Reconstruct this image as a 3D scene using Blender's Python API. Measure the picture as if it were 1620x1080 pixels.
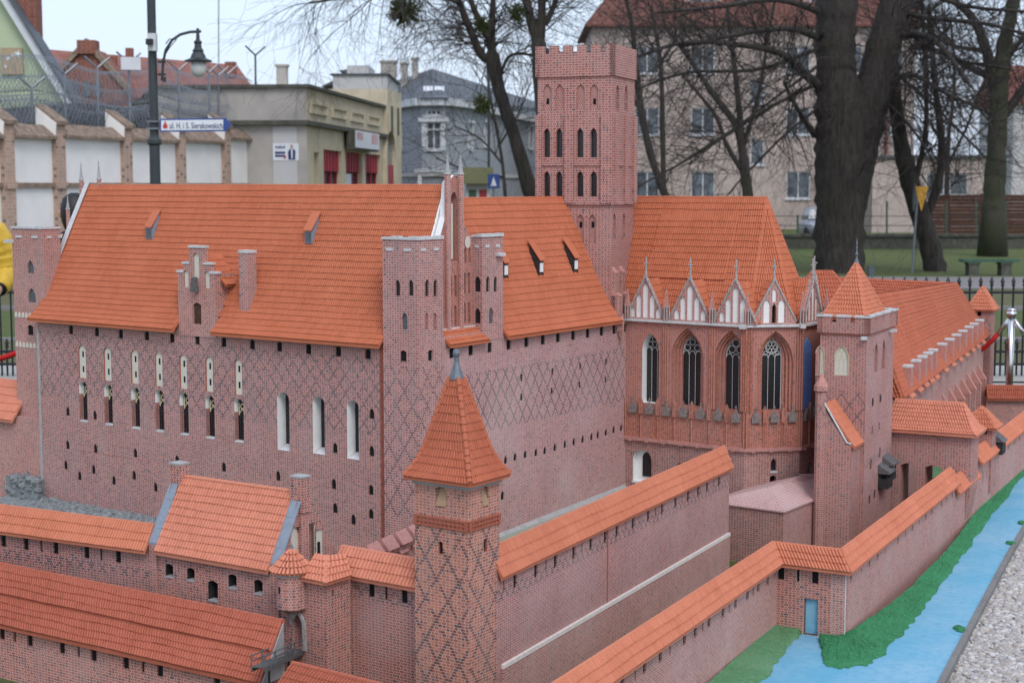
import bpy, math, random
from mathutils import Vector, Matrix
from mathutils.geometry import tessellate_polygon
R = random.Random(7)
for o in list(bpy.data.objects): bpy.data.objects.remove(o)
S = bpy.context.scene
COL = S.collection
# ------------------------------------------------------------------ camera
FPX, CAMH = 2450.0, 1.65
PITCH = math.atan(247 / FPX)
CP, SP = math.cos(PITCH), math.sin(PITCH)
cam = bpy.data.cameras.new('camera'); co = bpy.data.objects.new('camera', cam); COL.objects.link(co)
co.location = (0, 0, CAMH); co.rotation_euler = (math.pi / 2 - PITCH, 0, 0)
cam.sensor_width = 23.6; cam.lens = FPX / 1620 * 23.6; cam.clip_start = 0.05; cam.clip_end = 900
cam.dof.use_dof = True; cam.dof.focus_distance = 6.3; cam.dof.aperture_fstop = 3.8
S.camera = co
# ------------------------------------------------------------------ sky, sun, exposure
SUN_EL, SUN_ROT = math.radians(48), math.radians(162)
w = bpy.data.worlds.new('World'); S.world = w; w.use_nodes = True
nt = w.node_tree; nt.nodes.clear()
sky = nt.nodes.new('ShaderNodeTexSky'); sky.sky_type = 'NISHITA'; sky.sun_disc = False
sky.sun_elevation = SUN_EL; sky.sun_rotation = SUN_ROT; sky.air_density = 1.0; sky.dust_density = 3.0; sky.ozone_density = 1.0
bgA = nt.nodes.new('ShaderNodeBackground'); bgA.inputs[1].default_value = 0.05
bgB = nt.nodes.new('ShaderNodeBackground'); bgB.inputs[0].default_value = (0.70, 0.81, 1.0, 1); bgB.inputs[1].default_value = 0.88
ad = nt.nodes.new('ShaderNodeAddShader'); out = nt.nodes.new('ShaderNodeOutputWorld')
nt.links.new(sky.outputs[0], bgA.inputs[0]); nt.links.new(bgA.outputs[0], ad.inputs[0]); nt.links.new(bgB.outputs[0], ad.inputs[1]); nt.links.new(ad.outputs[0], out.inputs[0])
sl = bpy.data.lights.new('sun', 'SUN'); sl.energy = 1.2; sl.angle = math.radians(22); sl.color = (1, .97, .92)
so = bpy.data.objects.new('sun', sl); COL.objects.link(so)
so.rotation_euler = (math.radians(42), 0, math.radians(18))
S.cycles.max_bounces = 4; S.cycles.diffuse_bounces = 3; S.cycles.glossy_bounces = 2; S.cycles.use_adaptive_sampling = True; S.cycles.adaptive_threshold = .02
S.view_settings.view_transform = 'Standard'; S.view_settings.look = 'None'; S.view_settings.exposure = 0.09; S.view_settings.gamma = 1
# ------------------------------------------------------------------ pixel -> place helpers (measured with the photograph's lens)
def ray(px, py):
    x = (px - 810) / FPX; y = (540 - py) / FPX
    return Vector((x, CP + y * SP, -SP + y * CP))
def at(px, py, Y):
    r = ray(px, py); k = Y / r.y
    return Vector((r.x * k, Y, CAMH + r.z * k))
def atz(px, py, z):
    r = ray(px, py); k = (z - CAMH) / r.z
    return Vector((r.x * k, r.y * k, z))
def gz(Y):
    return 0 if Y < 13 else (-.7 * (Y - 13) / 29 if Y < 42 else -.7)
# ------------------------------------------------------------------ materials
MATS = {}
def newmat(name):
    m = bpy.data.materials.new(name); m.use_nodes = True
    n = m.node_tree; b = n.nodes['Principled BSDF']; MATS[name] = m
    return m, n, b
def c4(c): return (c[0], c[1], c[2], 1)
class NG:
    def __init__(s, n): s.n = n
    def m(s, op, a, b=None, c=None):
        q = s.n.nodes.new('ShaderNodeMath'); q.operation = op
        for i, x in enumerate((a, b, c)):
            if x is None: continue
            if isinstance(x, (int, float)): q.inputs[i].default_value = x
            else: s.n.links.new(x, q.inputs[i])
        return q.outputs[0]
    def mix(s, f, a, b, mode='MIX'):
        q = s.n.nodes.new('ShaderNodeMix'); q.data_type = 'RGBA'; q.blend_type = mode; q.clamp_factor = True
        for i, x in ((0, f), (6, a), (7, b)):
            if isinstance(x, (int, float)): q.inputs[i].default_value = x
            elif isinstance(x, tuple): q.inputs[i].default_value = c4(x)
            else: s.n.links.new(x, q.inputs[i])
        return q.outputs[2]
    def noise(s, vec, scale, det=3, rough=.6, dim='3D'):
        q = s.n.nodes.new('ShaderNodeTexNoise'); q.noise_dimensions = dim; q.inputs['Scale'].default_value = scale; q.inputs['Detail'].default_value = det; q.inputs['Roughness'].default_value = rough
        if vec is not None: s.n.links.new(vec, q.inputs['Vector'])
        return q.outputs[0]
    def ramp(s, f, lo, hi):
        q = s.n.nodes.new('ShaderNodeMapRange'); q.inputs[1].default_value = lo; q.inputs[2].default_value = hi
        s.n.links.new(f, q.inputs[0]); return q.outputs[0]
    def white(s, vec):
        q = s.n.nodes.new('ShaderNodeTexWhiteNoise'); q.noise_dimensions = '3D'; s.n.links.new(vec, q.inputs['Vector']); return q
    def comb(s, x, y, z=0):
        q = s.n.nodes.new('ShaderNodeCombineXYZ')
        for i, v in enumerate((x, y, z)):
            if isinstance(v, (int, float)): q.inputs[i].default_value = v
            else: s.n.links.new(v, q.inputs[i])
        return q.outputs[0]
    def objco(s):
        q = s.n.nodes.new('ShaderNodeNewGeometry'); return q.outputs['Position']
    def uv(s):
        q = s.n.nodes.new('ShaderNodeUVMap'); q.uv_map = 'UVMap'; sp = s.n.nodes.new('ShaderNodeSeparateXYZ'); s.n.links.new(q.outputs[0], sp.inputs[0]); return sp.outputs[0], sp.outputs[1]
    def bump(s, h, b, dist, strength=.5):
        q = s.n.nodes.new('ShaderNodeBump'); q.inputs['Distance'].default_value = dist; q.inputs['Strength'].default_value = strength
        s.n.links.new(h, q.inputs['Height']); s.n.links.new(q.outputs[0], b.inputs['Normal'])

def plain(name, col, rough=.8, var=.12, scale=30, metal=0, bump=0, col2=None):
    m, n, b = newmat(name); g = NG(n); p = g.objco()
    nz = g.ramp(g.noise(p, scale, 4), .3, .7)
    c2 = col2 or tuple(max(0, x * (1 - var * 2)) for x in col)
    n.links.new(g.mix(nz, tuple(col), c2), b.inputs['Base Color'])
    b.inputs['Roughness'].default_value = rough; b.inputs['Metallic'].default_value = metal
    if rough > .6: b.inputs['Specular IOR Level'].default_value = .25
    if bump: g.bump(g.noise(p, scale * 2.5, 4), b, bump, .6)
    return m
def brick(name, c1, c2, mort, unit=.0185, row=.0072, dens=.3, dia=None, wash=.25, washcol=(.55, .45, .44), dark=(.055, .05, .065), mw=.085, bumpy=False, keep=.93, dmix=.78):
    """Flemish-bond brick sheet in metres: dens = share of dark headers, dia = (width, height, z0, z1, u0) of a dark lozenge net."""
    m, n, b = newmat(name); g = NG(n); u, v = g.uv()
    vr = g.m('DIVIDE', v, row); rw = g.m('FLOOR', vr); fv = g.m('FRACT', vr)
    off = g.m('MULTIPLY', g.m('PINGPONG', rw, 1), .5)
    x = g.m('ADD', g.m('DIVIDE', u, unit), off); cl = g.m('FLOOR', x); fx = g.m('FRACT', x)
    ish = g.m('GREATER_THAN', fx, .667)
    mv = g.m('LESS_THAN', fv, mw * 2.2)
    m1 = g.m('LESS_THAN', fx, mw * .85); m2 = g.m('LESS_THAN', g.m('ABSOLUTE', g.m('SUBTRACT', fx, .667)), mw * .42)
    mo = g.m('MAXIMUM', mv, g.m('MAXIMUM', m1, m2))
    wn = g.white(g.comb(g.m('ADD', g.m('MULTIPLY', cl, 2), ish), rw, 3.3))
    wn2 = g.white(g.comb(g.m('ADD', g.m('MULTIPLY', cl, 2), ish), rw, 9.1))
    col = g.mix(wn.outputs[0], tuple(c1), tuple(c2))
    dk = g.m('MULTIPLY', ish, g.m('LESS_THAN', wn2.outputs[0], dens))
    dk = g.m('MAXIMUM', dk, g.m('LESS_THAN', wn2.outputs[0], dens * .04))
    if dia:
        P, Q, z0, z1, u0 = dia
        up = g.m('DIVIDE', g.m('SUBTRACT', u, u0), P); rq = g.m('MULTIPLY', rw, row / Q)
        def dl(e):
            q = g.m('ADD', up, g.m('MULTIPLY', rq, e)); return g.m('MULTIPLY', g.m('ABSOLUTE', g.m('SUBTRACT', g.m('FRACT', q), .5)), P)
        d = g.m('MINIMUM', dl(1), dl(-1))
        ln = g.m('LESS_THAN', d, unit * .165)
        inz = g.m('MULTIPLY', g.m('GREATER_THAN', v, z0), g.m('LESS_THAN', v, z1))
        dd = g.m('MULTIPLY', g.m('MULTIPLY', ln, inz), g.m('LESS_THAN', wn2.outputs[0], keep))
        mo = g.m('MAXIMUM', mv, g.m('MULTIPLY', g.m('MAXIMUM', m1, m2), g.m('SUBTRACT', 1, dd)))
        dk = g.m('MAXIMUM', dk, dd)
    col = g.mix(g.m('MULTIPLY', dk, dmix), col, tuple(dark))
    col = g.mix(mo, col, tuple(mort))
    p = g.objco()
    ws = g.m('MULTIPLY', g.ramp(g.noise(p, 3.2, 3, .65), .42, .75), wash)
    st = g.m('MULTIPLY', g.ramp(g.noise(g.comb(g.m('MULTIPLY', u, .42 / unit), g.m('MULTIPLY', v, .055 / unit), 2.0), 1, 3, .6), .48, .78), .30)
    col = g.mix(st, col, tuple(x * .62 for x in washcol))
    col = g.mix(ws, col, tuple(washcol))
    gr = g.m('MULTIPLY', g.ramp(g.noise(p, 9, 3, .7), .5, .8), .18)
    col = g.mix(gr, col, (.20, .10, .09))
    n.links.new(col, b.inputs['Base Color']); b.inputs['Roughness'].default_value = .88; b.inputs['Specular IOR Level'].default_value = .2
    if bumpy: g.bump(g.m('SUBTRACT', g.m('MULTIPLY', wn.outputs[0], .25), mo), b, .0012, .55)
    return m
def tilemat(name, c1, c2, moss=.0):
    m, n, b = newmat(name); g = NG(n); p = g.objco()
    u, v = g.uv()
    wn = g.white(g.comb(g.m('FLOOR', g.m('ADD', u, .001)), g.m('FLOOR', g.m('ADD', v, .001)), 1.7))
    col = g.mix(g.m('MULTIPLY', wn.outputs[0], .65), tuple(c1), tuple(c2))
    col = g.mix(g.m('MULTIPLY', g.ramp(g.noise(p, 4, 3, .7), .4, .75), .35), col, tuple(min(1, x * 1.25 + .03) for x in c1))
    col = g.mix(g.m('MULTIPLY', g.ramp(g.noise(p, 14, 3, .7), .5, .8), .2), col, tuple(x * .55 for x in c2))
    n.links.new(col, b.inputs['Base Color']); b.inputs['Roughness'].default_value = .75; b.inputs['Specular IOR Level'].default_value = .3
    return m

BR1, BR2, MO = (.40, .135, .105), (.27, .085, .072), (.56, .43, .41)
brick('brick_south', (0.446, 0.164, 0.136), (0.284, 0.095, 0.080), (0.540, 0.443, 0.422), .0260, .0070, .36, (.066, .078, .62, .94, 0), .12, keep=.82, dmix=.84)
brick('brick_east', (0.482, 0.206, 0.187), (0.326, 0.130, 0.121), (0.570, 0.489, 0.486), .0260, .0070, .10, (.066, .098, .60, .86, .05), .34, (.58, .48, .46), keep=.95, dmix=.9)
brick('brick_corner', (0.470, 0.168, 0.139), (0.305, 0.103, 0.087), (0.560, 0.469, 0.454), .0270, .0098, .18, (.080, .116, .30, .92, .03), .16, dmix=.7)
brick('brick_red', (0.505, 0.162, 0.101), (0.356, 0.105, 0.068), (0.452, 0.257, 0.206), .0240, .0080, .45, None, .10, dark=(.10, .05, .045))
brick('brick_plain', (0.482, 0.168, 0.127), (0.315, 0.103, 0.078), (0.560, 0.453, 0.428), .0265, .0092, .14, None, .16)
brick('brick_bell', (0.435, 0.150, 0.116), (0.295, 0.097, 0.077), (0.521, 0.402, 0.380), .0330, .0112, .10, None, .14)
brick('brick_church_base', (0.399, 0.147, 0.110), (0.265, 0.088, 0.068), (0.521, 0.402, 0.370), .0270, .0094, .5, None, .15, dmix=.7)
brick('brick_watch', (0.541, 0.193, 0.123), (0.346, 0.113, 0.077), (0.570, 0.453, 0.412), .0292, .0092, .10, (.087, .128, .02, .62, .02), .10, mw=.08, bumpy=True)
brick('brick_watch_top', (0.541, 0.193, 0.123), (0.346, 0.113, 0.077), (0.570, 0.453, 0.412), .0292, .0092, .18, None, .10, mw=.08, bumpy=True)
brick('brick_gate', (0.494, 0.168, 0.123), (0.315, 0.099, 0.077), (0.570, 0.453, 0.422), .0290, .0090, .22, None, .14, mw=.08, bumpy=True)
brick('brick_zwinger', (0.446, 0.168, 0.142), (0.305, 0.105, 0.093), (0.551, 0.458, 0.449), .0260, .0082, .08, (.040, .05, .365, .405, 0), .30, (.56, .45, .43))
brick('brick_outer', (0.494, 0.197, 0.158), (0.336, 0.124, 0.101), (0.570, 0.474, 0.454), .0270, .0086, .05, None, .34, (.58, .46, .43))
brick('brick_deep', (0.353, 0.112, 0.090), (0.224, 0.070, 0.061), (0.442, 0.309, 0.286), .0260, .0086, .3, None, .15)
brick('brick_far', (0.446, 0.156, 0.119), (0.305, 0.103, 0.083), (0.512, 0.396, 0.375), .0265, .0090, .22, (.075, .10, .57, .72, 0), .16, dmix=.7)
brick('brick_church', (.45, .145, .105), (.36, .108, .08), (.52, .33, .28), .0250, .0085, .22, None, .12)
brick('brick_street', (.52, .35, .27), (.42, .28, .21), (.55, .45, .38), .38, .075, .2, None, .35, (.30, .25, .21), mw=.05, dark=(.10, .08, .07))
brick('brick_prison', (.26, .085, .06), (.19, .06, .045), (.30, .17, .13), .38, .075, .2, None, .3, (.26, .15, .12), dark=(.12, .06, .05))
tilemat('tile_main', (.51, .152, .073), (.43, .120, .057))
tilemat('tile_gate', (.62, .232, .148), (.53, .185, .115))
tilemat('tile_lean', (.41, .112, .064), (.34, .088, .05))
tilemat('tile_watch', (.46, .130, .068), (.38, .102, .054))
tilemat('tile_wall', (.57, .195, .110), (.49, .155, .088))
tilemat('tile_pink', (.50, .20, .16), (.42, .155, .13))
plain('white_stone', (.66, .66, .67), .8, .15, 60)
plain('white_plaster', (.84, .84, .83), .85, .06, 20)
plain('cream_plaster', (.66, .63, .54), .85, .06, 25)
plain('cream_tracery', (.62, .55, .36), .7, .05, 40)
plain('black_void', (.012, .012, .014), .9, .1, 40)
plain('glass_dark', (.022, .022, .026), .25, .2, 60)
plain('glass_grey', (.12, .14, .16), .3, .2, 60)
plain('lead', (.17, .20, .235), .55, .15, 50, .3)
plain('slate_coping', (.26, .30, .37), .6, .12, 40)
plain('red_strip', (.34, .10, .065), .8, .2, 60)
plain('red_cement', (.42, .13, .085), .8, .12, 60)
plain('pink_cap', (.55, .27, .235), .8, .12, 60)
plain('grey_cement', (.42, .41, .41), .9, .12, 30)
plain('stone_trim', (.46, .44, .43), .85, .2, 90)
plain('canopy_stone', (.30, .25, .235), .85, .25, 90)
plain('ledge_cream', (.80, .74, .70), .85, .1, 60)
plain('spire_stone', (.48, .48, .49), .8, .25, 200)
plain('tracery_white', (.60, .60, .60), .7, .08, 60)
plain('wood_grey', (.16, .155, .16), .8, .25, 80)
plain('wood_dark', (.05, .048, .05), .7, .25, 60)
plain('wood_brown', (.10, .05, .035), .7, .25, 60)
plain('wood_tan', (.42, .28, .18), .8, .12, 60)
plain('blue_mosaic', (.20, .42, .98), .5, .2, 80)
plain('gold', (.55, .42, .14), .5, .1, 80)
plain('patina', (.15, .21, .15), .7, .3, 60)
# ------------------------------------------------------------------ mesh builder
ORG = {}; ROT = {}
def V3(p): return Vector(p)
class MB:
    def __init__(s): s.v = []; s.f = []; s.mi = []; s.uvs = {}
    def poly(s, pts, mi=0, uv=None):
        k = len(s.v); s.v += [Vector(p) for p in pts]; s.f.append(tuple(range(k, k + len(pts)))); s.mi.append(mi)
        if uv: s.uvs[len(s.f) - 1] = uv
    def frame_box(s, o, ax, ay, az, mi=0, skip=()):
        o = Vector(o); ax, ay, az = Vector(ax), Vector(ay), Vector(az)
        p = [o, o + ax, o + ax + ay, o + ay, o + az, o + ax + az, o + ax + ay + az, o + ay + az]
        for k, q in enumerate(((0, 3, 2, 1), (4, 5, 6, 7), (0, 1, 5, 4), (1, 2, 6, 5), (2, 3, 7, 6), (3, 0, 4, 7))):
            if k not in skip: s.poly([p[i] for i in q], mi)
    def box(s, c, sx, sy, sz, rz=0, mi=0):
        """centre of base c"""
        cx, sn = math.cos(rz), math.sin(rz)
        ax = Vector((cx, sn, 0)) * sx; ay = Vector((-sn, cx, 0)) * sy
        s.frame_box(Vector(c) - ax / 2 - ay / 2, ax, ay, (0, 0, sz), mi)
    def tube(s, pts, rad, n=6, mi=0, caps=True):
        pts = [Vector(p) for p in pts]; rings = []
        if isinstance(rad, (int, float)): rad = [rad] * len(pts)
        prev = None
        for i, p in enumerate(pts):
            t = (pts[min(i + 1, len(pts) - 1)] - pts[max(i - 1, 0)]);
            if t.length < 1e-9: t = Vector((0, 0, 1))
            t.normalize()
            if prev is None:
                a = t.orthogonal().normalized()
            else:
                a = prev - t * prev.dot(t)
                if a.length < 1e-6: a = t.orthogonal()
                a.normalize()
            prev = a; bb = t.cross(a)
            k = len(s.v)
            s.v += [p + (a * math.cos(2 * math.pi * j / n) + bb * math.sin(2 * math.pi * j / n)) * rad[i] for j in range(n)]
            rings.append(k)
        for i in range(len(rings) - 1):
            for j in range(n):
                s.f.append((rings[i] + j, rings[i] + (j + 1) % n, rings[i + 1] + (j + 1) % n, rings[i + 1] + j)); s.mi.append(mi)
        if caps and n > 3:
            s.f.append(tuple(rings[0] + j for j in reversed(range(n)))); s.mi.append(mi)
            s.f.append(tuple(rings[-1] + j for j in range(n))); s.mi.append(mi)
    def lathe(s, c, prof, n=12, mi=0, rot=0, sx=1, sy=1):
        c = Vector(c); rings = []
        for r, z in prof:
            k = len(s.v)
            s.v += [c + Vector((r * sx * math.cos(rot + 2 * math.pi * j / n), r * sy * math.sin(rot + 2 * math.pi * j / n), z)) for j in range(n)]
            rings.append(k)
        for i in range(len(rings) - 1):
            for j in range(n):
                s.f.append((rings[i] + j, rings[i] + (j + 1) % n, rings[i + 1] + (j + 1) % n, rings[i + 1] + j)); s.mi.append(mi)
        s.f.append(tuple(rings[0] + j for j in reversed(range(n)))); s.mi.append(mi)
        s.f.append(tuple(rings[-1] + j for j in range(n))); s.mi.append(mi)
    def prism(s, poly, ext, mi=0):
        """polygon (3D pts) extruded by vector ext"""
        ext = Vector(ext); a = [Vector(p) for p in poly]; b = [p + ext for p in a]
        s.poly(a, mi); s.poly(list(reversed(b)), mi)
        for i in range(len(a)):
            j = (i + 1) % len(a); s.poly([a[j], a[i], b[i], b[j]], mi)
    def build(s, name, mats, parent=None, smooth=False, org=None, kind=None, label=None):
        if isinstance(mats, str): mats = [mats]
        o0 = Vector(org) if org is not None else (ORG[parent.name] if parent else Vector((0, 0, 0)))
        me = bpy.data.meshes.new(name)
        me.from_pydata([tuple(p - o0) for p in s.v], [], s.f)
        for m in mats: me.materials.append(MATS[m])
        uvl = me.uv_layers.new(name='UVMap').data
        for i, pl in enumerate(me.polygons):
            pl.material_index = s.mi[i]; pl.use_smooth = smooth
            if i in s.uvs:
                for k, li in enumerate(pl.loop_indices): uvl[li].uv = s.uvs[i][k]
            else:
                nn = pl.normal; h = math.hypot(nn.x, nn.y)
                if h < .05:
                    for k, li in enumerate(pl.loop_indices):
                        p = s.v[s.f[i][k]]; uvl[li].uv = (p.x, p.y)
                else:
                    t = Vector((-nn.y, nn.x, 0)) / h; q = nn.cross(t)
                    if q.z < 0: q = -q
                    for k, li in enumerate(pl.loop_indices):
                        p = s.v[s.f[i][k]]; uvl[li].uv = (p.dot(t), p.dot(q))
        ob = bpy.data.objects.new(name, me); COL.objects.link(ob)
        if parent:
            ob.parent = parent; ob.location = o0 - ORG[parent.name]
            if ROT.get(parent.name): ob.matrix_parent_inverse = Matrix.Rotation(-ROT[parent.name], 4, 'Z')
        else: ob.location = o0
        ORG[ob.name] = o0
        if kind: ob['kind'] = kind
        if label: ob['label'] = label
        return ob
def thing(name, label, cat, loc, group=None):
    o = bpy.data.objects.new(name, None); COL.objects.link(o); o.location = loc; o.empty_display_size = .05
    o['label'] = label; o['category'] = cat
    if group: o['group'] = group
    ORG[o.name] = Vector(loc); return o
def tag(o, label, cat, group=None):
    o['label'] = label; o['category'] = cat
    if group: o['group'] = group
    return o
def recentre(ob):
    """put a single-mesh thing's origin at its base"""
    me = ob.data; n = len(me.vertices)
    xs = [v.co for v in me.vertices]
    c = Vector((sum(p.x for p in xs) / n, sum(p.y for p in xs) / n, min(p.z for p in xs)))
    for v in me.vertices: v.co -= c
    ob.location = ob.location + c; ORG[ob.name] = Vector(ob.location)
    return ob
def inst(name, me, parent, loc, rz=0, scale=None):
    ob = bpy.data.objects.new(name, me); COL.objects.link(ob); ob.parent = parent
    ob.location = Vector(loc) - (ORG[parent.name] if parent else Vector((0, 0, 0))); ob.rotation_euler = (0, 0, rz)
    if parent and ROT.get(parent.name): ob.matrix_parent_inverse = Matrix.Rotation(-ROT[parent.name], 4, 'Z')
    if scale: ob.scale = scale
    ORG[ob.name] = Vector(loc); ROT[ob.name] = rz; return ob
# ------------------------------------------------------------------ faces with openings
def arch(kind, s, z, w, h, k=6):
    """closed outline, z = foot; counter-clockwise"""
    a = w / 2
    if kind == 'rect': return [(s - a, z), (s + a, z), (s + a, z + h), (s - a, z + h)]
    pts = [(s - a, z), (s + a, z)]
    if kind == 'seg':
        r = w * .18
        for i in range(k + 1):
            t = i / k; x = a - w * t; pts.append((s + x, z + h - r + r * (1 - (x / a) ** 2)))
    elif kind == 'round':
        for i in range(k * 2 + 1):
            t = math.pi * i / (k * 2); pts.append((s + a * math.cos(t), z + h - a + a * math.sin(t)))
    else:
        hh = min(w * .866, h * .8); q = hh / (w * .866)
        for i in range(k + 1):
            f = math.pi / 3 * i / k; pts.append((s - a + w * math.cos(f), z + h - hh + w * q * math.sin(f)))
        for i in range(k - 1, -1, -1):
            f = math.pi / 3 * i / k; pts.append((s + a - w * math.cos(f), z + h - hh + w * q * math.sin(f)))
    return pts
class Face:
    def __init__(s, P, d):
        s.P = Vector((P[0], P[1])); s.d = Vector((d[0], d[1])).normalized(); s.n = Vector((s.d.y, -s.d.x)); s.rz = math.atan2(s.d.y, s.d.x)
    def w(s, a, z, o=0):
        p = s.P + s.d * a + s.n * o; return Vector((p.x, p.y, z))
    def pix(s, px, py, o=0):
        r = ray(px, py); q = s.P + s.n * o
        k = (q.dot(s.n)) / (r.x * s.n.x + r.y * s.n.y)
        X, Y = r.x * k, r.y * k
        return (Vector((X, Y)) - s.P).dot(s.d), CAMH + r.z * k
    def shift(s, a=0, o=0):
        return Face(s.P + s.d * a + s.n * o, s.d)
def wallface(mb, F, outline, holes=(), mi=0):
    """holes: (poly, depth, mi_reveal, zsplit, mi_above)"""
    loops = [outline] + [h[0] for h in holes]
    tri = tessellate_polygon([[Vector((p[0], p[1], 0)) for p in l] for l in loops])
    fl = [p for l in loops for p in l]
    k = len(mb.v); mb.v += [F.w(*p) for p in fl]
    for t in tri:
        a, b, c = [Vector(fl[i]) for i in t]
        t = t if (b - a).cross(c - a) > 0 else (t[0], t[2], t[1])
        mb.f.append(tuple(k + i for i in t)); mb.mi.append(mi)
    for h in holes:
        pl, dp, m1 = h[0], h[1], h[2]
        for i in range(len(pl)):
            p, q = pl[i], pl[(i + 1) % len(pl)]
            if len(h) > 3 and h[3] is not None:
                zs, m2 = h[3], h[4]
                lo, hi = min(p[1], q[1]), max(p[1], q[1])
                if lo < zs < hi and abs(p[0] - q[0]) < 1e-6:
                    mid = (p[0], zs)
                    for a, bb in ((p, mid), (mid, q)):
                        mm = m2 if (a[1] + bb[1]) / 2 > zs else m1
                        mb.poly([F.w(*a), F.w(a[0], a[1], -dp), F.w(bb[0], bb[1], -dp), F.w(*bb)], mm)
                    continue
                mm = m2 if (p[1] + q[1]) / 2 > zs else m1
            else: mm = m1
            mb.poly([F.w(*p), F.w(p[0], p[1], -dp), F.w(q[0], q[1], -dp), F.w(*q)], mm)
PANEL = {}
def panel_mesh(kind, w, h, mat, name):
    key = (kind, round(w, 4), round(h, 4), mat, name)
    if key not in PANEL:
        me = bpy.data.meshes.new(name); pl = arch(kind, 0, -h / 2 - .0008, w + .002, h + .0016)
        n = len(pl); T = .003
        vs = [(x, 0, z) for x, z in pl] + [(x, T, z) for x, z in pl]
        fs = [tuple(range(n)), tuple(reversed(range(n, 2 * n)))] + [(i, i + n, (i + 1) % n + n, (i + 1) % n) for i in range(n)]
        me.from_pydata(vs, [], fs); me.materials.append(MATS[mat]); me.uv_layers.new(name='UVMap')
        PANEL[key] = me
    return PANEL[key]
def opening(F, holes, parent, kind, s, z, w, h, depth=.016, mi=0, mat='black_void', name='loophole', zs=None, m2=None):
    """z is the centre height"""
    holes.append((arch(kind, s, z - h / 2, w, h), depth, mi, zs, m2))
    return inst(name, panel_mesh(kind, w, h, mat, name), parent, F.w(s, z, -depth), F.rz)
def wp(F, px, py, w): return abs(F.pix(px + w / 2, py)[0] - F.pix(px - w / 2, py)[0])
def hp(F, px, py, h): return abs(F.pix(px, py + h / 2)[1] - F.pix(px, py - h / 2)[1])
def openpx(F, holes, parent, kind, lst, w, h, o=0, **k):
    """w, h > 1 are measured picture sizes, else metres"""
    x0, y0 = lst[len(lst) // 2]
    w_ = wp(F, x0, y0, w) if w > 1 else w; h_ = hp(F, x0, y0, h) if h > 1 else h
    for px, py in lst:
        s, z = F.pix(px, py); opening(F, holes, parent, kind, s, z, w_, h_, **k)
# ------------------------------------------------------------------ tiles
def lerp(pl, t):
    L = [0]
    for i in range(len(pl) - 1): L.append(L[-1] + (pl[i + 1] - pl[i]).length)
    d = t * L[-1]
    for i in range(len(pl) - 1):
        if d <= L[i + 1] + 1e-9:
            q = (d - L[i]) / max(1e-9, L[i + 1] - L[i]); return pl[i].lerp(pl[i + 1], q)
    return pl[-1]
def tiled(parent, L, Rr, n, tw, mat, amp=None, lift=None, skip=None, seed=1, split=True, wav=.035, up=None):
    """courses of half-round tiles between the left and right edge lines (top to eave)"""
    rr = random.Random(seed); L = [Vector(p) for p in L]; Rr = [Vector(p) for p in Rr]
    amp = amp or tw * .56; lift = lift or tw * .20
    lens = sum((L[i + 1] - L[i]).length for i in range(len(L) - 1)) / n
    big = MB(); outs = []
    for r in range(n):
        mb = MB() if split else big
        t0, t1 = max(0, (r - .12) / n), (r + 1) / n
        a, b, c, d = lerp(L, t0), lerp(Rr, t0), lerp(L, t1), lerp(Rr, t1)
        ac = (b - a) + (d - c); dn = (c - a) + (d - b); nm = ac.cross(dn).normalized()
        if nm.z > 0 and up is None or (up is not None and nm.dot(up) > 0): pass
        else: nm = -nm
        m = max(1, round(((b - a).length + (d - c).length) / 2 / tw))
        ph = [rr.uniform(0, 6.28) for _ in range(3)]
        prof = ((0, 0), (.16, .78), (.5, 1), (.84, .78), (1, 0))
        for j in range(m):
            ctr = (a.lerp(b, (j + .5) / m) + c.lerp(d, (j + .5) / m)) / 2
            if skip and skip(ctr):
                if split and mb.f: outs.append(mb.build('tile_course', mat, parent)); mb = MB()
                continue
            k = len(mb.v)
            wv = wav * (math.sin(j * .11 + ph[0]) + .6 * math.sin(j * .29 + ph[1]) + rr.uniform(-.2, .2)) * lens
            hj = rr.uniform(.9, 1.1)
            for q, hh in prof:
                u = (j + q) / m
                tp = a.lerp(b, u); bt = c.lerp(d, u); dv = (bt - tp).normalized()
                bt = bt + dv * (wv if r < n - 1 else wv * .3)
                mb.v += [tp + nm * (amp * hh * .8), bt + nm * (amp * hh * hj + lift * hj), bt + nm * (-.0005)]
            for q in range(4):
                i0, i1 = k + q * 3, k + q * 3 + 3
                mb.f.append((i0, i0 + 1, i1 + 1, i1)); mb.mi.append(0); mb.uvs[len(mb.f) - 1] = [(j, r)] * 4
                mb.f.append((i0 + 1, i0 + 2, i1 + 2, i1 + 1)); mb.mi.append(0); mb.uvs[len(mb.f) - 1] = [(j, r)] * 4
        if split and mb.f: outs.append(mb.build('tile_course', mat, parent))
    if not split and big.f:
        outs.append(big.build('roof_tiles', mat, parent, kind='stuff'))
    return outs
def under(mb, L, Rr, drop, mi=0, n=6):
    """solid roof board just under a tiled slope"""
    L = [Vector(p) for p in L]; Rr = [Vector(p) for p in Rr]; D = Vector((0, 0, -drop))
    for i in range(n):
        a, b, c, d = lerp(L, i / n), lerp(Rr, i / n), lerp(L, (i + 1) / n), lerp(Rr, (i + 1) / n)
        e = Vector((0, 0, -.0012))
        mb.poly([a + e, c + e, d + e, b + e], mi)
        if i == n - 1: mb.poly([c + e, c + D, d + D, d + e], mi)
        mb.poly([a + D, b + D, d + D, c + D], mi); mb.poly([a + e, a + D, c + D, c + e], mi); mb.poly([b + e, d + e, d + D, b + D], mi)
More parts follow.
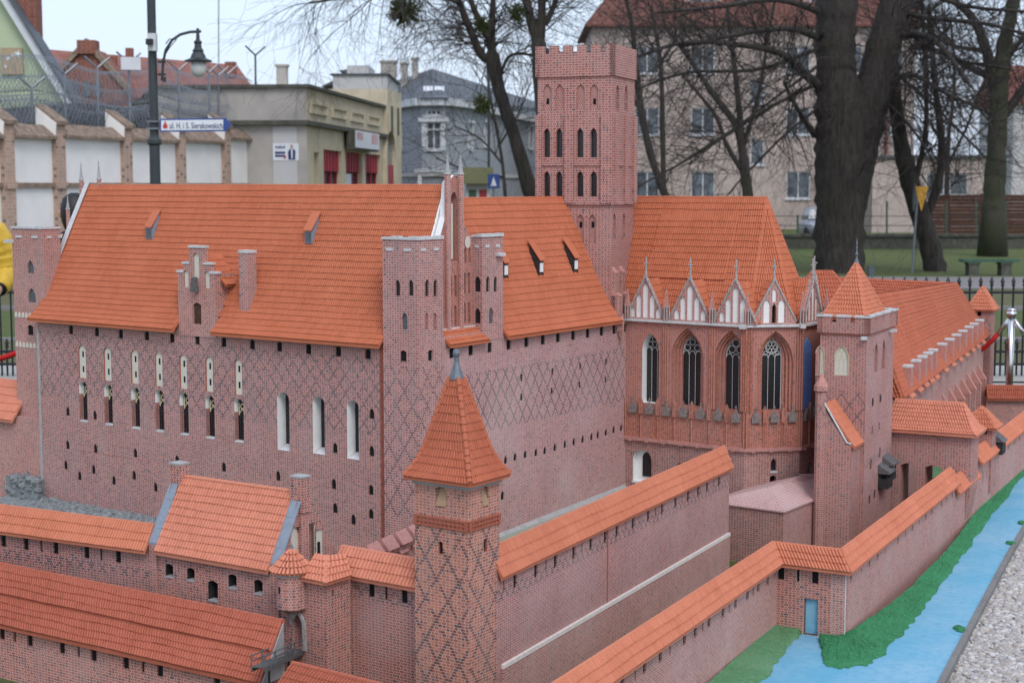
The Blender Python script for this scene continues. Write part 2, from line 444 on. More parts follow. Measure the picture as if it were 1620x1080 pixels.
def ridge_tiles(parent, p0, p1, r, step, mat, name='ridge_tiles', seed=1):
    p0, p1 = Vector(p0), Vector(p1); mb = MB(); n = max(1, round((p1 - p0).length / step)); rr = random.Random(seed)
    for i in range(n):
        a, b = p0.lerp(p1, i / n), p0.lerp(p1, (i + 1.1) / n)
        mb.tube([a, b], [r * .85, r * rr.uniform(1.0, 1.12)], 8)
    return mb.build(name, mat, parent)
# ================================================================== THE SETTING
def sheet(name, pts, mat, z=None, kind='structure'):
    mb = MB(); mb.poly(pts); o = mb.build(name, mat); o['kind'] = kind; return o
def groundmat(name, c1, c2, c3, s1=3, s2=60, bump=.004, rough=.95):
    m, n, b = newmat(name); g = NG(n); p = g.objco()
    col = g.mix(g.ramp(g.noise(p, s1, 5, .7), .35, .65), tuple(c1), tuple(c2))
    col = g.mix(g.m('MULTIPLY', g.ramp(g.noise(p, s2, 5, .75), .45, .7), .8), col, tuple(c3))
    n.links.new(col, b.inputs['Base Color']); b.inputs['Roughness'].default_value = rough; b.inputs['Specular IOR Level'].default_value = .2
    g.bump(g.noise(p, s2 * 2, 5, .7), b, bump, .8)
groundmat('paving', (.40, .38, .35), (.34, .33, .31), (.46, .44, .41), 1.2, 40)
groundmat('asphalt', (.15, .155, .165), (.12, .125, .13), (.18, .18, .19), .6, 30)
groundmat('lawn', (.085, .135, .035), (.15, .135, .065), (.055, .10, .026), 1.1, 9, .05)
groundmat('verge', (.12, .115, .055), (.15, .13, .08), (.075, .105, .035), .5, 8, .03)
groundmat('path', (.23, .21, .205), (.19, .175, .17), (.26, .24, .235), .6, 20)
groundmat('model_green', (.042, .24, .10), (.028, .165, .062), (.10, .29, .15), 9, 70, .006)
groundmat('model_green_pale', (.12, .27, .14), (.07, .21, .09), (.20, .30, .18), 6, 80, .004)
groundmat('river_blue', (.125, .39, .555), (.25, .45, .59), (.10, .34, .51), 2.6, 30, .0015, .55)
groundmat('moat_floor', (.30, .36, .28), (.36, .37, .33), (.22, .30, .20), 3, 50)
groundmat('kerb_stone', (.22, .215, .21), (.17, .165, .16), (.27, .265, .255), 5, 60)
def gline(Y, X0=-120, X1=120): return [Vector((X0, Y, gz(Y))), Vector((X1, Y, gz(Y)))]
mb = MB()
ys = [-6, 13, 42, 120, 700]
for i in range(4):
    a, b_ = gline(ys[i], -500, 500), gline(ys[i + 1], -500, 500)
    mb.poly([a[0] - Vector((0, 0, .02)), a[1] - Vector((0, 0, .02)), b_[1] - Vector((0, 0, .02)), b_[0] - Vector((0, 0, .02))])
o = mb.build('ground', 'lawn'); o['kind'] = 'structure'
def band(name, y0, y1, mat, dz=0):
    mb = MB(); n = 4
    for i in range(n):
        a, b_ = gline(y0 + (y1 - y0) * i / n), gline(y0 + (y1 - y0) * (i + 1) / n); D = Vector((0, 0, dz))
        mb.poly([a[0] + D, a[1] + D, b_[1] + D, b_[0] + D])
    o = mb.build(name, mat); o['kind'] = 'structure'; return o
mb = MB(); mb.poly([(-40, -5, -.10), (40, -5, -.10), (40, 9, -.10), (-40, 9, -.10)]); mb.poly([(-40, 9, -.10), (40, 9, -.10), (40, 12.99, -.012), (-40, 12.99, -.012)]); mb.build('pavement', 'paving')['kind'] = 'structure'
band('pavement_strip', 13, 14.6, 'paving')
band('grass_verge', 14.6, 17.4, 'verge', .01)
band('road', 17.5, 24, 'asphalt', -.06)
band('grass_verge', 24.2, 31, 'verge', .01)
band('path', 31, 38, 'path', .02)
for y in (17.42, 24.08):
    mb = MB(); mb.frame_box((-60, y - .06, gz(y) - .15), (120, 0, 0), (0, .14, 0), (0, 0, .19)); mb.build('kerb', 'kerb_stone')['kind'] = 'structure'
# painted ground of the castle model
mb = MB(); mb.poly([(-4.0, 3.4, -.09), (1.25, 3.4, -.09), (1.35, 5.3, -.09), (-4.0, 5.9, -.09)]); mb.poly([(-4.0, 5.9, -.09), (1.35, 5.3, -.09), (2.9, 9.0, .0), (3.2, 12.0, .0), (-4.0, 12.0, .0)]); mb.build('model_base', 'moat_floor')['kind'] = 'structure'
TH = math.radians(35); sd = Vector((math.cos(TH), -math.sin(TH))); bb = Vector((math.sin(TH), math.cos(TH)))
TH2 = math.radians(27.6); sd2 = Vector((math.cos(TH2), -math.sin(TH2))); b2 = Vector((math.sin(TH2), math.cos(TH2)))
p = at(664, 560, 6.2); C = Vector((p.x, p.y))
O_ = atz(1335, 1003, .05); OW = Vector((O_.x, O_.y)); I_ = atz(1227, 988, .05); IW = Vector((I_.x, I_.y))
# river + banks
rng = random.Random(3)
def ragged(pts, n=10, amp=.012, rr=rng):
    out = []
    for i in range(len(pts) - 1):
        for k in range(n):
            q = Vector(pts[i]).lerp(Vector(pts[i + 1]), k / n); out.append(q + Vector((rr.uniform(-amp, amp), rr.uniform(-amp, amp), 0)))
    out.append(Vector(pts[-1])); return out
ZR = .030
edge = [(1440, 1140), (1483, 1080), (1520, 1010), (1590, 880), (1640, 795), (1680, 728)]
bank = [(1700, 640), (1620, 752), (1592, 785), (1574, 808), (1558, 830), (1530, 868), (1512, 890), (1515, 903), (1480, 938), (1462, 968), (1440, 988), (1420, 1010), (1400, 1030), (1375, 1047), (1330, 1057), (1308, 1055), (1306, 1040), (1297, 1015), (1290, 1003)]
fl = [atz(x, y, ZR) for x, y in edge]
rv = [atz(1290, 1003, ZR), atz(1284, 990, ZR), atz(1274, 990, ZR), atz(1268, 1003, ZR), atz(1240, 1030, ZR), atz(1205, 1080, ZR), atz(1150, 1140, ZR)]
o = sheet('river', fl + [atz(x, y, ZR) for x, y in ((1700, 600), (1620, 712), (1560, 802), (1500, 878), (1440, 940), (1400, 972), (1338, 1008), (1312, 1006), (1290, 1000), (1284, 988), (1274, 988), (1262, 1000), (1228, 996), (1140, 1070), (1090, 1140))], 'river_blue')
def greens(name, top, bot, mat, seed, h=.012, z=.034):
    """bumpy painted turf between two lines"""
    rr = random.Random(seed); a = ragged([atz(x, y, z + .014) for x, y in top], 9, 0.0, rr); b_ = ragged([atz(x, y, z - .003) for x, y in bot], 9, .010, rr)
    m = max(len(a), len(b_)); mb = MB(); nc = 14
    def samp(l, t):
        k = t * (len(l) - 1); i = min(int(k), len(l) - 2); return l[i].lerp(l[i + 1], k - i)
    nr = 110
    for i in range(nr + 1):
        p, q = samp(a, i / nr), samp(b_, i / nr)
        for j in range(nc + 1):
            t = j / nc; v = p.lerp(q, t); e = min(1, (1 - t) * 5)
            mb.v.append(v + Vector((rr.uniform(-.003, .003), rr.uniform(-.003, .003), (rr.uniform(0, h) * .6 + .002) * e)))
    for i in range(nr):
        for j in range(nc):
            k = i * (nc + 1) + j; mb.f.append((k, k + nc + 1, k + nc + 2, k + 1)); mb.mi.append(0)
    o = mb.build(name, mat); o['kind'] = 'structure'; return o
greens('grass_bank', [(1700, 590), (1620, 700), (1560, 790), (1500, 868), (1440, 930), (1400, 962), (1338, 1003)], [(1700, 640), (1620, 752), (1574, 808), (1530, 868), (1512, 890), (1480, 938), (1440, 988), (1400, 1030)], 'model_green', 4, .006)
greens('grass_bank', [(1345, 998), (1325, 1006), (1296, 1003)], [(1405, 1030), (1375, 1050), (1330, 1058), (1306, 1053), (1296, 1013)], 'model_green', 5, .006)
greens('grass_bank', [(1100, 1100), (1140, 1062), (1228, 986), (1268, 994)], [(1190, 1100), (1206, 1078), (1240, 1032), (1268, 1002)], 'model_green_pale', 6, .004)
for i, (x, y) in enumerate([(1518, 995), (1618, 828), (1600, 860)]):
    mb = MB(); c = atz(x, y, ZR)
    mb.lathe(c, [(.026, 0), (.023, .006), (.012, .010), (.003, .011)], 11, sx=.8, sy=1.5)
    for k in range(len(mb.v)): mb.v[k] += Vector((rng.uniform(-.005, .005), rng.uniform(-.005, .005), rng.uniform(0, .003)))
    mb.build('grass_tuft', 'model_green')['kind'] = 'structure'
# concrete rim of the basin
mb = MB(); e3 = [atz(x, y, .0) for x, y in edge]
for i in range(len(edge) - 1):
    a, b_ = fl[i], fl[i + 1]; t = (b_ - a).normalized(); n = Vector((t.y, -t.x, 0)) * .022
    mb.poly([a + Vector((0, 0, .006)), a + n + Vector((0, 0, .006)), b_ + n + Vector((0, 0, .006)), b_ + Vector((0, 0, .006))])
    mb.poly([a + n + Vector((0, 0, .006)), a + n + Vector((0, 0, -.05)), b_ + n + Vector((0, 0, -.05)), b_ + n + Vector((0, 0, .006))])
    mb.poly([a + Vector((0, 0, .006)), b_ + Vector((0, 0, .006)), b_ + Vector((0, 0, -.01)), a + Vector((0, 0, -.01))])
mb.build('basin_kerb', 'kerb_stone')['kind'] = 'structure'
# pebbles
def pebbles():
    rr = random.Random(11); mb = MB()
    t = (1 + 5 ** .5) / 2
    iv = [Vector(v).normalized() for v in ((-1, t, 0), (1, t, 0), (-1, -t, 0), (1, -t, 0), (0, -1, t), (0, 1, t), (0, -1, -t), (0, 1, -t), (t, 0, -1), (t, 0, 1), (-t, 0, -1), (-t, 0, 1))]
    fi = [(0, 11, 5), (0, 5, 1), (0, 1, 7), (0, 7, 10), (0, 10, 11), (1, 5, 9), (5, 11, 4), (11, 10, 2), (10, 7, 6), (7, 1, 8), (3, 9, 4), (3, 4, 2), (3, 2, 6), (3, 6, 8), (3, 8, 9), (4, 9, 5), (2, 4, 11), (6, 2, 10), (8, 6, 7), (9, 8, 1)]
    vv = list(iv); ff = []; cache = {}
    def mid(a, b):
        k = (min(a, b), max(a, b))
        if k not in cache: vv.append(((vv[a] + vv[b]) / 2).normalized()); cache[k] = len(vv) - 1
        return cache[k]
    for a, b, c in fi:
        x, y, z = mid(a, b), mid(b, c), mid(c, a); ff += [(a, x, z), (b, y, x), (c, z, y), (x, y, z)]
    e = [atz(x, y, 0) for x, y in edge]
    def side(X, Y):
        for i in range(len(e) - 1):
            if e[i].y <= Y <= e[i + 1].y:
                k = (Y - e[i].y) / (e[i + 1].y - e[i].y); return X - (e[i].x + (e[i + 1].x - e[i].x) * k)
        return -1
    n = 0; tries = 0
    while n < 8200 and tries < 90000:
        tries += 1
        X, Y = rr.uniform(1.25, 2.9), rr.uniform(4.65, 7.4); d = side(X, Y)
        if d < .026 or d > .5: continue
        if X / Y > .352: continue
        s = rr.uniform(.006, .0125) * (1.25 if rr.random() < .15 else 1)
        M = Matrix.Rotation(rr.uniform(0, 6.3), 3, 'Z') @ Matrix.Rotation(rr.uniform(-.5, .5), 3, 'X') @ Matrix.Diagonal((s * rr.uniform(.9, 1.5), s * rr.uniform(.75, 1.1), s * rr.uniform(.5, .8)))
        k = len(mb.v); c = Vector((X, Y, rr.uniform(-.001, .010))); tone = (rr.random(), rr.random())
        mb.v += [M @ v + c for v in vv]
        for f in ff:
            mb.f.append(tuple(k + i for i in f)); mb.mi.append(0); mb.uvs[len(mb.f) - 1] = [tone] * 3
        n += 1
    m, nn, b = newmat('pebble'); g = NG(nn); u, v = g.uv(); q = nn.nodes.new('ShaderNodeValToRGB'); nn.links.new(u, q.inputs[0])
    el = q.color_ramp.elements; el[0].position = 0; el[0].color = (.30, .27, .25, 1); el[1].position = 1; el[1].color = (.52, .50, .48, 1)
    for ps, cc in ((.2, (.42, .37, .33, 1)), (.4, (.36, .35, .36, 1)), (.6, (.50, .44, .38, 1)), (.72, (.22, .20, .20, 1)), (.78, (.46, .42, .40, 1)), (.9, (.58, .56, .55, 1))):
        e_ = el.new(ps); e_.color = cc
    p = g.objco(); nn.links.new(g.mix(g.m('MULTIPLY', g.ramp(g.noise(p, 160, 3), .4, .7), .35), q.outputs[0], (.25, .22, .20)), b.inputs['Base Color']); b.inputs['Roughness'].default_value = .7
    o = mb.build('gravel', 'pebble', smooth=True, kind='stuff'); return o
mb = MB(); mb.poly([atz(x, y, -.004) + Vector((.024, 0, 0)) for x, y in edge] + [Vector((4.2, 8.4, -.004)), Vector((4.2, 4.3, -.004))]); groundmat('gravel_bed', (.26, .24, .22), (.33, .31, .29), (.18, .16, .15), 20, 90); mb.build('gravel_bed', 'gravel_bed')['kind'] = 'structure'
g_ = pebbles(); g_['label'] = 'pale rounded pebbles filling the ground beside the blue river'
# ================================================================== CASTLE
ZB = -.10
FS = Face(C, sd); FE = Face(C, bb)
def fbox(mb, F, s0, s1, z0, z1, o0, o1, mi=0):
    mb.frame_box(F.w(s0, z0, o0), F.w(s1, z0, o0) - F.w(s0, z0, o0), F.w(s0, z0, o1) - F.w(s0, z0, o0), (0, 0, z1 - z0), mi)
def one(name, mats, parent, fn, **k):
    mb = MB(); fn(mb); return mb.build(name, mats, parent, **k)
def spire(mb, c, r, h, zb, mi=0, n=8):
    mb.lathe((c[0], c[1], zb), [(r, 0), (r * 1.15, h * .04), (r * .8, h * .1), (r * .42, h * .5), (r * .22, h * .78), (r * .38, h * .82), (r * .15, h * .86), (r * .06, h)], n, mi)
# ---------------------------------------------------------------- south wing
sw = thing('castle_wing', 'long brick castle wing with big tiled roof and a row of seven cream niches', 'castle building', FS.w(-1.2, ZB, -.29))
holes = []
mac = [(112, 521), (153, 523), (191, 526), (232, 529), (272, 532), (312, 536), (354, 539), (399, 543), (442, 547), (488, 550), (535, 555), (582, 557)]
for px, py in mac:
    s, z = FS.pix(px, py); opening(FS, holes, sw, 'seg', s, .958, .030, .042, .006, 0)
loop = [(107, 650), (150, 656), (107, 703), (151, 709), (214, 716), (104, 735), (126, 752), (148, 742), (180, 759), (212, 751), (246, 770), (280, 727), (354, 738), (440, 752), (528, 765), (530, 803), (588, 654), (588, 713), (587, 774), (559, 821), (587, 812), (530, 708), (349, 768), (455, 800)]
openpx(FS, holes, sw, 'point', loop, 6.5, 15.5, depth=.005)
nx = [130, 170, 213, 251, 290, 331, 377]
for i, x in enumerate(nx):
    s, z = FS.pix(x, 570 + (x - 130) * .09)
    zc = .808; hh = .160; wn_ = wp(FS, x, 570, 11.5)
    n = opening(FS, holes, sw, 'round', s, zc, wn_, hh, .007, 1, 'cream_plaster', 'blind_niche')
    for dz in (.036, -.036):
        inst('slit', panel_mesh('rect', .009, .027, 'black_void', 'slit'), n, FS.w(s, zc + dz, -.0064), FS.rz)
    zc = .615; hh = .195
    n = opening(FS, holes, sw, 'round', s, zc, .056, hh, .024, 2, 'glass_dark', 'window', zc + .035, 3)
    # tracery: oculus and mullion
    mb = MB(); F = FS
    for k in range(10):
        a0, a1 = k * math.pi / 5, (k + 1) * math.pi / 5
        for (r0, r1) in ((.008, .013),):
            cz = zc + .060
            mb.poly([F.w(s + r0 * math.cos(a0), cz + r0 * math.sin(a0), -.021), F.w(s + r1 * math.cos(a0), cz + r1 * math.sin(a0), -.021), F.w(s + r1 * math.cos(a1), cz + r1 * math.sin(a1), -.021), F.w(s + r0 * math.cos(a1), cz + r0 * math.sin(a1), -.021)])
    for e in (-1, 1):
        mb.tube([F.w(s, zc + .050, -.021), F.w(s + e * .017, zc + .028, -.021)], .003, 4); mb.tube([F.w(s + e * .019, zc + .075, -.021), F.w(s + e * .019, zc + .02, -.021)], .0028, 4)
    mb.build('tracery', 'cream_tracery', n)
    one('window_bars', 'wood_dark', n, lambda m: [m.tube([F.w(s + q, zc - .09, -.022), F.w(s + q, zc + .03, -.022)], .0012, 4) for q in (-.012, 0, .012)] + [m.tube([F.w(s - .02, zc + q, -.022), F.w(s + .02, zc + q, -.022)], .001, 4) for q in (-.07, -.04, -.01)])
    one('sill', 'white_stone', n, lambda m: fbox(m, F, s - .027, s + .027, zc - hh / 2 - .001, zc - hh / 2 + .006, -.023, .001))
for x, y0, y1 in ((449, 620, 712), (505, 627, 718), (559, 633, 726)):
    s, za = FS.pix(x, y0); s, zb = FS.pix(x, y1); zc, hh = (za + zb) / 2, za - zb
    n = opening(FS, holes, sw, 'round', s, zc, wp(FS, x, y0, 19), hh, .053, 3, 'glass_dark', 'window')
    one('window_bars', 'tracery_white', n, lambda m: [m.tube([FS.w(s + q, zc - hh * .45, -.050), FS.w(s + q, zc + hh * .38, -.050)], .0016, 4) for q in (-.01, .012)])
    one('sill', 'white_stone', n, lambda m: m.prism([FS.w(s - .030, zb, .002), FS.w(s - .030, zb, -.051), FS.w(s - .030, zb + .020, -.051)], FS.w(s + .030, 0) - FS.w(s - .030, 0)))
def f(mb):
    wallface(mb, FS, [(-2.39, ZB), (-.16, ZB), (-.16, 1.03), (-2.39, 1.03)], holes)
    Fw = Face(FS.w(-2.39, 0).xy, -bb); wallface(mb, Fw, [(-.58, ZB), (0, ZB), (0, 1.03), (-.58, 1.03)])
    Fn = Face(FS.w(0, 0, -.58).xy, -sd); wallface(mb, Fn, [(.16, ZB), (2.39, ZB), (2.39, 1.03), (.16, 1.03)])
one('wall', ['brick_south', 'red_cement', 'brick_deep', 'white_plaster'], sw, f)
one('quoin_strip', 'red_strip', sw, lambda m: fbox(m, FS, -.205, -.176, ZB, 1.0, 0, .004))
prof = [(-.29, 1.65), (-.20, 1.445), (-.115, 1.25), (-.05, 1.115), (.0, 1.042), (.04, 1.0)]
tl = [-2.315, -2.34, -2.36, -2.375, -2.395, -2.415]
Lp = [FS.w(t, z, o) for t, (o, z) in zip(tl, prof)]; Rp = [FS.w(-.082, z, o) for o, z in prof]
rf = MB()
ds0, _ = FS.pix(284, 505); ds1, _ = FS.pix(343, 505)
cut = lambda t, k=6: [FS.w(t, z, o) for o, z in prof[:k]]
under(rf, Lp, cut(ds0), .012, n=10); under(rf, cut(ds0, 4), cut(ds1, 4), .012, n=6); under(rf, cut(ds1), cut(-.179), .012, n=10); under(rf, cut(-.179, 3), cut(-.082, 3), .012, n=4)
nprof = [(-.29, 1.648), (-.38, 1.445), (-.465, 1.25), (-.53, 1.115), (-.58, 1.042), (-.62, 1.0)]
under(rf, [FS.w(-.082, z, o) for o, z in nprof], [FS.w(t, z, o) for t, (o, z) in zip(tl, nprof)], .012, n=6)
roof = rf.build('roof', 'tile_main', sw)
def skipS(p):
    q = Vector((p.x, p.y)) - C; s = q.dot(sd); o = q.dot(FS.n)
    return (ds0 - .004 < s < ds1 + .004 and o > -.075) or (s > -.18 and o > -.16)
tiled(roof, Lp, Rp, 25, .0120, 'tile_main', skip=skipS, seed=2)
tiled(roof, [FS.w(-.082, z, o) for o, z in nprof], [FS.w(t, z, o) for t, (o, z) in zip(tl, nprof)], 16, .03, 'tile_main', split=False)
ridge_tiles(roof, FS.w(-2.315, 1.648, -.29), FS.w(-.082, 1.648, -.29), .007, .03, 'tile_main')
# west verge parapet and pinnacles
def f(mb):
    a = [FS.w(t - .006, z + .014, o) for t, (o, z) in zip(tl, prof)][:5]; b_ = [FS.w(t - .006, z - .10, o) for t, (o, z) in zip(tl, prof)][:5]
    for i in range(3):
        mb.frame_box(a[i], a[i + 1] - a[i], FS.w(-.022, 0) - FS.w(0, 0), b_[i] - a[i], 0)
    for i in range(3):
        k = FS.w(.0, .003) - FS.w(0, 0)
        mb.frame_box(a[i] + k + Vector((0, 0, .001)), a[i + 1] - a[i], FS.w(-.030, 0) - FS.w(0, 0), (0, 0, .006), 1)
    a = [FS.w(-2.34, z + .012, o) for o, z in nprof][:5]
one('verge_parapet', ['red_cement', 'white_stone'], sw, f)
for x, yb, yt in ((156, 300, 262), (128, 340, 264), (107, 385, 318)):
    o = {156: -.29, 128: -.36, 107: -.42}[x]
    F = FS.shift(o=o); s, z1 = F.pix(x, yt); _, z0 = F.pix(x, yb + 40); zt = z1 - .07 if x != 107 else z1 - .045
    c = F.w(s, 0)
    one('pinnacle', ['brick_plain', 'spire_stone'], sw, lambda m: (m.lathe((c.x, c.y, z0 - .05), [(.011, 0), (.011, zt - z0 + .05)], 6), spire(m, c, .012, z1 - zt + .03, zt, 1, 6)))
# stepped dormer
dm = MB(); ez = lambda y: FS.pix(313, y)[1]
cs = (ds0 + ds1) / 2; hw = (ds1 - ds0) / 2
prim = [(ds0, .975), (ds1, .975), (ds1, ez(432)), (cs + hw * .70, ez(432)), (cs + hw * .70, ez(418)), (cs + hw * .38, ez(418)), (cs + hw * .38, ez(392)), (cs - hw * .38, ez(392)), (cs - hw * .38, ez(418)), (cs - hw * .70, ez(418)), (cs - hw * .70, ez(432)), (ds0, ez(432))]
FD = FS.shift(o=.004); hd = []
dmo = MB()
pan = []
pan.append(('round', cs, (ez(400) + ez(440)) / 2, wp(FS, 313, 420, 9.5), ez(400) - ez(440), .007, 'cream_plaster', 'blind_niche'))
for e in (-1, 1): pan.append(('round', cs + e * hw * .56, (ez(428) + ez(455)) / 2, wp(FS, 313, 420, 7.5), ez(428) - ez(455), .007, 'cream_plaster', 'blind_niche'))
pan.append(('seg', cs, (ez(479) + ez(514)) / 2, wp(FS, 313, 490, 13), ez(479) - ez(514), .008, 'wood_brown', 'door'))
for k, s, z, w_, h_, d_, m_, n_ in pan: hd.append((arch(k, s, z - h_ / 2, w_, h_), d_, 0, None, None))
wallface(dmo, FD, prim, hd)
for i in range(len(prim)):
    p, q = prim[i], prim[(i + 1) % len(prim)]
    dp = .16 if i in (1, len(prim) - 1) else .03
    dmo.poly([FD.w(*p), FD.w(*q), FD.w(q[0], q[1], -dp), FD.w(p[0], p[1], -dp)])
dorm = dmo.build('dormer', 'brick_plain', sw)
for k, s, z, w_, h_, d_, m_, n_ in pan: inst(n_, panel_mesh(k, w_, h_, m_, n_), dorm, FD.w(s, z, -d_), FD.rz)
for a, b_, z in ((-.38, .38, 392), (-.72, -.40, 418), (.40, .72, 418), (-1.02, -.72, 432), (.72, 1.02, 432)):
    one('cap_stone', 'white_stone', dorm, lambda m: fbox(m, FD, cs + hw * a - .003, cs + hw * b_ + .003, ez(z), ez(z) + .010, -.032, .004))
def f(mb):
    mb.prism([FD.w(cs - .016, ez(461), .001), FD.w(cs + .016, ez(461), .001), FD.w(cs + .006, ez(438), .001), FD.w(cs - .006, ez(438), .001)], FD.w(0, 0, .026) - FD.w(0, 0))
one('hoist_hood', 'wood_grey', dorm, f)
def f(mb):
    z0, z1 = ez(447), ez(405)
    for e in (-1, 1):
        a = FD.w(cs, z1, -.03); b_ = FD.w(cs + e * hw * 1.28, z0 - .01, -.03); bk = FD.w(0, 0, -.16) - FD.w(0, 0)
        mb.poly([a, b_, b_ + bk * .55, a + bk]); mb.poly([a - Vector((0, 0, .006)), a + bk, b_ + bk * .55, b_ - Vector((0, 0, .006))])
drf = one('dormer_roof', 'tile_main', dorm, f)
z0, z1 = ez(447), ez(405)
tiled(dorm, [FD.w(cs, z1 + .002, -.17), FD.w(cs + hw * 1.28, z0 - .01, -.115)], [FD.w(cs, z1 + .002, -.032), FD.w(cs + hw * 1.28, z0 - .008, -.032)], 5, .0120, 'tile_main', split=False)
# chimney and two hatches on the big roof
def roof_at(px, py):
    """point of the south slope seen at a pixel"""
    best = None
    for i in range(len(prof) - 1):
        a, b_ = FS.w(0, prof[i][1], prof[i][0]), FS.w(0, prof[i + 1][1], prof[i + 1][0]); u = FS.w(1, 0) - FS.w(0, 0)
        n = u.cross(b_ - a); r = ray(px, py); o = Vector((0, 0, CAMH)); k = (a - o).dot(n) / r.dot(n); p = o + r * k
        if prof[i + 1][1] - 1e-4 <= p.z <= prof[i][1] + 1e-4: return p
    return p
p = roof_at(392, 488)
def f(mb):
    mb.box((p.x, p.y + .012, p.z - .03), .058, .05, .275, -TH); mb.box((p.x, p.y + .012, p.z + .245), .062, .054, .012, -TH, 1)
one('chimney', ['brick_plain', 'white_stone'], sw, f)
for (x, y), hx in (((239, 378), 0), ((491, 385), 0)):
    p = roof_at(x, y); s = (p.xy - C).dot(sd); o = (p.xy - C).dot(FS.n); z = p.z
    bk = .038
    def f(mb):
        q = lambda a, zz, oo: FS.w(s + a, zz, o + oo)
        wd = .021
        mb.poly([q(-wd, z, .012), q(wd, z, .012), q(wd, z + .052, .012), q(-wd, z + .052, .012)], 0)
        for e in (-wd, wd): mb.poly([q(e, z, .012), q(e, z + .052, .012), q(e, z + .125, -bk), q(e, z, -.02)], 0)
        mb.prism([q(-wd - .004, z + .053, .020), q(wd + .004, z + .053, .020), q(wd + .004, z + .132, -bk - .004), q(-wd - .004, z + .132, -bk - .004)], (0, 0, .006), 1)
    h_ = one('roof_hatch', ['slate_coping', 'tile_main'], sw, f)
    inst('pane', panel_mesh('rect', .030, .038, 'glass_grey', 'pane'), h_, FS.w(s, z + .026, o + .0145), FS.rz)
# ---------------------------------------------------------------- corner tower SE
ct = thing('corner_tower', 'square brick corner tower with white notched cap between big roof and pointed gable', 'castle tower', FS.w(-.08, ZB, -.06))
FT = Face(FS.w(0, 0, .015).xy, sd); FTE = Face(FT.w(0.003, 0).xy, bb)
h1, h2 = [], []
openpx(FT, h1, ct, 'point', [(629, 455), (650, 455)], 7.5, 26, depth=.008, mat='glass_dark', name='window')
openpx(FT, h1, ct, 'point', [(640, 508)], 9, 27, depth=.008, mat='glass_grey', name='window')
openpx(FT, h1, ct, 'seg', [(638, 563)], 10, 17, depth=.006)
openpx(FTE, h2, ct, 'point', [(676, 455), (689, 455)], 6, 27, depth=.008, mat='glass_dark', name='window')
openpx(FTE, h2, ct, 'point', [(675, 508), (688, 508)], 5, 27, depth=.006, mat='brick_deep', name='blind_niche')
openpx(FTE, h2, ct, 'seg', [(681, 562)], 7, 17, depth=.006)
ZT = 1.432
def f(mb):
    wallface(mb, FT, [(-.178, ZB), (.003, ZB), (.003, ZT), (-.178, ZT)], h1)
    wallface(mb, FTE, [(0, ZB), (.168, ZB), (.168, ZT), (0, ZT)], h2)
    Fw = Face(FT.w(-.178, 0).xy, -bb); wallface(mb, Fw, [(-.17, ZB), (0, ZB), (0, ZT), (-.17, ZT)])
    Fn = Face(FTE.w(.168, 0).xy, -sd); wallface(mb, Fn, [(0, ZB), (.181, ZB), (.181, ZT), (0, ZT)])
    mb.poly([FT.w(-.178, ZT), FT.w(.003, ZT), FTE.w(.168, ZT), FT.w(-.178, ZT, -.168)])
one('wall', 'brick_corner', ct, f)
def caps(F, s0, s1, zt, parent, n=4):
    st = (s1 - s0) / n
    for i in range(n):
        one('cap_stone', 'white_stone', parent, lambda m: fbox(m, F, s0 + st * i + .0004, s0 + st * (i + 1) - .0004, zt, zt + .010 + .004 * (i % 2), -.02, .005))
    for i in range(n // 2 + (n % 2)):
        a = s0 + st * (2 * i + .5); one('drain_stone', 'white_stone', parent, lambda m: fbox(m, F, a, a + st * .75, zt - .045, zt - .034, -.005, .004))
caps(FT, -.18, .005, ZT, ct, 4); caps(FTE, 0.0, .168, ZT, ct, 4)
# ---------------------------------------------------------------- corner tower NE (behind gable)
c2 = thing('corner_tower', 'narrower brick turret with white cap right of the pointed gable', 'castle tower', FE.w(.5, .95, -.08))
F2E = FE.shift(o=.003); F2S = Face(F2E.w(.425, 0).xy, sd)
h1, h2 = [], []
openpx(F2E, h1, c2, 'point', [(772, 449), (784, 449)], 5.5, 25, depth=.008, mat='glass_dark', name='window')
openpx(F2E, h1, c2, 'point', [(777, 499)], 7, 26, depth=.008, mat='glass_grey', name='window')
for py in (449, 499):
    opening(F2S, h2, c2, 'point', -.026, F2S.pix(754, py)[1], .030, .066, .006, 0, 'glass_dark', 'window')
def f(mb):
    wallface(mb, F2E, [(.425, .99), (.577, .99), (.577, ZT), (.425, ZT)], h1)
    wallface(mb, F2S, [(-.16, .99), (0, .99), (0, ZT), (-.16, ZT)], h2)
    Fn = Face(F2E.w(.577, 0).xy, -sd); wallface(mb, Fn, [(0, .99), (.16, .99), (.16, ZT), (0, ZT)])
    Fw = Face(F2S.w(-.16, 0).xy, -bb); wallface(mb, Fw, [(-.152, .99), (0, .99), (0, ZT), (-.152, ZT)])
    mb.poly([F2E.w(.425, ZT), F2E.w(.577, ZT), F2E.w(.577, ZT, -.16), F2E.w(.425, ZT, -.16)])
one('wall', 'brick_corner', c2, f)
caps(F2E, .425, .577, ZT, c2, 4); caps(F2S, -.05, 0, ZT, c2, 2)
one('water_spout', 'white_stone', c2, lambda m: fbox(m, F2E, .52, .565, F2E.pix(785, 405)[1], F2E.pix(785, 405)[1] + .013, 0, .022))
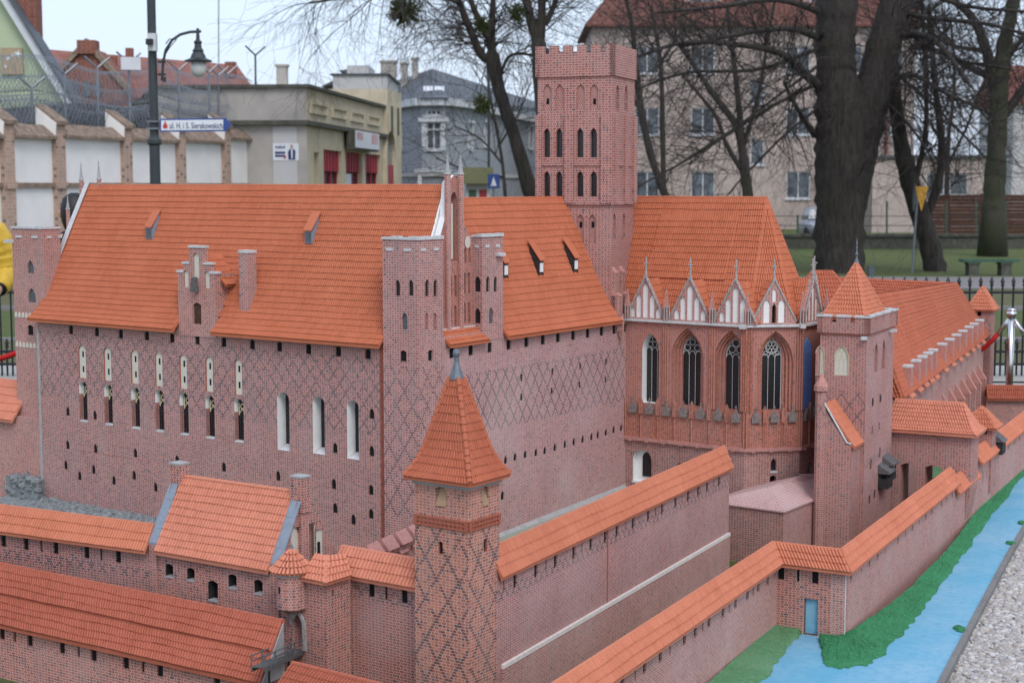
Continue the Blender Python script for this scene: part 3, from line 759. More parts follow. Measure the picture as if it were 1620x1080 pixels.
# ---------------------------------------------------------------- gable of the south wing
gb = thing('castle_gable', 'tall pointed brick gable with two slender pinnacled piers between the corner towers', 'gable', FE.w(.3, .95, -.08))
FG = FE.shift(o=-.045); FGp = FE.shift(o=-.037); gc = FG.pix(718.5, 400)[0]; zG = lambda y: FG.pix(718, y)[1]
hg = []
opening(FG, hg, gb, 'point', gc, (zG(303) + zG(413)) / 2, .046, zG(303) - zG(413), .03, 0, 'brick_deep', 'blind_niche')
for x, y, h_ in ((713, 452, 34), (720.5, 452, 34), (713, 500, 34), (720.5, 500, 34), (735, 449, 34), (742, 449, 34), (735, 497, 34), (742, 497, 34), (736, 405, 24), (743, 405, 24)):
    s = FG.pix(x, y)[0]; opening(FG, hg, gb, 'point', s, zG(y), .016, h_ * 6.5 / FPX, .014, 0, 'glass_grey' if y > 420 else 'cream_plaster', 'blind_niche')
def f(mb):
    L_ = gc - .13; R_ = gc + .165
    ol = [(L_, .99), (R_, .99), (R_, 1.36), (gc + .085, 1.47), (gc + .06, 1.50), (gc + .042, 1.66), (gc, zG(277)), (gc - .042, 1.66), (gc - .06, 1.52), (L_, 1.36)]
    wallface(mb, FG, ol, hg)
    for i in range(1, len(ol)):
        p, q = ol[i], ol[(i + 1) % len(ol)]
        mb.poly([FG.w(*p), FG.w(*q), FG.w(q[0], q[1], -.03), FG.w(p[0], p[1], -.03)], 1)
    mb.poly([FG.w(p[0], p[1], -.03) for p in reversed(ol)], 1)
one('wall', ['brick_church', 'white_plaster'], gb, f)
for x in (708.5, 729):
    s = FGp.pix(x, 400)[0]; zt = zG(277); c = FGp.w(s, 0, .0)
    one('pinnacle', ['brick_plain', 'spire_stone'], gb, lambda m: (m.lathe((c.x, c.y, 1.0), [(.0145, 0), (.0145, zt - 1.0)], 8, 0, math.pi / 8), spire(m, c, .0150, zG(243) - zt, zt, 1, 8)))
s0 = FG.pix(739, 385)[0]
def f(mb):
    c = FG.w(s0, zG(384), .002)
    for k in range(14):
        a0, a1 = k * math.pi / 7, (k + 1) * math.pi / 7
        mb.poly([FG.w(s0, zG(384), .003), FG.w(s0 + .02 * math.cos(a0), zG(384) + .026 * math.sin(a0), .003), FG.w(s0 + .02 * math.cos(a1), zG(384) + .026 * math.sin(a1), .003)])
one('roundel', 'cream_plaster', gb, f)
sl0 = FG.pix(719, 350)[0]
one('lancet', 'cream_plaster', gb, lambda m: fbox(m, FG, sl0 - .010, sl0 + .002, zG(410), zG(322), -.028, -.010))
L1, R1 = [FE.w(.168, 1.052, -.040), FE.w(.168, .995, .028)], [FE.w(.424, 1.052, -.040), FE.w(.445, .995, .028)]
r_ = MB(); under(r_, L1, R1, .01, n=2); r_ = r_.build('roof', 'tile_main', gb); tiled(r_, L1, R1, 4, .0120, 'tile_main', seed=5)
one('ledge', 'white_stone', gb, lambda m: fbox(m, FG, gc - .12, gc + .15, 1.045, 1.058, 0, .012))
def f(mb):
    a = [FS.w(-.088, z + .02, o) for o, z in prof[:4]]; b_ = [FS.w(-.088, z - .02, o) for o, z in prof[:4]]
    for i in range(3): mb.frame_box(a[i], a[i + 1] - a[i], FS.w(.008, 0) - FS.w(0, 0), b_[i] - a[i])
one('verge_parapet', 'white_plaster', gb, f)
# ---------------------------------------------------------------- east wing
ew = thing('castle_wing', 'brick castle wing right of the gable with pale lozenge-patterned wall', 'castle building', FE.w(.9, ZB, -.2))
holes = []
for px, py in [(715, 553), (745, 550), (775, 547), (805, 545), (833, 541), (859, 538), (883, 535), (907, 533), (930, 529), (952, 525), (972, 523), (988, 520)]:
    s, z = FE.pix(px, py); opening(FE, holes, ew, 'seg', s, .960, .033, .044, .006)
openpx(FE, holes, ew, 'rect', [(825, 597), (825, 628), (874, 588), (873, 618), (918, 579), (917, 608), (959, 572), (958, 600)], .016, .030, depth=.004)
openpx(FE, holes, ew, 'point', [(800, 727), (815, 722), (831, 718), (848, 715), (862, 712), (878, 707), (894, 702), (908, 698), (922, 694), (936, 690), (946, 687), (959, 683), (971, 679), (983, 676)], .024, .035, depth=.005)
openpx(FE, holes, ew, 'point', [(795, 783)], .026, .040, depth=.005)
one('wall', 'brick_east', ew, lambda m: (wallface(m, FE, [(.15, ZB), (1.62, ZB), (1.62, 1.03), (.15, 1.03)], holes), wallface(m, Face(FE.w(1.62, 0, -.54).xy, -bb), [(0, ZB), (1.04, ZB), (1.04, 1.03), (0, 1.03)])))
one('plinth', 'grey_cement', ew, lambda m: m.prism([FE.w(.17, ZB, .001), FE.w(.17, .122, .001), FE.w(.17, .09, .03), FE.w(.17, ZB, .03)], FE.w(1.62, .065) - FE.w(.17, 0)))
ep = [(-.27, 1.590), (-.19, 1.405), (-.11, 1.23), (-.05, 1.105), (0, 1.03), (.030, .998)]
Lp2 = [FE.w(.578, z, o) for o, z in ep]; Rp2 = [FE.w(1.535, z, o) for o, z in ep]
er = MB(); under(er, Lp2, Rp2, .012, n=10)
ep2 = [(-.27, 1.588), (-.35, 1.405), (-.43, 1.23), (-.49, 1.105), (-.54, 1.03), (-.57, .998)]
under(er, [FE.w(1.535, z, o) for o, z in ep2], [FE.w(.578, z, o) for o, z in ep2], .012)
er = er.build('roof', 'tile_main', ew)
tiled(er, Lp2, Rp2, 20, .0120, 'tile_main', seed=8)
tiled(er, [FE.w(1.535, z, o) for o, z in ep2], [FE.w(.578, z, o) for o, z in ep2], 14, .03, 'tile_main', split=False)
ridge_tiles(er, FE.w(.5, 1.590, -.27), FE.w(1.45, 1.590, -.27), .007, .03, 'tile_main')
one('verge_parapet', 'brick_plain', ew, lambda m: [m.frame_box(FE.w(1.537, ep[i][1] + .008, ep[i][0]), FE.w(1.537, ep[i + 1][1] + .008, ep[i + 1][0]) - FE.w(1.537, ep[i][1] + .008, ep[i][0]), FE.w(.014, 0) - FE.w(0, 0), (0, 0, -.1)) for i in range(5)])
for x, y in ((853, 418), (908, 416), (797, 428)):
    o = -.115; F = FE.shift(o=o); s, z = F.pix(x, y); z = 1.245
    s = F.pix(x, y)[0]
    def f(mb):
        q = lambda a, zz, oo: F.w(s + a, zz, oo); wd = .019; bk = .042
        mb.poly([q(-wd, z, .012), q(wd, z, .012), q(wd, z + .06, .012), q(-wd, z + .06, .012)], 0)
        for e in (-wd, wd): mb.poly([q(e, z - .02, .012), q(e, z + .06, .012), q(e, z + .135, -bk), q(e, z + .07, -bk)], 0)
        mb.prism([q(-wd - .005, z + .060, .022), q(wd + .005, z + .060, .022), q(wd + .005, z + .150, -bk - .006), q(-wd - .005, z + .150, -bk - .006)], (0, 0, .006), 1)
    h_ = one('roof_hatch', ['wood_dark', 'tile_main'], ew, f)
    inst('pane', panel_mesh('rect', .024, .040, 'white_plaster', 'pane'), h_, F.w(s, z + .03, .0145), F.rz)
# ---------------------------------------------------------------- SW tower at far left
FL = FS.shift(a=-2.40, o=-.03)
lt = thing('corner_tower', 'brick tower with white cap at the left end of the big roof', 'castle tower', FL.w(-.1, ZB, -.1))
hl = []; sL0, sL1 = FL.pix(23, 500)[0], FL.pix(70, 400)[0]; DL = .10
zL = lambda y: FL.pix(50, y)[1]
openpx(FL, hl, lt, 'point', [(48, 422)], 11, 21, depth=.010, mat='glass_grey', name='window')
openpx(FL, hl, lt, 'point', [(50, 467)], 13, 23, depth=.010, mat='glass_grey', name='window')
openpx(FL, hl, lt, 'seg', [(48, 522)], 9, 16, depth=.006)
def f(mb):
    wallface(mb, FL, [(sL0, ZB), (sL1, ZB), (sL1, zL(362)), (sL0, zL(362))], hl)
    Fw = Face(FL.w(sL1, 0).xy, bb); wallface(mb, Fw, [(0, ZB), (DL, ZB), (DL, zL(362)), (0, zL(362))])
    Fw = Face(FL.w(sL0, 0).xy, -bb); wallface(mb, Fw, [(-DL, ZB), (0, ZB), (0, zL(362)), (-DL, zL(362))])
    wallface(mb, Face(FL.w(sL1, 0, -DL).xy, -sd), [(0, ZB), (sL1 - sL0, ZB), (sL1 - sL0, zL(362)), (0, zL(362))])
    mb.poly([FL.w(sL0, zL(362)), FL.w(sL1, zL(362)), FL.w(sL1, zL(362), -DL), FL.w(sL0, zL(362), -DL)])
one('wall', 'brick_plain', lt, f)
caps(FL, sL0, sL1, zL(362), lt, 4); caps(Face(FL.w(sL1, 0).xy, bb), 0.0, DL, zL(362), lt, 3)
def frieze(mb, y):
    n = 9
    for i in range(n):
        s = sL0 + (i + .5) / n * (sL1 - sL0)
        mb.prism([FL.w(x, z, 0) for x, z in arch('point', s, zL(y + 9), .0165, .026, 3)], FL.w(0, 0, .003) - FL.w(0, 0))
for y in (494, 541): one('frieze', 'cream_plaster', lt, lambda m: frieze(m, y))
one('water_spout', 'white_stone', lt, lambda m: fbox(m, FL, sL0 - .03, sL0 + .012, zL(385), zL(380), -.01, .03))
# lower block at the left edge, with its own little roof
lb = thing('castle_annex', 'low brick annex with a small red roof at the left edge', 'castle building', FL.w(-.5, ZB, -.1))
FB_ = FL.shift(o=.03); sB1 = FB_.pix(64, 700)[0]
def f(mb):
    z = FB_.pix(40, 660)[1]
    wallface(mb, FB_, [(-1.2, ZB), (sB1, ZB), (sB1, z), (-1.2, z)]); mb.poly([FB_.w(-1.2, z), FB_.w(sB1, z), FB_.w(sB1, z, -.3), FB_.w(-1.2, z, -.3)])
    Fq = Face(FB_.w(sB1, 0).xy, bb); wallface(mb, Fq, [(0, ZB), (.03, ZB), (.03, z), (0, z)])
one('wall', 'brick_plain', lb, f)
one('drain_strip', 'grey_cement', lb, lambda m: fbox(m, FB_, sB1 + .001, sB1 + .016, ZB, .95, -.03, .004))
s0 = FB_.pix(27, 660)[0]; z0, z1 = FB_.pix(10, 662)[1], FB_.pix(10, 618)[1]
Lq, Rq = [FB_.w(-1.2, z1 + .04, -.10), FB_.w(-1.2, z0, .03)], [FB_.w(s0 + .01, z1 + .04, -.10), FB_.w(s0, z0, .03)]
m_ = MB(); under(m_, Lq, Rq, .012, n=2); r_ = m_.build('roof', 'tile_gate', lb); tiled(r_, Lq, Rq, 5, .013, 'tile_gate', seed=4)
# ---------------------------------------------------------------- bell tower
TT = math.radians(22); sdt = Vector((math.cos(TT), -math.sin(TT))); bt = Vector((math.sin(TT), math.cos(TT)))
p = at(969, 200, 7.46); K = p.xy
FK = Face(K, sdt); FKE = Face(K, bt); WS, WE = .383, .345
bell = thing('bell_tower', 'tallest square brick tower with crenellated top rising behind the roofs', 'castle tower', FK.w(-.19, .95, -.17))
zk = lambda y: FK.pix(968, y)[1]
h1, h2 = [], []
pw = .034; dpx = 7.46 / FPX
for x in (865, 884.5, 917.5, 939):
    for y, hh in ((291, 40), (226, 46)):
        s = FK.pix(x, y)[0]; n = opening(FK, h1, bell, 'point', s, FK.pix(x, y)[1], pw, hh * dpx, .022, 0, 'glass_dark', 'window')
    s, z = FK.pix(x + 1, 154); nn_ = opening(FK, h1, bell, 'point', s, z, .042, 41 * dpx, .008, 0, 'brick_bell', 'blind_niche')
    if x in (865, 939): inst('slit', panel_mesh('rect', .012, .026, 'black_void', 'slit'), nn_, FK.w(s, z - .02, -.007), FK.rz)
for x, x2 in ((975.5, 977), (989, 990.5)):
    for y, hh in ((292, 42), (228, 46)):
        s = FKE.pix(x, y)[0]; opening(FKE, h2, bell, 'point', s, FKE.pix(x, y)[1], .058, hh * dpx, .014, 0, 'brick_deep', 'blind_niche')
    s, z = FKE.pix(x2, 155); nn_ = opening(FKE, h2, bell, 'point', s, z, .05, 41 * dpx, .012, 0, 'brick_deep', 'blind_niche')
    inst('slit', panel_mesh('rect', .02, .06, 'black_void', 'slit'), nn_, FKE.w(s, z - .015, -.011), FKE.rz)
for x in (918, 937):
    s, z = FK.pix(x, 362); nn_ = opening(FK, h1, bell, 'point', s, z, .034, 46 * dpx, .010, 0, 'brick_bell', 'blind_niche')
    inst('slit', panel_mesh('rect', .012, .028, 'black_void', 'slit'), nn_, FK.w(s, z + .02, -.009), FK.rz)
for x in (972, 987):
    s, z = FKE.pix(x, 358); nn_ = opening(FKE, h2, bell, 'point', s, z, .045, 42 * dpx, .012, 0, 'brick_deep', 'blind_niche')
ZP = zk(120)
def f(mb):
    wallface(mb, FK, [(-WS, .95), (0, .95), (0, ZP), (-WS, ZP)], h1); wallface(mb, FKE, [(0, .95), (WE, .95), (WE, ZP), (0, ZP)], h2)
    wallface(mb, Face(FKE.w(WE, 0).xy, -sdt), [(0, .95), (WS, .95), (WS, ZP), (0, ZP)]); wallface(mb, Face(FK.w(-WS, 0).xy, -bt), [(-WE, .95), (0, .95), (0, ZP), (-WE, ZP)])
one('wall', 'brick_bell', bell, f)
def f(mb):
    for a, b_ in ((844, 857), (894, 908), (952, 969.2)):
        fbox(mb, FK, max(-WS - .006, FK.pix(a, 250)[0]), min(.008, FK.pix(b_, 250)[0] + .001), zk(322), zk(180), .0, .016)
    for a, b_ in ((0.0, .05), (.155, .20), (WE - .05, WE + .006)):
        fbox(mb, FKE, a, b_, zk(322), zk(180), .0, .016)
    fbox(mb, FK, -WS - .004, .006, zk(262), zk(258), 0, .006); fbox(mb, FKE, 0, WE, zk(262), zk(258), 0, .006)
    fbox(mb, FK, -WS - .008, .011, zk(324), zk(318), 0, .012); fbox(mb, FKE, -.0, WE, zk(324), zk(318), 0, .012)
one('pilaster', 'brick_bell', bell, f)
def f(mb):
    e = .009; zt, zm = zk(70), zk(82)
    for F, a, b_, nm in ((FK, -WS - e, e, 6), (FKE, -e, WE + e, 5), (Face(FKE.w(WE, 0).xy, -sdt), -e, WS + e, 6), (Face(FK.w(-WS, 0).xy, -bt), -WE - e, e, 5)):
        o0, o1 = e - .022, e
        st = (b_ - a) / (nm - .36); ol = [(a, ZP), (b_, ZP)]; x = b_
        pts = []
        for i in range(nm):
            x0 = a + st * i; x1 = min(b_, x0 + st * .64); pts += [(x0, zt), (x1, zt)]
            if i < nm - 1: pts += [(x1, zm), (x0 + st, zm)]
        ol = [(a, ZP), (b_, ZP)] + list(reversed(pts))
        Fo = F.shift(o=e); wallface(mb, Fo, ol)
        for i in range(1, len(ol)):
            p_, q_ = ol[i], ol[(i + 1) % len(ol)]; mb.poly([Fo.w(*p_), Fo.w(*q_), Fo.w(q_[0], q_[1], -.022), Fo.w(p_[0], p_[1], -.022)])
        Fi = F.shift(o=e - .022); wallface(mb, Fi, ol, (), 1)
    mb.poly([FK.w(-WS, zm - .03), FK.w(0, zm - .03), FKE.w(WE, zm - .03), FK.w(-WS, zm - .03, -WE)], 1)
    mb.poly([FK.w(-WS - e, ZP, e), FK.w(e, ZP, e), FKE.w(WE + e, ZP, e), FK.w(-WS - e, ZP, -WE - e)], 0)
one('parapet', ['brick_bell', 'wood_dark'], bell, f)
def f(mb):
    for x in (963, 980, 996):
        s = FKE.pix(x, 470)[0] if x > 969 else .0
        for z0, z1, o in ((zk(505), zk(432), .022), (zk(505), zk(468), .045)):
            a = max(s - .02, -.005); fbox(mb, FKE, a, a + .042, .95, z1, 0, o)
            mb.prism([FKE.w(a - .001, z1, 0), FKE.w(a - .001, z1, o + .002), FKE.w(a - .001, z1 + .03, 0)], FKE.w(.044, 0) - FKE.w(0, 0), 1)
one('buttress', ['brick_bell', 'pink_cap'], bell, f)
# ---------------------------------------------------------------- church with apse
Q = FE.w(1.615, 0).xy
def ch(t, w, z): 
    p = Q + sd * t + bb * w; return Vector((p.x, p.y, z))
A1 = .19
XT = .650
VT = [(0, 0), (XT, 0), (XT + A1, A1), (XT + A1, A1 + .27), (XT, A1 * 2 + .27), (-.35, A1 * 2 + .27)]
chu = thing('castle_church', 'brick chapel with polygonal apse, tall traceried windows and white-niched gables', 'church', ch(.4, .3, ZB))
FCs = [Face(ch(*VT[i], 0).xy, ch(*VT[i + 1], 0).xy - ch(*VT[i], 0).xy) for i in range(5)]
LEN = [(ch(*VT[i + 1], 0) - ch(*VT[i], 0)).length for i in range(5)]
FC, F2_, F3_ = FCs[:3]
ZS, ZC = .418, .995
lo = [[], [], [], [], []]; hi = [[], [], [], [], []]
def tracery(F, s, zc, w, h, dep, parent, style):
    mb = MB(); zt = zc + h / 2; zb = zc - h / 2; q = lambda a, z: F.w(s + a, z, -dep + .004)
    for a in (-w / 6, w / 6): mb.tube([q(a, zb), q(a, zt - w * .95)], .0016, 4)
    ol = arch('point', 0, zb, w * .97, h * .99)
    mb.tube([q(x, z) for x, z in ol[1:]], .0028, 4)
    zz = zt - w * .95
    for k in range(3):
        a = (k - 1) * w / 3
        mb.tube([q(a - w / 6, zz), q(a - w / 9, zz + w * .14), q(a, zz + w * .2), q(a + w / 9, zz + w * .14), q(a + w / 6, zz)], .0022, 4)
    def ring(cx, cz, r, n=12, rad=.002):
        mb.tube([q(cx + r * math.cos(2 * math.pi * i / n), cz + r * math.sin(2 * math.pi * i / n)) for i in range(n + 1)], rad, 4)
    if style == 0:
        for k in range(3): ring((k - 1) * w * .26, zz + w * (.34 if k != 1 else .62), w * .15)
    elif style == 1:
        for a, e in ((0, .70), (-.2, .40), (.2, .40)): ring(a * w, zz + e * w, w * .17)
    else:
        for k in range(6): ring(w * .17 * math.cos(k * math.pi / 3), zz + w * .50 + w * .17 * math.sin(k * math.pi / 3), w * .10, 8)
        ring(0, zz + w * .5, w * .30, 14, .0025)
        for a in (-.3, .3): ring(a * w, zz + .22 * w, w * .1, 8)
    return mb.build('tracery', 'tracery_white', parent)
# lower openings
for px, py, kind, w_, h_, dep, mat, mi, Fi in ((1016, 737, 'round', .104, .162, .032, 'glass_dark', 1, 0), (1076, 752, 'round', .085, .12, .04, 'black_void', 1, 0), (1224, 735, 'point', .027, .062, .02, 'glass_dark', 0, 1), (1223, 761, 'seg', .032, .055, .03, 'black_void', 0, 1), (1281, 750, 'point', .075, .12, .02, 'glass_grey', 0, 2)):
    F = FCs[Fi]; s, z = F.pix(px, py); n = opening(F, lo[Fi], chu, kind, s, z, w_, h_, dep, mi, mat if px != 1016 else 'white_plaster', 'window')
    if px == 1016: inst('pane', panel_mesh('round', .052, .118, 'glass_dark', 'pane'), n, F.w(s + .014, z + .006, -dep + .006), F.rz)
    if kind != 'seg': one('sill', 'white_stone', n, lambda m: fbox(m, F, s - w_ / 2 - .004, s + w_ / 2 + .004, z - h_ / 2 - .006, z - h_ / 2 + .001, -.02, .006))
# the great windows
wins = [(0, FC.pix(1029, 580)[0], .092, None, 0), (0, FC.pix(1087, 580)[0], .100, .176, 0), (0, FC.pix(1156, 580)[0], .102, .178, 1), (1, F2_.pix(1226, 590)[0], .098, .176, 2), (2, .058, .108, .13, -1), (3, LEN[3] / 2, .085, .14, 0)]
for Fi, s, wi, wo, st in wins:
    F = FCs[Fi]; zb, zt = .600, .938
    if wo is None:
        n = opening(F, hi[Fi], chu, 'point', s, (zb + zt) / 2, wi, zt - zb, .045, 1, 'glass_dark', 'window'); tracery(F, s, (zb + zt) / 2, wi, zt - zb, .045, n, st)
        continue
    if st < 0:
        n = inst('mosaic_panel', panel_mesh('point', wi, zt - zb, 'blue_mosaic', 'mosaic_panel'), chu, F.w(s, (zb + zt) / 2, .0045), F.rz); D_ = .0265; hN = zt - zb
    steps = 4; rings = []
    for k in range(steps):
        t = k / (steps - 1); w_ = wo + (wi - wo) * t; top = .975 + (zt - .975) * t; rings.append(arch('point', s, zb - .012 + .012 * t, w_, top - (zb - .012 + .012 * t)))
    if st >= 0: hi[Fi].append((rings[0], .014, 0, None, None))
    mb = MB()
    for k in range(steps - 1 if st >= 0 else 0):
        a, b_ = rings[k], rings[k + 1]; d = .014 * (k + 1)
        for i in range(len(a)):
            j = (i + 1) % len(a)
            mb.poly([F.w(*a[i], -d), F.w(*a[j], -d), F.w(*b_[j], -d), F.w(*b_[i], -d)])
            mb.poly([F.w(*b_[i], -d), F.w(*b_[j], -d), F.w(*b_[j], -d - .014), F.w(*b_[i], -d - .014)])
    if st >= 0: n = mb.build('window_surround', 'brick_red', chu); D_ = .014 * steps; hN = zt - zb
    if st >= 0:
        inst('window', panel_mesh('point', wi, hN, 'glass_dark', 'window'), n, F.w(s, (zb + zt) / 2, -D_), F.rz); tracery(F, s, (zb + zt) / 2, wi, hN, D_, n, st)
    else:
        mb = MB(); r7 = random.Random(5)
        for k in range(26):
            x, z = r7.uniform(-.03, .03), zb + .03 + k / 26 * (hN - .09); c = (s + x, z)
            pts = []
            for a in range(10):
                rr_ = .0042 if a % 2 == 0 else .0018; pts.append(F.w(c[0] + rr_ * math.sin(a * math.pi / 5), c[1] + rr_ * math.cos(a * math.pi / 5), -D_ + .0315))
            mb.poly(pts)
        mb.build('gold_stars', 'gold', n)
for i in range(5):
    F, L_ = FCs[i], LEN[i]
    m1 = MB(); wallface(m1, F, [(0, ZB), (L_, ZB), (L_, ZS), (0, ZS)], lo[i]); m1.build('wall_base', ['brick_church_base', 'white_plaster'], chu)
    m2 = MB(); wallface(m2, F, [(0, ZS), (L_, ZS), (L_, ZC + .01), (0, ZC + .01)], hi[i]); m2.build('wall', ['brick_church', 'white_plaster'], chu)
    if i > 3: continue
    # red arcaded zone below the windows, string course, cornice
    m3 = MB(); nb = {0: 7, 1: 3, 2: 3, 3: 3}[i]
    fbox(m3, F, .0 if i else .004, L_, ZS + .01, .565, .0, .004)
    for k in range(nb + 1):
        a = L_ * k / nb; m3.lathe(F.w(min(max(a, .006), L_ - .004), ZS + .008, .006), [(.0055, 0), (.0055, .17)], 6)
    m3.build('arcade_band', 'brick_red', chu)
    m4 = MB(); fbox(m4, F, -.006, L_ + .006, ZS - .006, ZS + .010, -.002, .014); 
    for k in range(nb): fbox(m4, F, L_ * (k + .3) / nb, L_ * (k + .3) / nb + .018, ZS - .010, ZS + .004, 0, .018)
    m4.build('string_course', 'pink_cap', chu)
    one('cornice', 'white_stone', chu, lambda m: fbox(m, F, -.008, L_ + .008, ZC, ZC + .011, -.005, .018))
    one('water_spout', 'white_stone', chu, lambda m: fbox(m, F, L_ - .018, L_ + .006, ZC - .006, ZC + .014, -.005, .040))
    # canopies under the windows
    for k in range(nb):
        a = L_ * (k + .5) / nb + .004
        def f(mb):
            mb.prism([F.w(a - .020, .548, .004), F.w(a + .020, .548, .004), F.w(a + .021, .572, .004), F.w(a + .008, .590, .004), F.w(a, .606, .004), F.w(a - .008, .590, .004), F.w(a - .021, .572, .004)], F.w(0, 0, .014) - F.w(0, 0))
            mb.tube([F.w(a, .600, .011), F.w(a, .628, .011)], .0022, 5); mb.tube([F.w(a - .007, .618, .011), F.w(a + .007, .618, .011)], .002, 5)
            for e in (-1, 1): mb.tube([F.w(a + e * .021, .570, .012), F.w(a + e * .010, .590, .012), F.w(a, .608, .012)], .0025, 5)
        one('canopy', 'canopy_stone', chu, f)
        b0 = L_ * (k + 1) / nb
        if k < nb - 1: one('canopy_pier', 'brick_red', chu, lambda m: (fbox(m, F, b0 - .007, b0 + .011, .545, .598, .003, .017), m.prism([F.w(b0 - .008, .598, .002), F.w(b0 + .012, .598, .002), F.w(b0 + .002, .628, .002)], F.w(0, 0, .014) - F.w(0, 0))))
    # clustered wall shafts between windows
    if i < 3:
        for a in ({0: (.225, .475, .640), 1: (.012, .262), 2: (.255,)}[i]):
            one('wall_shaft', 'brick_red', chu, lambda m: [m.lathe(F.w(a + e, .60, .003), [(.006, 0), (.006, .39)], 6) for e in ((-.012, .0, .012))])
# gables over the cornice
gabs = [(0, FC.pix(1020, 505)[0], 0), (0, FC.pix(1090, 509)[0], 0), (0, FC.pix(1162, 515)[0], 0), (1, LEN[1] / 2, 1), (2, LEN[2] / 2, 0), (3, LEN[3] / 2, 0)]
Z0 = ZC + .0115
for Fi, s, st in gabs:
    F = FCs[Fi].shift(o=-.004); hw_, H_ = .107, .205; hg = []
    if Fi == 0 and s < .15: hw_ = .102
    ns = [(0, .166, .030), (-.037, .112, .028), (.037, .112, .028), (-.070, .050, .026), (.070, .050, .026)] if st == 0 else [(-.036, .110, .032), (.036, .110, .032)]
    g_o = MB(); items = []
    for a, h_, w_ in ns:
        hg.append((arch('point', s + a, Z0 + .006, w_, h_, 4), .006, 0, None, None)); items.append((a, h_, w_, Z0 + .006, 'white_plaster', 'white_niche'))
    if st == 1:
        hg.append((arch('point', s, Z0 + .006, .020, .088, 4), .02, 0, None, None)); items.append((0, .088, .020, Z0 + .006, 'black_void', 'doorway'))
        hg.append((arch('point', s, Z0 + .104, .020, .062, 4), .006, 0, None, None)); items.append((0, .062, .020, Z0 + .104, 'white_plaster', 'white_niche'))
    ol = [(s - hw_, Z0), (s + hw_, Z0), (s + hw_, Z0 + .012), (s, Z0 + H_), (s - hw_, Z0 + .012)]
    wallface(g_o, F, ol, hg)
    for i in range(1, 5):
        p_, q_ = ol[i], ol[(i + 1) % 5]; g_o.poly([F.w(*p_), F.w(*q_), F.w(q_[0], q_[1], -.025), F.w(p_[0], p_[1], -.025)])
    g_o.poly([F.w(p_[0], p_[1], -.025) for p_ in reversed(ol)])
    go = g_o.build('gable', 'brick_plain', chu)
    for a, h_, w_, zf, mt, nm in items:
        inst(nm, panel_mesh('point', w_, h_, mt, nm), go, F.w(s + a, zf + h_ / 2, -.006 if mt != 'black_void' else -.02), F.rz)
    def f(mb):
        for e in (-1, 1):
            a, b_ = F.w(s + e * hw_, Z0 + .014, .002), F.w(s, Z0 + H_ + .004, .002)
            mb.tube([a, b_], .0042, 5)
            for k in range(9):
                q_ = a.lerp(b_, (k + .5) / 9); mb.box(q_ + Vector((0, 0, .002)), .006, .006, .008, F.rz)
        c = F.w(s, Z0 + H_, -.005)
        mb.lathe(c, [(.007, -.01), (.006, .01), (.0045, .045), (.007, .05), (.004, .056), (.003, .082), (.0045, .087), (.001, .098)], 6)
        mb.tube([F.w(s - .014, Z0 + H_ + .062, -.005), F.w(s + .014, Z0 + H_ + .062, -.005)], .003, 5); mb.tube([F.w(s, Z0 + H_ + .062, -.018), F.w(s, Z0 + H_ + .062, .010)], .003, 5)
    one('crocket_trim', 'stone_trim', go, f)
    # little saddle roof behind each gable
    for e in (-1, 1):
        a = [F.w(s, Z0 + H_ - .012, -.026), F.w(s + e * hw_ * .98, Z0 + .004, -.026)]; b_ = [F.w(s, Z0 + H_ - .012, -.135), F.w(s + e * hw_ * .98, Z0 + .004, -.045)]
        if e > 0: a, b_ = b_, a
        m5 = MB(); m5.poly([a[0], a[1], b_[1], b_[0]]); m5.build('gable_roof', 'tile_main', go); tiled(go, a, b_, 6, .0120, 'tile_main', split=False)
# pinnacles between the gables
for Fi, s in ((0, .228), (0, .472), (1, .003), (2, .0), (3, 0), (0, .012)):
    c = FCs[Fi].w(s, 0, .004)
    one('pinnacle', ['stone_trim', 'brick_red', 'pink_cap'], chu, lambda m: (m.lathe((c.x, c.y, Z0), [(.017, 0), (.017, .062)], 4, 1, math.pi / 4 - TH), m.lathe((c.x, c.y, Z0 + .060), [(.020, 0), (.015, .014), (.002, .080)], 4, 2, math.pi / 4 - TH), m.lathe((c.x, c.y, Z0 + .137), [(.004, 0), (.001, .012)], 4, 0), [m.tube([(c.x + dx, c.y + dy, Z0), (c.x + dx, c.y + dy, Z0 + .07)], .003, 4, 0) for dx, dy in ((-.012, -.012), (.012, -.014), (.0, -.02))]))
# church roof
ZR_, WR = 1.590, .325
rid0, rid1 = ch(-.30, WR, ZR_), ch(.585, WR, ZR_)
def eave(i, ins=.035):
    t, w_ = VT[i]; c = (.585, WR); return t + (c[0] - t) * ins * 1.2, w_ + (c[1] - w_) * ins * 3
ev = [(-.30, .03), (XT - .01, .03), (XT - .01 + A1 - .028, A1 + .010), (XT - .01 + A1 - .028, A1 + .26), (XT - .01, A1 * 2 + .24), (-.30, A1 * 2 + .24)]
def slope(top, e):
    a = Vector(top); b_ = ch(*e, 1.0); m = a.lerp(b_, .68) - Vector((0, 0, .018)); return [a, m, b_]
cr = MB(); pairs = [(slope(rid0, ev[0]), slope(rid1, ev[1])), (slope(rid1, ev[1]), slope(rid1, ev[2])), (slope(rid1, ev[2]), slope(rid1, ev[3])), (slope(rid1, ev[3]), slope(rid1, ev[4])), (slope(rid1, ev[4]), slope(rid0, ev[5]))]
for a, b_ in pairs: under(cr, a, b_, .012, n=4)
cro = cr.build('roof', 'tile_main', chu)
for k, (a, b_) in enumerate(pairs): tiled(cro, a, b_, 20, .0120, 'tile_main', seed=20 + k, split=(k < 3))
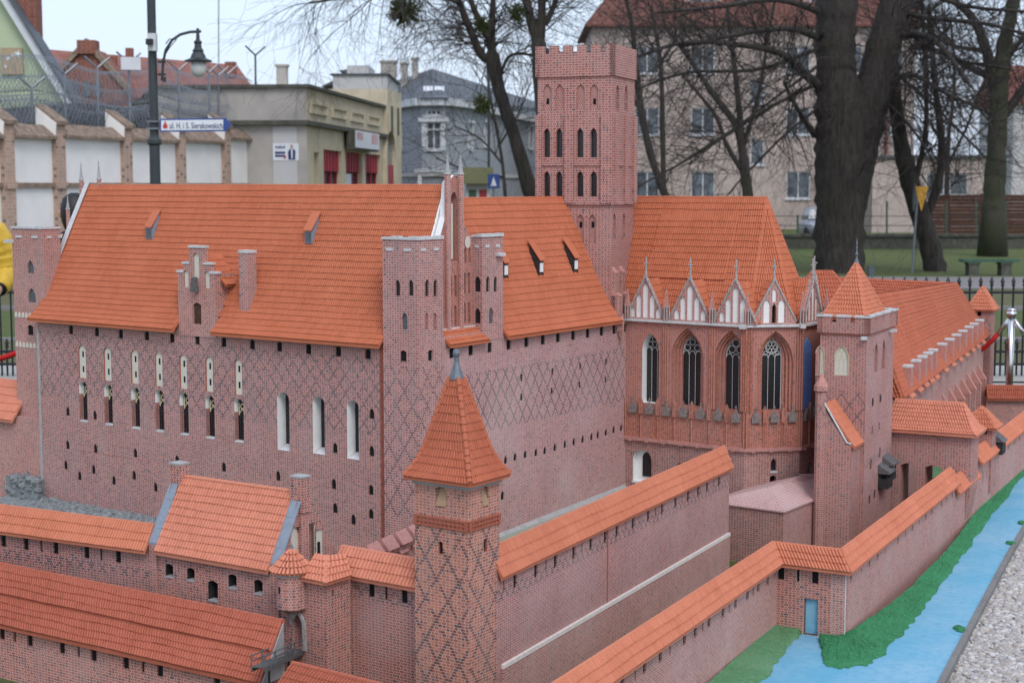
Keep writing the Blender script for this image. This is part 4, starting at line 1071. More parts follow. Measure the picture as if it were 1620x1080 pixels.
for e in (1, 2, 3): 
    q_ = slope(rid1, ev[e]); ridge_tiles(cro, q_[0], q_[1], .007, .028, 'tile_main'); ridge_tiles(cro, q_[1], q_[2], .007, .028, 'tile_main')
ridge_tiles(cro, rid0, rid1, .007, .03, 'tile_main')
nmS = (rid1 - rid0).cross(ch(*ev[0], 1.0) - rid0).normalized(); nmS = nmS if nmS.z > 0 else -nmS
a0, a1 = slope(rid0, ev[0]), slope(rid1, ev[1])
def onS(t, u): 
    base = lerp(a0, u); d = (ch(1, 0, 0) - ch(0, 0, 0)); return base + d * t + nmS * .006
Lh, Rh = [onS(.335, .15), onS(.335, .66)], [onS(.765, .15), onS(.765, .66)]
hb = MB(); hb.frame_box(Lh[0] - nmS * .006, Rh[0] - Lh[0], Lh[1] - Lh[0], nmS * .0055)
ho = hb.build('roof_hatch', 'tile_lean', chu); tiled(ho, Lh, Rh, 10, .0120, 'tile_main', split=False)
# statue at the apse corner
def f(mb):
    c = F3_.w(.245, 0, .022)
    mb.lathe((c.x, c.y, .575), [(.010, 0), (.016, .02), (.018, .05), (.015, .075), (.008, .085), (.010, .095), (.006, .108)], 8)
    mb.lathe((c.x, c.y, ZS), [(.005, 0), (.005, .15), (.012, .165)], 6)
one('statue', 'patina', chu, f)
# base block with tiled stone cap
B0 = atz(1240, 808, .235); FBk = Face(B0.xy, sd); FBkE = Face(B0.xy, bb)
blk = thing('castle_annex', 'low brick block with pale tiled pyramid cap below the chapel apse', 'castle building', FBk.w(-.15, ZB, -.2))
def f(mb):
    wallface(mb, FBk, [(-.36, ZB), (0, ZB), (0, .235), (-.36, .235)]); wallface(mb, FBkE, [(0, ZB), (.78, ZB), (.78, .235), (0, .235)], (), 1)
    wallface(mb, Face(FBk.w(-.36, 0).xy, -bb), [(-.5, ZB), (0, ZB), (0, .235), (-.5, .235)])
    wallface(mb, Face(FBkE.w(.78, 0).xy, -sd), [(0, ZB), (.4, ZB), (.4, .235), (0, .235)])
one('wall', ['brick_church_base', 'brick_zwinger'], blk, f)
_a = FBk.shift(o=-.10).pix(1215, 770); ap = FBk.w(_a[0], _a[1], -.10); e_ = [FBk.w(-.368, .236, .008), FBk.w(.008, .236, .008), FBkE.w(.78, .236, .008), FBk.w(-.368, .236, -.45)]
e3 = FBkE.w(.78, .262, -.10)
cp_ = MB(); cp_.poly([e_[0], e_[1], ap]); cp_.poly([e_[1], e_[2], e3, ap]); cp_.poly([e_[3], e_[0], ap, FBk.w(_a[0], _a[1], -.45)]); cp_.poly([ap, e3, FBkE.w(.78, .262, -.40), FBk.w(_a[0], _a[1], -.45)])
cp_.poly([e_[0] - Vector((0, 0, .008)), e_[1] - Vector((0, 0, .008)), e_[1], e_[0]]); cp_.poly([e_[1] - Vector((0, 0, .008)), e_[2] - Vector((0, 0, .008)), e_[2], e_[1]])
brick('stone_tiles', (.50, .27, .25), (.42, .21, .20), (.62, .50, .49), .02, .013, .0, None, .5, mw=.09)
cp_.build('roof', 'stone_tiles', blk)
# ---------------------------------------------------------------- wall roofs and curtain walls
def wall_roof(parent, P0, P1, zr, ze, hw, mat='tile_wall', n=3, tw=.0125, seed=3, e0=None, e1=None, zr1=None, ze1=None, side=2):
    """double-pitched tiled cap along P0-P1 (plan points); e0/e1 = mitre directions"""
    d = (P1 - P0).normalized(); nrm = Vector((d.y, -d.x)); zr1 = zr if zr1 is None else zr1; ze1 = ze if ze1 is None else ze1
    m0 = e0 if e0 is not None else nrm; m1 = e1 if e1 is not None else nrm
    T = lambda p, z: Vector((p.x, p.y, z))
    k0, k1 = hw / m0.dot(nrm), hw / m1.dot(nrm)
    u = MB(); sl = []
    for e in (1, -1):
        L = [T(P0, zr), T(P0 + m0 * k0 * e, ze)]; R_ = [T(P1, zr1), T(P1 + m1 * k1 * e, ze1)]
        if e < 0: L, R_ = R_, L
        under(u, L, R_, .010, n=2); sl.append((L, R_))
    r = u.build('roof', mat, parent)
    tiled(r, *sl[0], n, tw, mat, seed=seed, wav=.045); tiled(r, *sl[1], n, tw, mat, seed=seed + 1, split=False)
    ridge_tiles(r, T(P0, zr + .001), T(P1, zr1 + .001), tw * .42, .03, mat)
    return r
def slots(F, hl, parent, lst, zt, wide=.024, narrow=.010, h=.064, dep=.006, mi=0):
    for q in lst:
        px, py = q[0], q[1]; s = F.pix(px, py)[0]; w_ = narrow if len(q) > 2 else wide
        opening(F, hl, parent, 'rect', s, zt - h / 2, w_, h, dep, mi)
def curtain(name, label, F, s0, s1, zb, zt, mat, thick, lst, zr, ov=.022, extra=None, seed=1, roofmat='tile_wall', caps=(None, None), tw=.0125, holes=None, mats=None, rs=(0, 0), ends=(None, None)):
    zb = -.10; t = thing(name, label, 'castle wall', F.w((s0 + s1) / 2, zb, -thick / 2)); hl = holes(t) if holes else []
    slots(F, hl, t, lst, zt - .004)
    def f(mb):
        wallface(mb, F, [(s0, zb), (s1, zb), (s1, zt), (s0, zt)], hl)
        Fb = Face(F.w(s1, 0, -thick).xy, -F.d); wallface(mb, Fb, [(0, zb), (s1 - s0, zb), (s1 - s0, zt), (0, zt)])
        for s in (s0, s1): mb.poly([F.w(s, zb), F.w(s, zb, -thick), F.w(s, zt, -thick), F.w(s, zt)])
        mb.poly([F.w(s0, zt), F.w(s1, zt), F.w(s1, zt, -thick), F.w(s0, zt, -thick)])
    one('wall', mats or [mat], t, f)
    hw = thick / 2 + ov
    wall_roof(t, ends[0] or F.w(s0 + rs[0], 0, -thick / 2).xy, ends[1] or F.w(s1 + rs[1], 0, -thick / 2).xy, zr, zt - .006, hw, roofmat, 3, tw, seed, caps[0], caps[1])
    return t
# inner (zwinger) wall on the right
W_ = at(790, 900, 4.7).xy; FZ = Face(W_, b2)
zl = [(797, 912, 1), (815, 904), (848, 887), (864, 880, 1), (879, 873), (908, 859), (921, 852, 1), (935, 846), (958, 835), (976, 826), (990, 819, 1), (1002, 813), (1026, 801), (1037, 796, 1), (1048, 791), (1069, 782), (1079, 777, 1), (1089, 772), (1105, 765), (1119, 758), (1129, 753, 1), (1138, 749)]
zw = curtain('curtain_wall', 'tall inner castle wall with orange tile cap and white ledge halfway up', FZ, -.015, 2.10, -.03, .452, 'brick_zwinger', .05, zl, .534, .016, seed=31)
def f(mb):
    fbox(mb, FZ, .012, 2.10, .148, .162, .0, .009)
one('ledge', 'ledge_cream', zw, f)
one('wall_foot', 'brick_outer', zw, lambda m: fbox(m, FZ, .012, 2.095, -.10, .146, .0005, .008))
one('downpipe', 'red_cement', zw, lambda m: m.tube([FZ.w(.82, .166, .001), FZ.w(.82, .43, .001)], .0025, 5))
# outer wall in three runs
FI = Face(IW, b2); FO = Face(OW, b2); FR = Face(IW, OW - IW); LR = (OW - IW).length
mI = (FI.n + FR.n).normalized(); mO = (FR.n + FO.n).normalized()
TKW = .05
eI = IW - mI * (TKW / 2 / mI.dot(FI.n)); eO = OW - mO * (TKW / 2 / mO.dot(FO.n))
ol1 = [(1083, 993), (1100, 980), (1112, 972, 1), (1122, 964), (1144, 948), (1154, 942, 1), (1164, 935), (1183, 921), (1192, 914, 1), (1200, 909), (1215, 897), (1060, 1012, 1), (1045, 1022), (1020, 1040), (1005, 1050, 1), (985, 1065)]
curtain('curtain_wall', 'low outer wall with orange tile cap in the bottom foreground above the pale grass', FI, -2.35, 0, .0, .290, 'brick_outer', TKW, ol1, .350, .028, seed=41, caps=(None, mI), ends=(None, eI))
def gate_holes(t):
    h = []; s, z = FR.pix(1283, 978)
    n = opening(FR, h, t, 'rect', s, .098, .050, .132, .014, 1, 'river_blue', 'gate_panel'); return h
ol2 = [(1236, 886), (1263, 890, 1), (1290, 894)]
curtain('curtain_wall', 'short brick wall section with water gate opening onto the blue river', FR, 0, LR, .0, .290, 'brick_gate', TKW, ol2, .350, .028, seed=43, caps=(mI, mO), ends=(eI, eO), holes=gate_holes, mats=['brick_gate', 'wood_brown'])
ol3 = [(1347, 896), (1363, 884, 1), (1376, 873), (1389, 863), (1401, 853, 1), (1421, 836), (1433, 827, 1), (1444, 817), (1455, 809, 1), (1465, 801), (1475, 793), (1490, 782), (1498, 776, 1), (1507, 768)]
curtain('curtain_wall', 'outer wall with tile cap running right along the green bank to the gatehouse', FO, 0, 1.86, .0, .290, 'brick_outer', TKW, ol3, .350, .028, seed=45, caps=(mO, None), ends=(eO, None))
one('corner_strip', 'white_stone', bpy.data.objects['curtain_wall.003'], lambda m: fbox(m, FO, -.001, .006, .03, .284, .0005, .003))
ol4 = [(1572, 706), (1580, 695), (1588, 686), (1597, 675), (1606, 664), (1614, 655)]
curtain('curtain_wall', 'farthest stretch of the outer wall beyond the small turret at the right edge', FO, 2.36, 4.6, .0, .295, 'brick_outer', TKW, ol4, .352, .028, seed=47)
curtain('curtain_wall', 'plain outer wall stretch right below the gatehouse and small turret', FO, 1.861, 2.359, .0, .235, 'brick_outer', TKW, [(1556, 722), (1562, 714)], .29, .02, seed=49)
# far cross wall at the right edge of the model
FX = Face(at(1560, 640, 10.4).xy, (1, -.12))
curtain('curtain_wall', 'low far wall with brown tile cap by the chrome barrier post', FX, 0, 1.2, 0.0, .22, 'brick_far', .05, [], .30, .03, seed=51, roofmat='tile_lean')
mb = MB(); mb.poly([atz(1400, 800, .034), atz(1500, 742, .034), atz(1640, 620, .034), atz(1500, 640, .034), atz(1400, 700, .034)]); o = mb.build('courtyard_grass', 'model_green_pale'); o['kind'] = 'structure'
# ---------------------------------------------------------------- gate tower with pyramid roof
p = at(1370, 600, 6.95); FTs = Face(p.xy, sd2); FTe = Face(p.xy, b2); WT, WD = .215, .50
gt = thing('gate_tower', 'square brick tower with pyramid tile roof and white-topped battlements right of the chapel', 'castle tower', FTs.w(-.13, ZB, -.25))
zt_ = lambda y: FTs.pix(1370, y)[1]
h1, h2 = [], []
for x, w_ in ((1331, .066), (1297, .04)):
    s, z = FTs.pix(x, 570); n = opening(FTs, h1, gt, 'point', s, z, w_, .135, .006, 0, 'cream_plaster', 'window')
    def f(mb):
        for a in (-w_ / 6, w_ / 6): mb.tube([FTs.w(s + a, z - .065, -.0055), FTs.w(s + a, z + .0, -.0055)], .0011, 4)
        for k in range(3):
            a = (k - 1) * w_ / 3; mb.tube([FTs.w(s + a - w_ / 6, z, -.0055), FTs.w(s + a, z + .016, -.0055), FTs.w(s + a + w_ / 6, z, -.0055)], .0011, 4)
        for k, (a, e) in enumerate(((-.15, .03), (.15, .03), (0, .047))):
            mb.tube([FTs.w(s + a * w_ + .010 * math.cos(q_ * math.pi / 4), z + e + .010 * math.sin(q_ * math.pi / 4), -.0055) for q_ in range(9)], .0011, 4)
        mb.tube([FTs.w(x_, z_, .0) for x_, z_ in arch('point', s, z - .0675, w_, .135)], .0018, 4)
    one('tracery', 'cream_tracery', n, f)
openpx(FTe, h2, gt, 'point', [(1386, 566), (1398, 560)], 5.5, 45, depth=.010, mat='brick_deep', name='blind_niche')
openpx(FTe, h2, gt, 'rect', [(1381, 636), (1393, 630)], 3, 13, depth=.004); openpx(FTe, h2, gt, 'rect', [(1380, 680), (1391, 674)], 1.6, 12, depth=.003)
openpx(FTe, h2, gt, 'point', [(1359 + 19, 734), (1392, 715)], 3.5, 18, depth=.008)
openpx(FTe, h2, gt, 'rect', [(1376, 790), (1384, 782)], 3.5, 14, depth=.006)
ZGt = zt_(518)
def f(mb):
    wallface(mb, FTs, [(-WT, ZB), (0, ZB), (0, ZGt), (-WT, ZGt)], h1); wallface(mb, FTe, [(0, ZB), (WD, ZB), (WD, ZGt), (0, ZGt)], h2, 1)
    wallface(mb, Face(FTe.w(WD, 0).xy, -sd2), [(0, ZB), (WT, ZB), (WT, ZGt), (0, ZGt)]); wallface(mb, Face(FTs.w(-WT, 0).xy, -b2), [(-WD, ZB), (0, ZB), (0, ZGt), (-WD, ZGt)])
one('wall', ['brick_far', 'brick_zwinger'], gt, f)
def f(mb, mi=0):
    e = .012; zt, zm = zt_(503), zt_(511); zp = ZGt - .03
    for F, a, b_, nm in ((FTs, -WT - e, e, 3), (FTe, -e, WD + e, 4), (Face(FTe.w(WD, 0).xy, -sd2), -e, WT + e, 3), (Face(FTs.w(-WT, 0).xy, -b2), -WD - e, e, 4)):
        st = (b_ - a) / (nm - .25); pts = []
        for i in range(nm):
            x0 = a + st * i; x1 = min(b_, x0 + st * .75); pts += [(x0, zt), (x1, zt)]
            if i < nm - 1: pts += [(x1, zm), (x0 + st, zm)]
            fbox(mb, F.shift(o=e), x0 - .002, x1 + .002, zt + .0005, zt + .010, -.026, .004, 1)
        ol = [(a, zp), (b_, zp)] + list(reversed(pts)); Fo = F.shift(o=e); wallface(mb, Fo, ol)
        for i in range(0, len(ol)):
            p_, q_ = ol[i], ol[(i + 1) % len(ol)]; mb.poly([Fo.w(*p_), Fo.w(*q_), Fo.w(q_[0], q_[1], -.024), Fo.w(p_[0], p_[1], -.024)])
        wallface(mb, F.shift(o=e - .024), ol)
one('parapet', ['brick_far', 'white_stone'], gt, f)
one('band', 'red_cement', gt, lambda m: (fbox(m, FTs, -WT - .004, .004, zt_(531), zt_(527), 0, .006), fbox(m, FTe, 0, WD, zt_(531), zt_(527), 0, .006)))
for F, s in ((FTs, -.02), (FTe, .4)):
    one('water_spout', 'white_stone', gt, lambda m: fbox(m, F, s, s + .022, zt_(537), zt_(532), 0, .032))
zb_, apx = zt_(505), FTs.w(-.105, 1.30, -.185)
cz = [FTs.w(-WT + .0, zb_, -.010), FTs.w(-.010, zb_, -.010), FTs.w(-.010, zb_, -.375), FTs.w(-WT + .0, zb_, -.375)]
m_ = MB()
for i in range(4): under(m_, [apx, cz[i]], [apx, cz[(i + 1) % 4]], .01, n=2)
r_ = m_.build('roof', 'tile_wall', gt)
for i in range(4): tiled(r_, [apx, cz[i]], [apx, cz[(i + 1) % 4]], 13, .012, 'tile_wall', seed=60 + i, split=i < 2)
for i in range(4): ridge_tiles(r_, apx, cz[i], .006, .025, 'tile_wall')
one('finial', 'lead', gt, lambda m: m.lathe(apx - Vector((0, 0, .012)), [(.014, 0), (.007, .02), (.004, .035), (.008, .045), (.004, .055), (.003, .07), (.006, .076), (.002, .082), (.005, .09), (.001, .118)], 8))
# annex between church and gate tower
an = thing('castle_annex', 'small brick annex with steep one-sided tile roof leaning on the gate tower', 'castle building', at(1330, 860, 6.75))
FA = FTs.shift(o=.16); s0, s1 = FA.pix(1300, 700)[0], FA.pix(1347, 700)[0]; za = lambda x, y: FA.pix(x, y)[1]
def f(mb):
    wallface(mb, FA, [(s0, ZB), (s1, ZB), (s1, za(1345, 703)), (FA.pix(1340, 700)[0], za(1340, 703)), (s0, za(1303, 640))])
    Fe = Face(FA.w(s1, 0).xy, b2); wallface(mb, Fe, [(0, ZB), (.16, ZB), (.16, za(1345, 703)), (0, za(1345, 703))])
    Fw = Face(FA.w(s0, 0).xy, -b2); wallface(mb, Fw, [(-.16, ZB), (0, ZB), (0, za(1303, 640)), (-.16, za(1303, 640))])
one('wall', 'brick_far', an, f)
La = [FA.w(s0 + .008, za(1303, 640) + .006, 0), FA.w(s1 + .012, za(1345, 703) - .012, 0)]; Ra = [FA.w(s0 + .008, za(1303, 640) + .006, -.158), FA.w(s1 + .012, za(1345, 703) - .012, -.158)]
m_ = MB(); under(m_, Ra, La, .01, n=2); r_ = m_.build('roof', 'tile_wall', an); tiled(r_, Ra, La, 7, .012, 'tile_wall', seed=71)
one('verge', 'white_stone', an, lambda m: m.tube([La[0] + Vector((0, 0, .004)), FA.w(FA.pix(1340, 700)[0], za(1340, 700), .0), FA.w(s1, za(1346, 702), 0)], .005, 5))
tu = thing('turret', 'tiny brick turret with pointed cap between chapel apse and gate tower', 'turret', FA.w(s0 - .01, ZB, .02))
c = FA.w(FA.pix(1298, 640)[0], 0, -.01)
def f(mb):
    mb.lathe((c.x, c.y, ZB), [(.026, 0), (.026, za(1298, 620) - ZB), (.034, za(1298, 618) - ZB), (.034, za(1298, 610) - ZB)], 8, 0)
    mb.lathe((c.x, c.y, za(1298, 610)), [(.032, 0), (.002, .055)], 8, 1)
one('wall', ['brick_far', 'pink_cap'], tu, f)
# ---------------------------------------------------------------- gatehouse
gs = FO.pix(1530, 690)[0]; GP = FO.w(gs, 0).xy; FGh = Face(GP, sd2)
gh = thing('gatehouse', 'brick gatehouse with hipped tile roof and two arched passages', 'gatehouse', FGh.w(-.2, ZB, -.1))
h1 = []
openpx(FGh, h1, gh, 'seg', [(1447, 682), (1477, 685)], .026, .030)
zg = lambda y: FGh.pix(1470, y)[1]
WG = -FGh.pix(1408, 700)[0]
wallp = []
s_a, s_b = FGh.pix(1437, 740)[0], FGh.pix(1477, 740)[0]
for s, w_ in ((s_a, .074), (s_b, .082)): h1.append((arch('seg', s, .04, w_, zg(735) - .04), .17, 0, None, None))
def f(mb):
    wallface(mb, FGh, [(-WG, ZB), (0, ZB), (0, .475), (-WG, .475)], h1)
    Fe = Face(FGh.w(0, 0).xy, b2); wallface(mb, Fe, [(0, .06), (.17, .06), (.17, .475), (0, .475)])
    Fn = Face(FGh.w(0, 0, -.17).xy, -sd2); wallface(mb, Fn, [(0, ZB), (WG, ZB), (WG, .475), (0, .475)], [([(WG - (WG - (-x)) if False else -x, z) for x, z in hh[0]], .0, 0, None, None) for hh in h1[-2:]])
    mb.prism([FGh.w(.0, .475), FGh.w(.022, .475), FGh.w(.022, .20), FGh.w(.0, .07)], FGh.w(0, 0, -.17) - FGh.w(0, 0))
one('wall', 'brick_far', gh, f)
one('band', 'pink_cap', gh, lambda m: fbox(m, FGh, -WG, 0, zg(699), zg(697), 0, .003))
ze, zr = .472, .608
ep_ = [FGh.w(-WG - .03, ze, .03), FGh.w(.05, ze, .03), FGh.w(.05, ze, -.20), FGh.w(-WG - .03, ze, -.20)]; r0, r1 = FGh.w(-WG + .0, zr, -.085), FGh.w(-.035, zr, -.085)
fl_ = lambda a, b_: [a, a.lerp(b_, .72) - Vector((0, 0, .018)), b_]
m_ = MB(); pr = [(fl_(r0, ep_[0]), fl_(r1, ep_[1])), (fl_(r1, ep_[1]), fl_(r1, ep_[2])), (fl_(r1, ep_[2]), fl_(r0, ep_[3]))]
for a, b_ in pr: under(m_, a, b_, .010, n=3)
r_ = m_.build('roof', 'tile_gate', gh)
for k, (a, b_) in enumerate(pr): tiled(r_, a, b_, 8, .0125, 'tile_gate', seed=80 + k, split=k < 2, wav=.05)
ridge_tiles(r_, r0, r1, .006, .025, 'tile_gate'); ridge_tiles(r_, pr[0][1][0], pr[0][1][1], .006, .025, 'tile_gate'); ridge_tiles(r_, pr[0][1][1], pr[0][1][2], .006, .025, 'tile_gate')
# wooden hoardings on the gate tower's side
for x, y, o, lb_ in ((1405, 750, .046, 'dark wooden hoarding box with slit window, the nearer of two by the gatehouse arch'), (1412, 737, .042, 'dark wooden hoarding box, the farther of two by the gatehouse arch')):
    s, z = FTe.pix(x - 12, y)
    ho = thing('wooden_hoarding', lb_, 'hoarding', FTe.w(s, z - .07, .03))
    def f(mb):
        fbox(mb, FTe, s - .045, s + .05, z - .06, z - .012, 0, o); fbox(mb, FTe, s - .045, s + .05, z + .004, z + .012, 0, o)
        for a in (-.045, .002, .045): fbox(mb, FTe, s + a, s + a + .005, z - .012, z + .004, o - .006, o)
        fbox(mb, FTe, s - .045, s + .05, z - .012, z + .004, 0, .01)
    one('box', 'wood_dark', ho, f)
    one('lid', 'wood_grey', ho, lambda m: m.prism([FTe.w(s - .055, z + .0125, o + .012), FTe.w(s - .055, z + .0125, 0), FTe.w(s - .055, z + .055, 0), FTe.w(s - .055, z + .020, o + .012)], FTe.w(.115, 0) - FTe.w(0, 0)))
# small turret beyond the gatehouse
ss = FO.pix(1566, 680)[0]; FSm = Face(FO.w(ss, 0).xy, sd2); zs_ = lambda y: FSm.pix(1560, y)[1]
st_ = thing('turret', 'small square brick turret with pyramid roof beyond the gatehouse on the outer wall', 'turret', FSm.w(-.06, ZB, -.06))
h1 = []; openpx(FSm, h1, st_, 'rect', [(1558, 682)], .024, .024)
def f(mb):
    zt2 = zs_(676)
    wallface(mb, FSm, [(-.12, ZB), (.012, .10), (.012, zt2), (-.12, zt2)], h1); Fe = Face(FSm.w(.012, 0).xy, b2); wallface(mb, Fe, [(0, .10), (.13, .10), (.13, zt2), (0, zt2)])
    wallface(mb, Face(FSm.w(-.12, 0).xy, -b2), [(-.13, ZB), (0, ZB), (0, zt2), (-.13, zt2)])
one('wall', 'brick_far', st_, f)
zt2 = zs_(677); ax = FSm.w(-.055, zs_(645), -.065); cs_ = [FSm.w(-.145, zt2, .022), FSm.w(.035, zt2, .022), FSm.w(.035, zt2, -.15), FSm.w(-.145, zt2, -.15)]
m_ = MB()
for i in range(4): under(m_, [ax, cs_[i]], [ax, cs_[(i + 1) % 4]], .008, n=2)
r_ = m_.build('roof', 'tile_wall', st_)
for i in range(4): tiled(r_, [ax, cs_[i]], [ax, cs_[(i + 1) % 4]], 5, .0125, 'tile_wall', seed=90 + i, split=i < 2)
s, z = FO.pix(1574, 706); or_ = thing('wooden_hoarding', 'grey wooden oriel box hanging on the outer wall by the small turret', 'hoarding', FO.w(s, z - .03, 0))
one('box', 'wood_dark', or_, lambda m: fbox(m, FO, s - .04, s + .05, z - .035, z + .03, 0, .045))
one('lid', 'wood_grey', or_, lambda m: m.prism([FO.w(s - .05, z + .031, .055), FO.w(s - .05, z + .031, 0), FO.w(s - .05, z + .075, 0)], FO.w(.11, 0) - FO.w(0, 0)))
# ---------------------------------------------------------------- middle castle range
E0, E1 = at(1425, 622, 7.7), at(1557, 527, 10.8); ZE = .605
dE = (E1.xy - E0.xy).normalized(); FM = Face(E0.xy, dE); LM = (E1.xy - E0.xy).length
mc = thing('castle_wing', 'long far castle range with a row of white-capped buttress dormers along its eave', 'castle building', FM.w(LM / 2, ZB, -.3))
def f(mb):
    wallface(mb, FM, [(-.1, ZB), (LM, ZB), (LM, ZE), (-.1, ZE)]); wallface(mb, Face(FM.w(LM, 0).xy, Vector((-FM.n.x, -FM.n.y))), [(0, ZB), (.7, ZB), (.7, ZE), (0, ZE)])
    wallface(mb, Face(FM.w(-.1, 0).xy, Vector((-FM.n.x, -FM.n.y))), [(0, ZB), (.7, ZB), (.7, ZE), (0, ZE)])
one('wall', 'brick_outer', mc, f)
R0, R1 = at(1378, 467, 7.75), at(1512, 447, 10.45); R0 = R0 + (R0 - R1) * .02
e0, e1 = FM.w(-.1, ZE, .03), FM.w(LM + .02, ZE, .03)
k0 = lambda a, b_: [a, a.lerp(b_, .8) - Vector((0, 0, .012)), b_]
bk0, bk1 = FM.w(-.1, ZE, -.75), FM.w(LM + .02, ZE, -.75)
pr = [(k0(R0, e0), k0(R1, e1)), (k0(R1, e1), k0(R1, bk1)), (k0(R1, bk1), k0(R0, bk0)), (k0(R0, bk0), k0(R0, e0))]
m_ = MB()
for a, b_ in pr: under(m_, a, b_, .012, n=4)
r_ = m_.build('roof', 'tile_wall', mc)
for k, (a, b_) in enumerate(pr): tiled(r_, a, b_, 22, .017, 'tile_lean' if False else 'tile_watch', seed=100 + k, split=k == 0, wav=.05)
for x, y in ((1433, 605), (1446, 598), (1456, 590), (1465, 585), (1473, 579), (1488, 566), (1500, 559), (1511, 552), (1521, 546), (1531, 540), (1539, 535), (1548, 530)):
    s, z = FM.pix(x, y, .03); 
    s = FM.pix(x, y)[0]
    def f(mb):
        fbox(mb, FM, s - .035, s + .035, ZE - .02, ZE + .125, -.03, .030, 0); fbox(mb, FM, s - .037, s + .037, ZE + .125, ZE + .136, -.032, .032, 1)
        mb.prism([FM.w(s - .10, ZE - .018, .05), FM.w(s - .10, ZE + .03, .0), FM.w(s + .03, ZE + .03, .0), FM.w(s + .03, ZE - .018, .05)], (0, 0, -.008), 2)
    one('buttress_dormer', ['pink_cap', 'white_stone', 'tile_wall'], mc, f)
for k in range(7):
    s = LM * (.42 + .08 * k)
    one('buttress', ['brick_far', 'pink_cap'], mc, lambda m: (fbox(m, FM, s, s + .04, ZB, ZE * .55, 0, .06, 0), m.prism([FM.w(s - .002, ZE * .55, 0), FM.w(s - .002, ZE * .55, .064), FM.w(s - .002, ZE * .72, 0)], FM.w(.044, 0) - FM.w(0, 0), 1)))
# end turret of the range
p = at(1554, 500, 10.85); et = thing('turret', 'slim square turret with small pyramid roof at the far end of the long range', 'turret', (p.x, p.y, ZB))
zt3 = at(1554, 490, 10.85).z; za3 = at(1554, 453, 10.85).z
FQ = Face(at(1568, 500, 10.8).xy, sd2)
h1 = []; openpx(FQ, h1, et, 'seg', [(1549, 496)], .028, .034)
one('wall', 'brick_far', et, lambda m: (wallface(m, FQ, [(-.15, ZB), (0, ZB), (0, zt3), (-.15, zt3)], h1), wallface(m, Face(FQ.w(0, 0).xy, b2), [(0, ZB), (.15, ZB), (.15, zt3), (0, zt3)]), wallface(m, Face(FQ.w(-.15, 0).xy, -b2), [(-.15, ZB), (0, ZB), (0, zt3), (-.15, zt3)])))
cs_ = [FQ.w(-.17, zt3, .02), FQ.w(.02, zt3, .02), FQ.w(.02, zt3, -.17), FQ.w(-.17, zt3, -.17)]; ax = FQ.w(-.075, za3, -.075)
m_ = MB()
for i in range(4): under(m_, [ax, cs_[i]], [ax, cs_[(i + 1) % 4]], .008, n=2)
r_ = m_.build('roof', 'tile_wall', et)
for i in range(4): tiled(r_, [ax, cs_[i]], [ax, cs_[(i + 1) % 4]], 7, .016, 'tile_wall', seed=110 + i, split=False)
# back range of the middle castle
BA, BBp = at(1290, 437, 11.8), at(1502, 447, 11.4)
br = thing('castle_wing', 'farthest castle range, only its long orange roof showing behind the gate tower', 'castle building', (BA.x, BA.y, ZB))
m_ = MB(); L_ = [BA, Vector((BA.x, BA.y - .45, .62))]; Rb = [BBp, Vector((BBp.x, BBp.y - .45, .62))]
under(m_, L_, Rb, .012, n=2); under(m_, [BBp, Vector((BBp.x, BBp.y + .45, .62))], [BA, Vector((BA.x, BA.y + .45, .62))], .012, n=2)
r_ = m_.build('roof', 'tile_watch', br); tiled(r_, L_, Rb, 16, .018, 'tile_watch', seed=120)
def f(mb):
    mb.frame_box((BA.x, BA.y - .40, ZB), (BBp.x - BA.x, BBp.y - BA.y, 0), (0, .8, 0), (0, 0, .59))
one('wall', 'brick_far', br, f)
p = at(1305, 428, 11.0); o2 = thing('castle_annex', 'small orange hipped roof peeking out left of the gate tower pyramid', 'castle building', (p.x, p.y, ZB))
cs_ = [p + Vector((-.28, -.25, -.3)), p + Vector((.25, -.25, -.3)), p + Vector((.25, .25, -.3)), p + Vector((-.28, .25, -.3))]
m_ = MB()
a, b_ = p + Vector((-.1, 0, 0)), p + Vector((.05, 0, 0))
under(m_, [a, cs_[0]], [b_, cs_[1]], .01, n=2); under(m_, [b_, cs_[1]], [b_, cs_[2]], .01, n=2); under(m_, [a, cs_[3]], [a, cs_[0]], .01, n=2)
r_ = m_.build('roof', 'tile_watch', o2); tiled(r_, [a, cs_[0]], [b_, cs_[1]], 10, .018, 'tile_watch', split=False); tiled(r_, [b_, cs_[1]], [b_, cs_[2]], 10, .018, 'tile_watch', split=False)
one('wall', 'brick_far', o2, lambda m: m.box((p.x, p.y, ZB), .48, .44, p.z - .3 - ZB))
for x, y0, y1 in ((1359, 424, 446), (1375, 456, 472)):
    p = at(x, y1, 10.2); mb = MB(); h_ = at(x, y0, 10.2).z - p.z; mb.lathe(p - Vector((0, 0, .25)), [(.022, 0), (.022, .25), (.012, .25 + h_ * .4), (.002, .25 + h_)], 6)
    o = recentre(mb.build('roof_spike', 'lead')); tag(o, 'taller grey metal spike behind the gate tower roof' if x == 1359 else 'shorter grey metal spike at the near end of the long range', 'spire')
# ================================================================== FOREGROUND
for nm, pts in (('moat_floor', [FE.w(-.05, .10, -.02), FZ.w(-.06, .10, -.04), FZ.w(2.08, .165, -.04), FE.w(1.62, .165, -.02)]), ('moat_floor', [FS.w(-2.9, .075, -.02), FS.w(-2.9, .075, .9), FS.w(-.35, .075, 1.05), FS.w(.05, .075, -.02)])):
    mb = MB(); mb.poly(pts); mb.build(nm, 'moat_floor')['kind'] = 'structure'
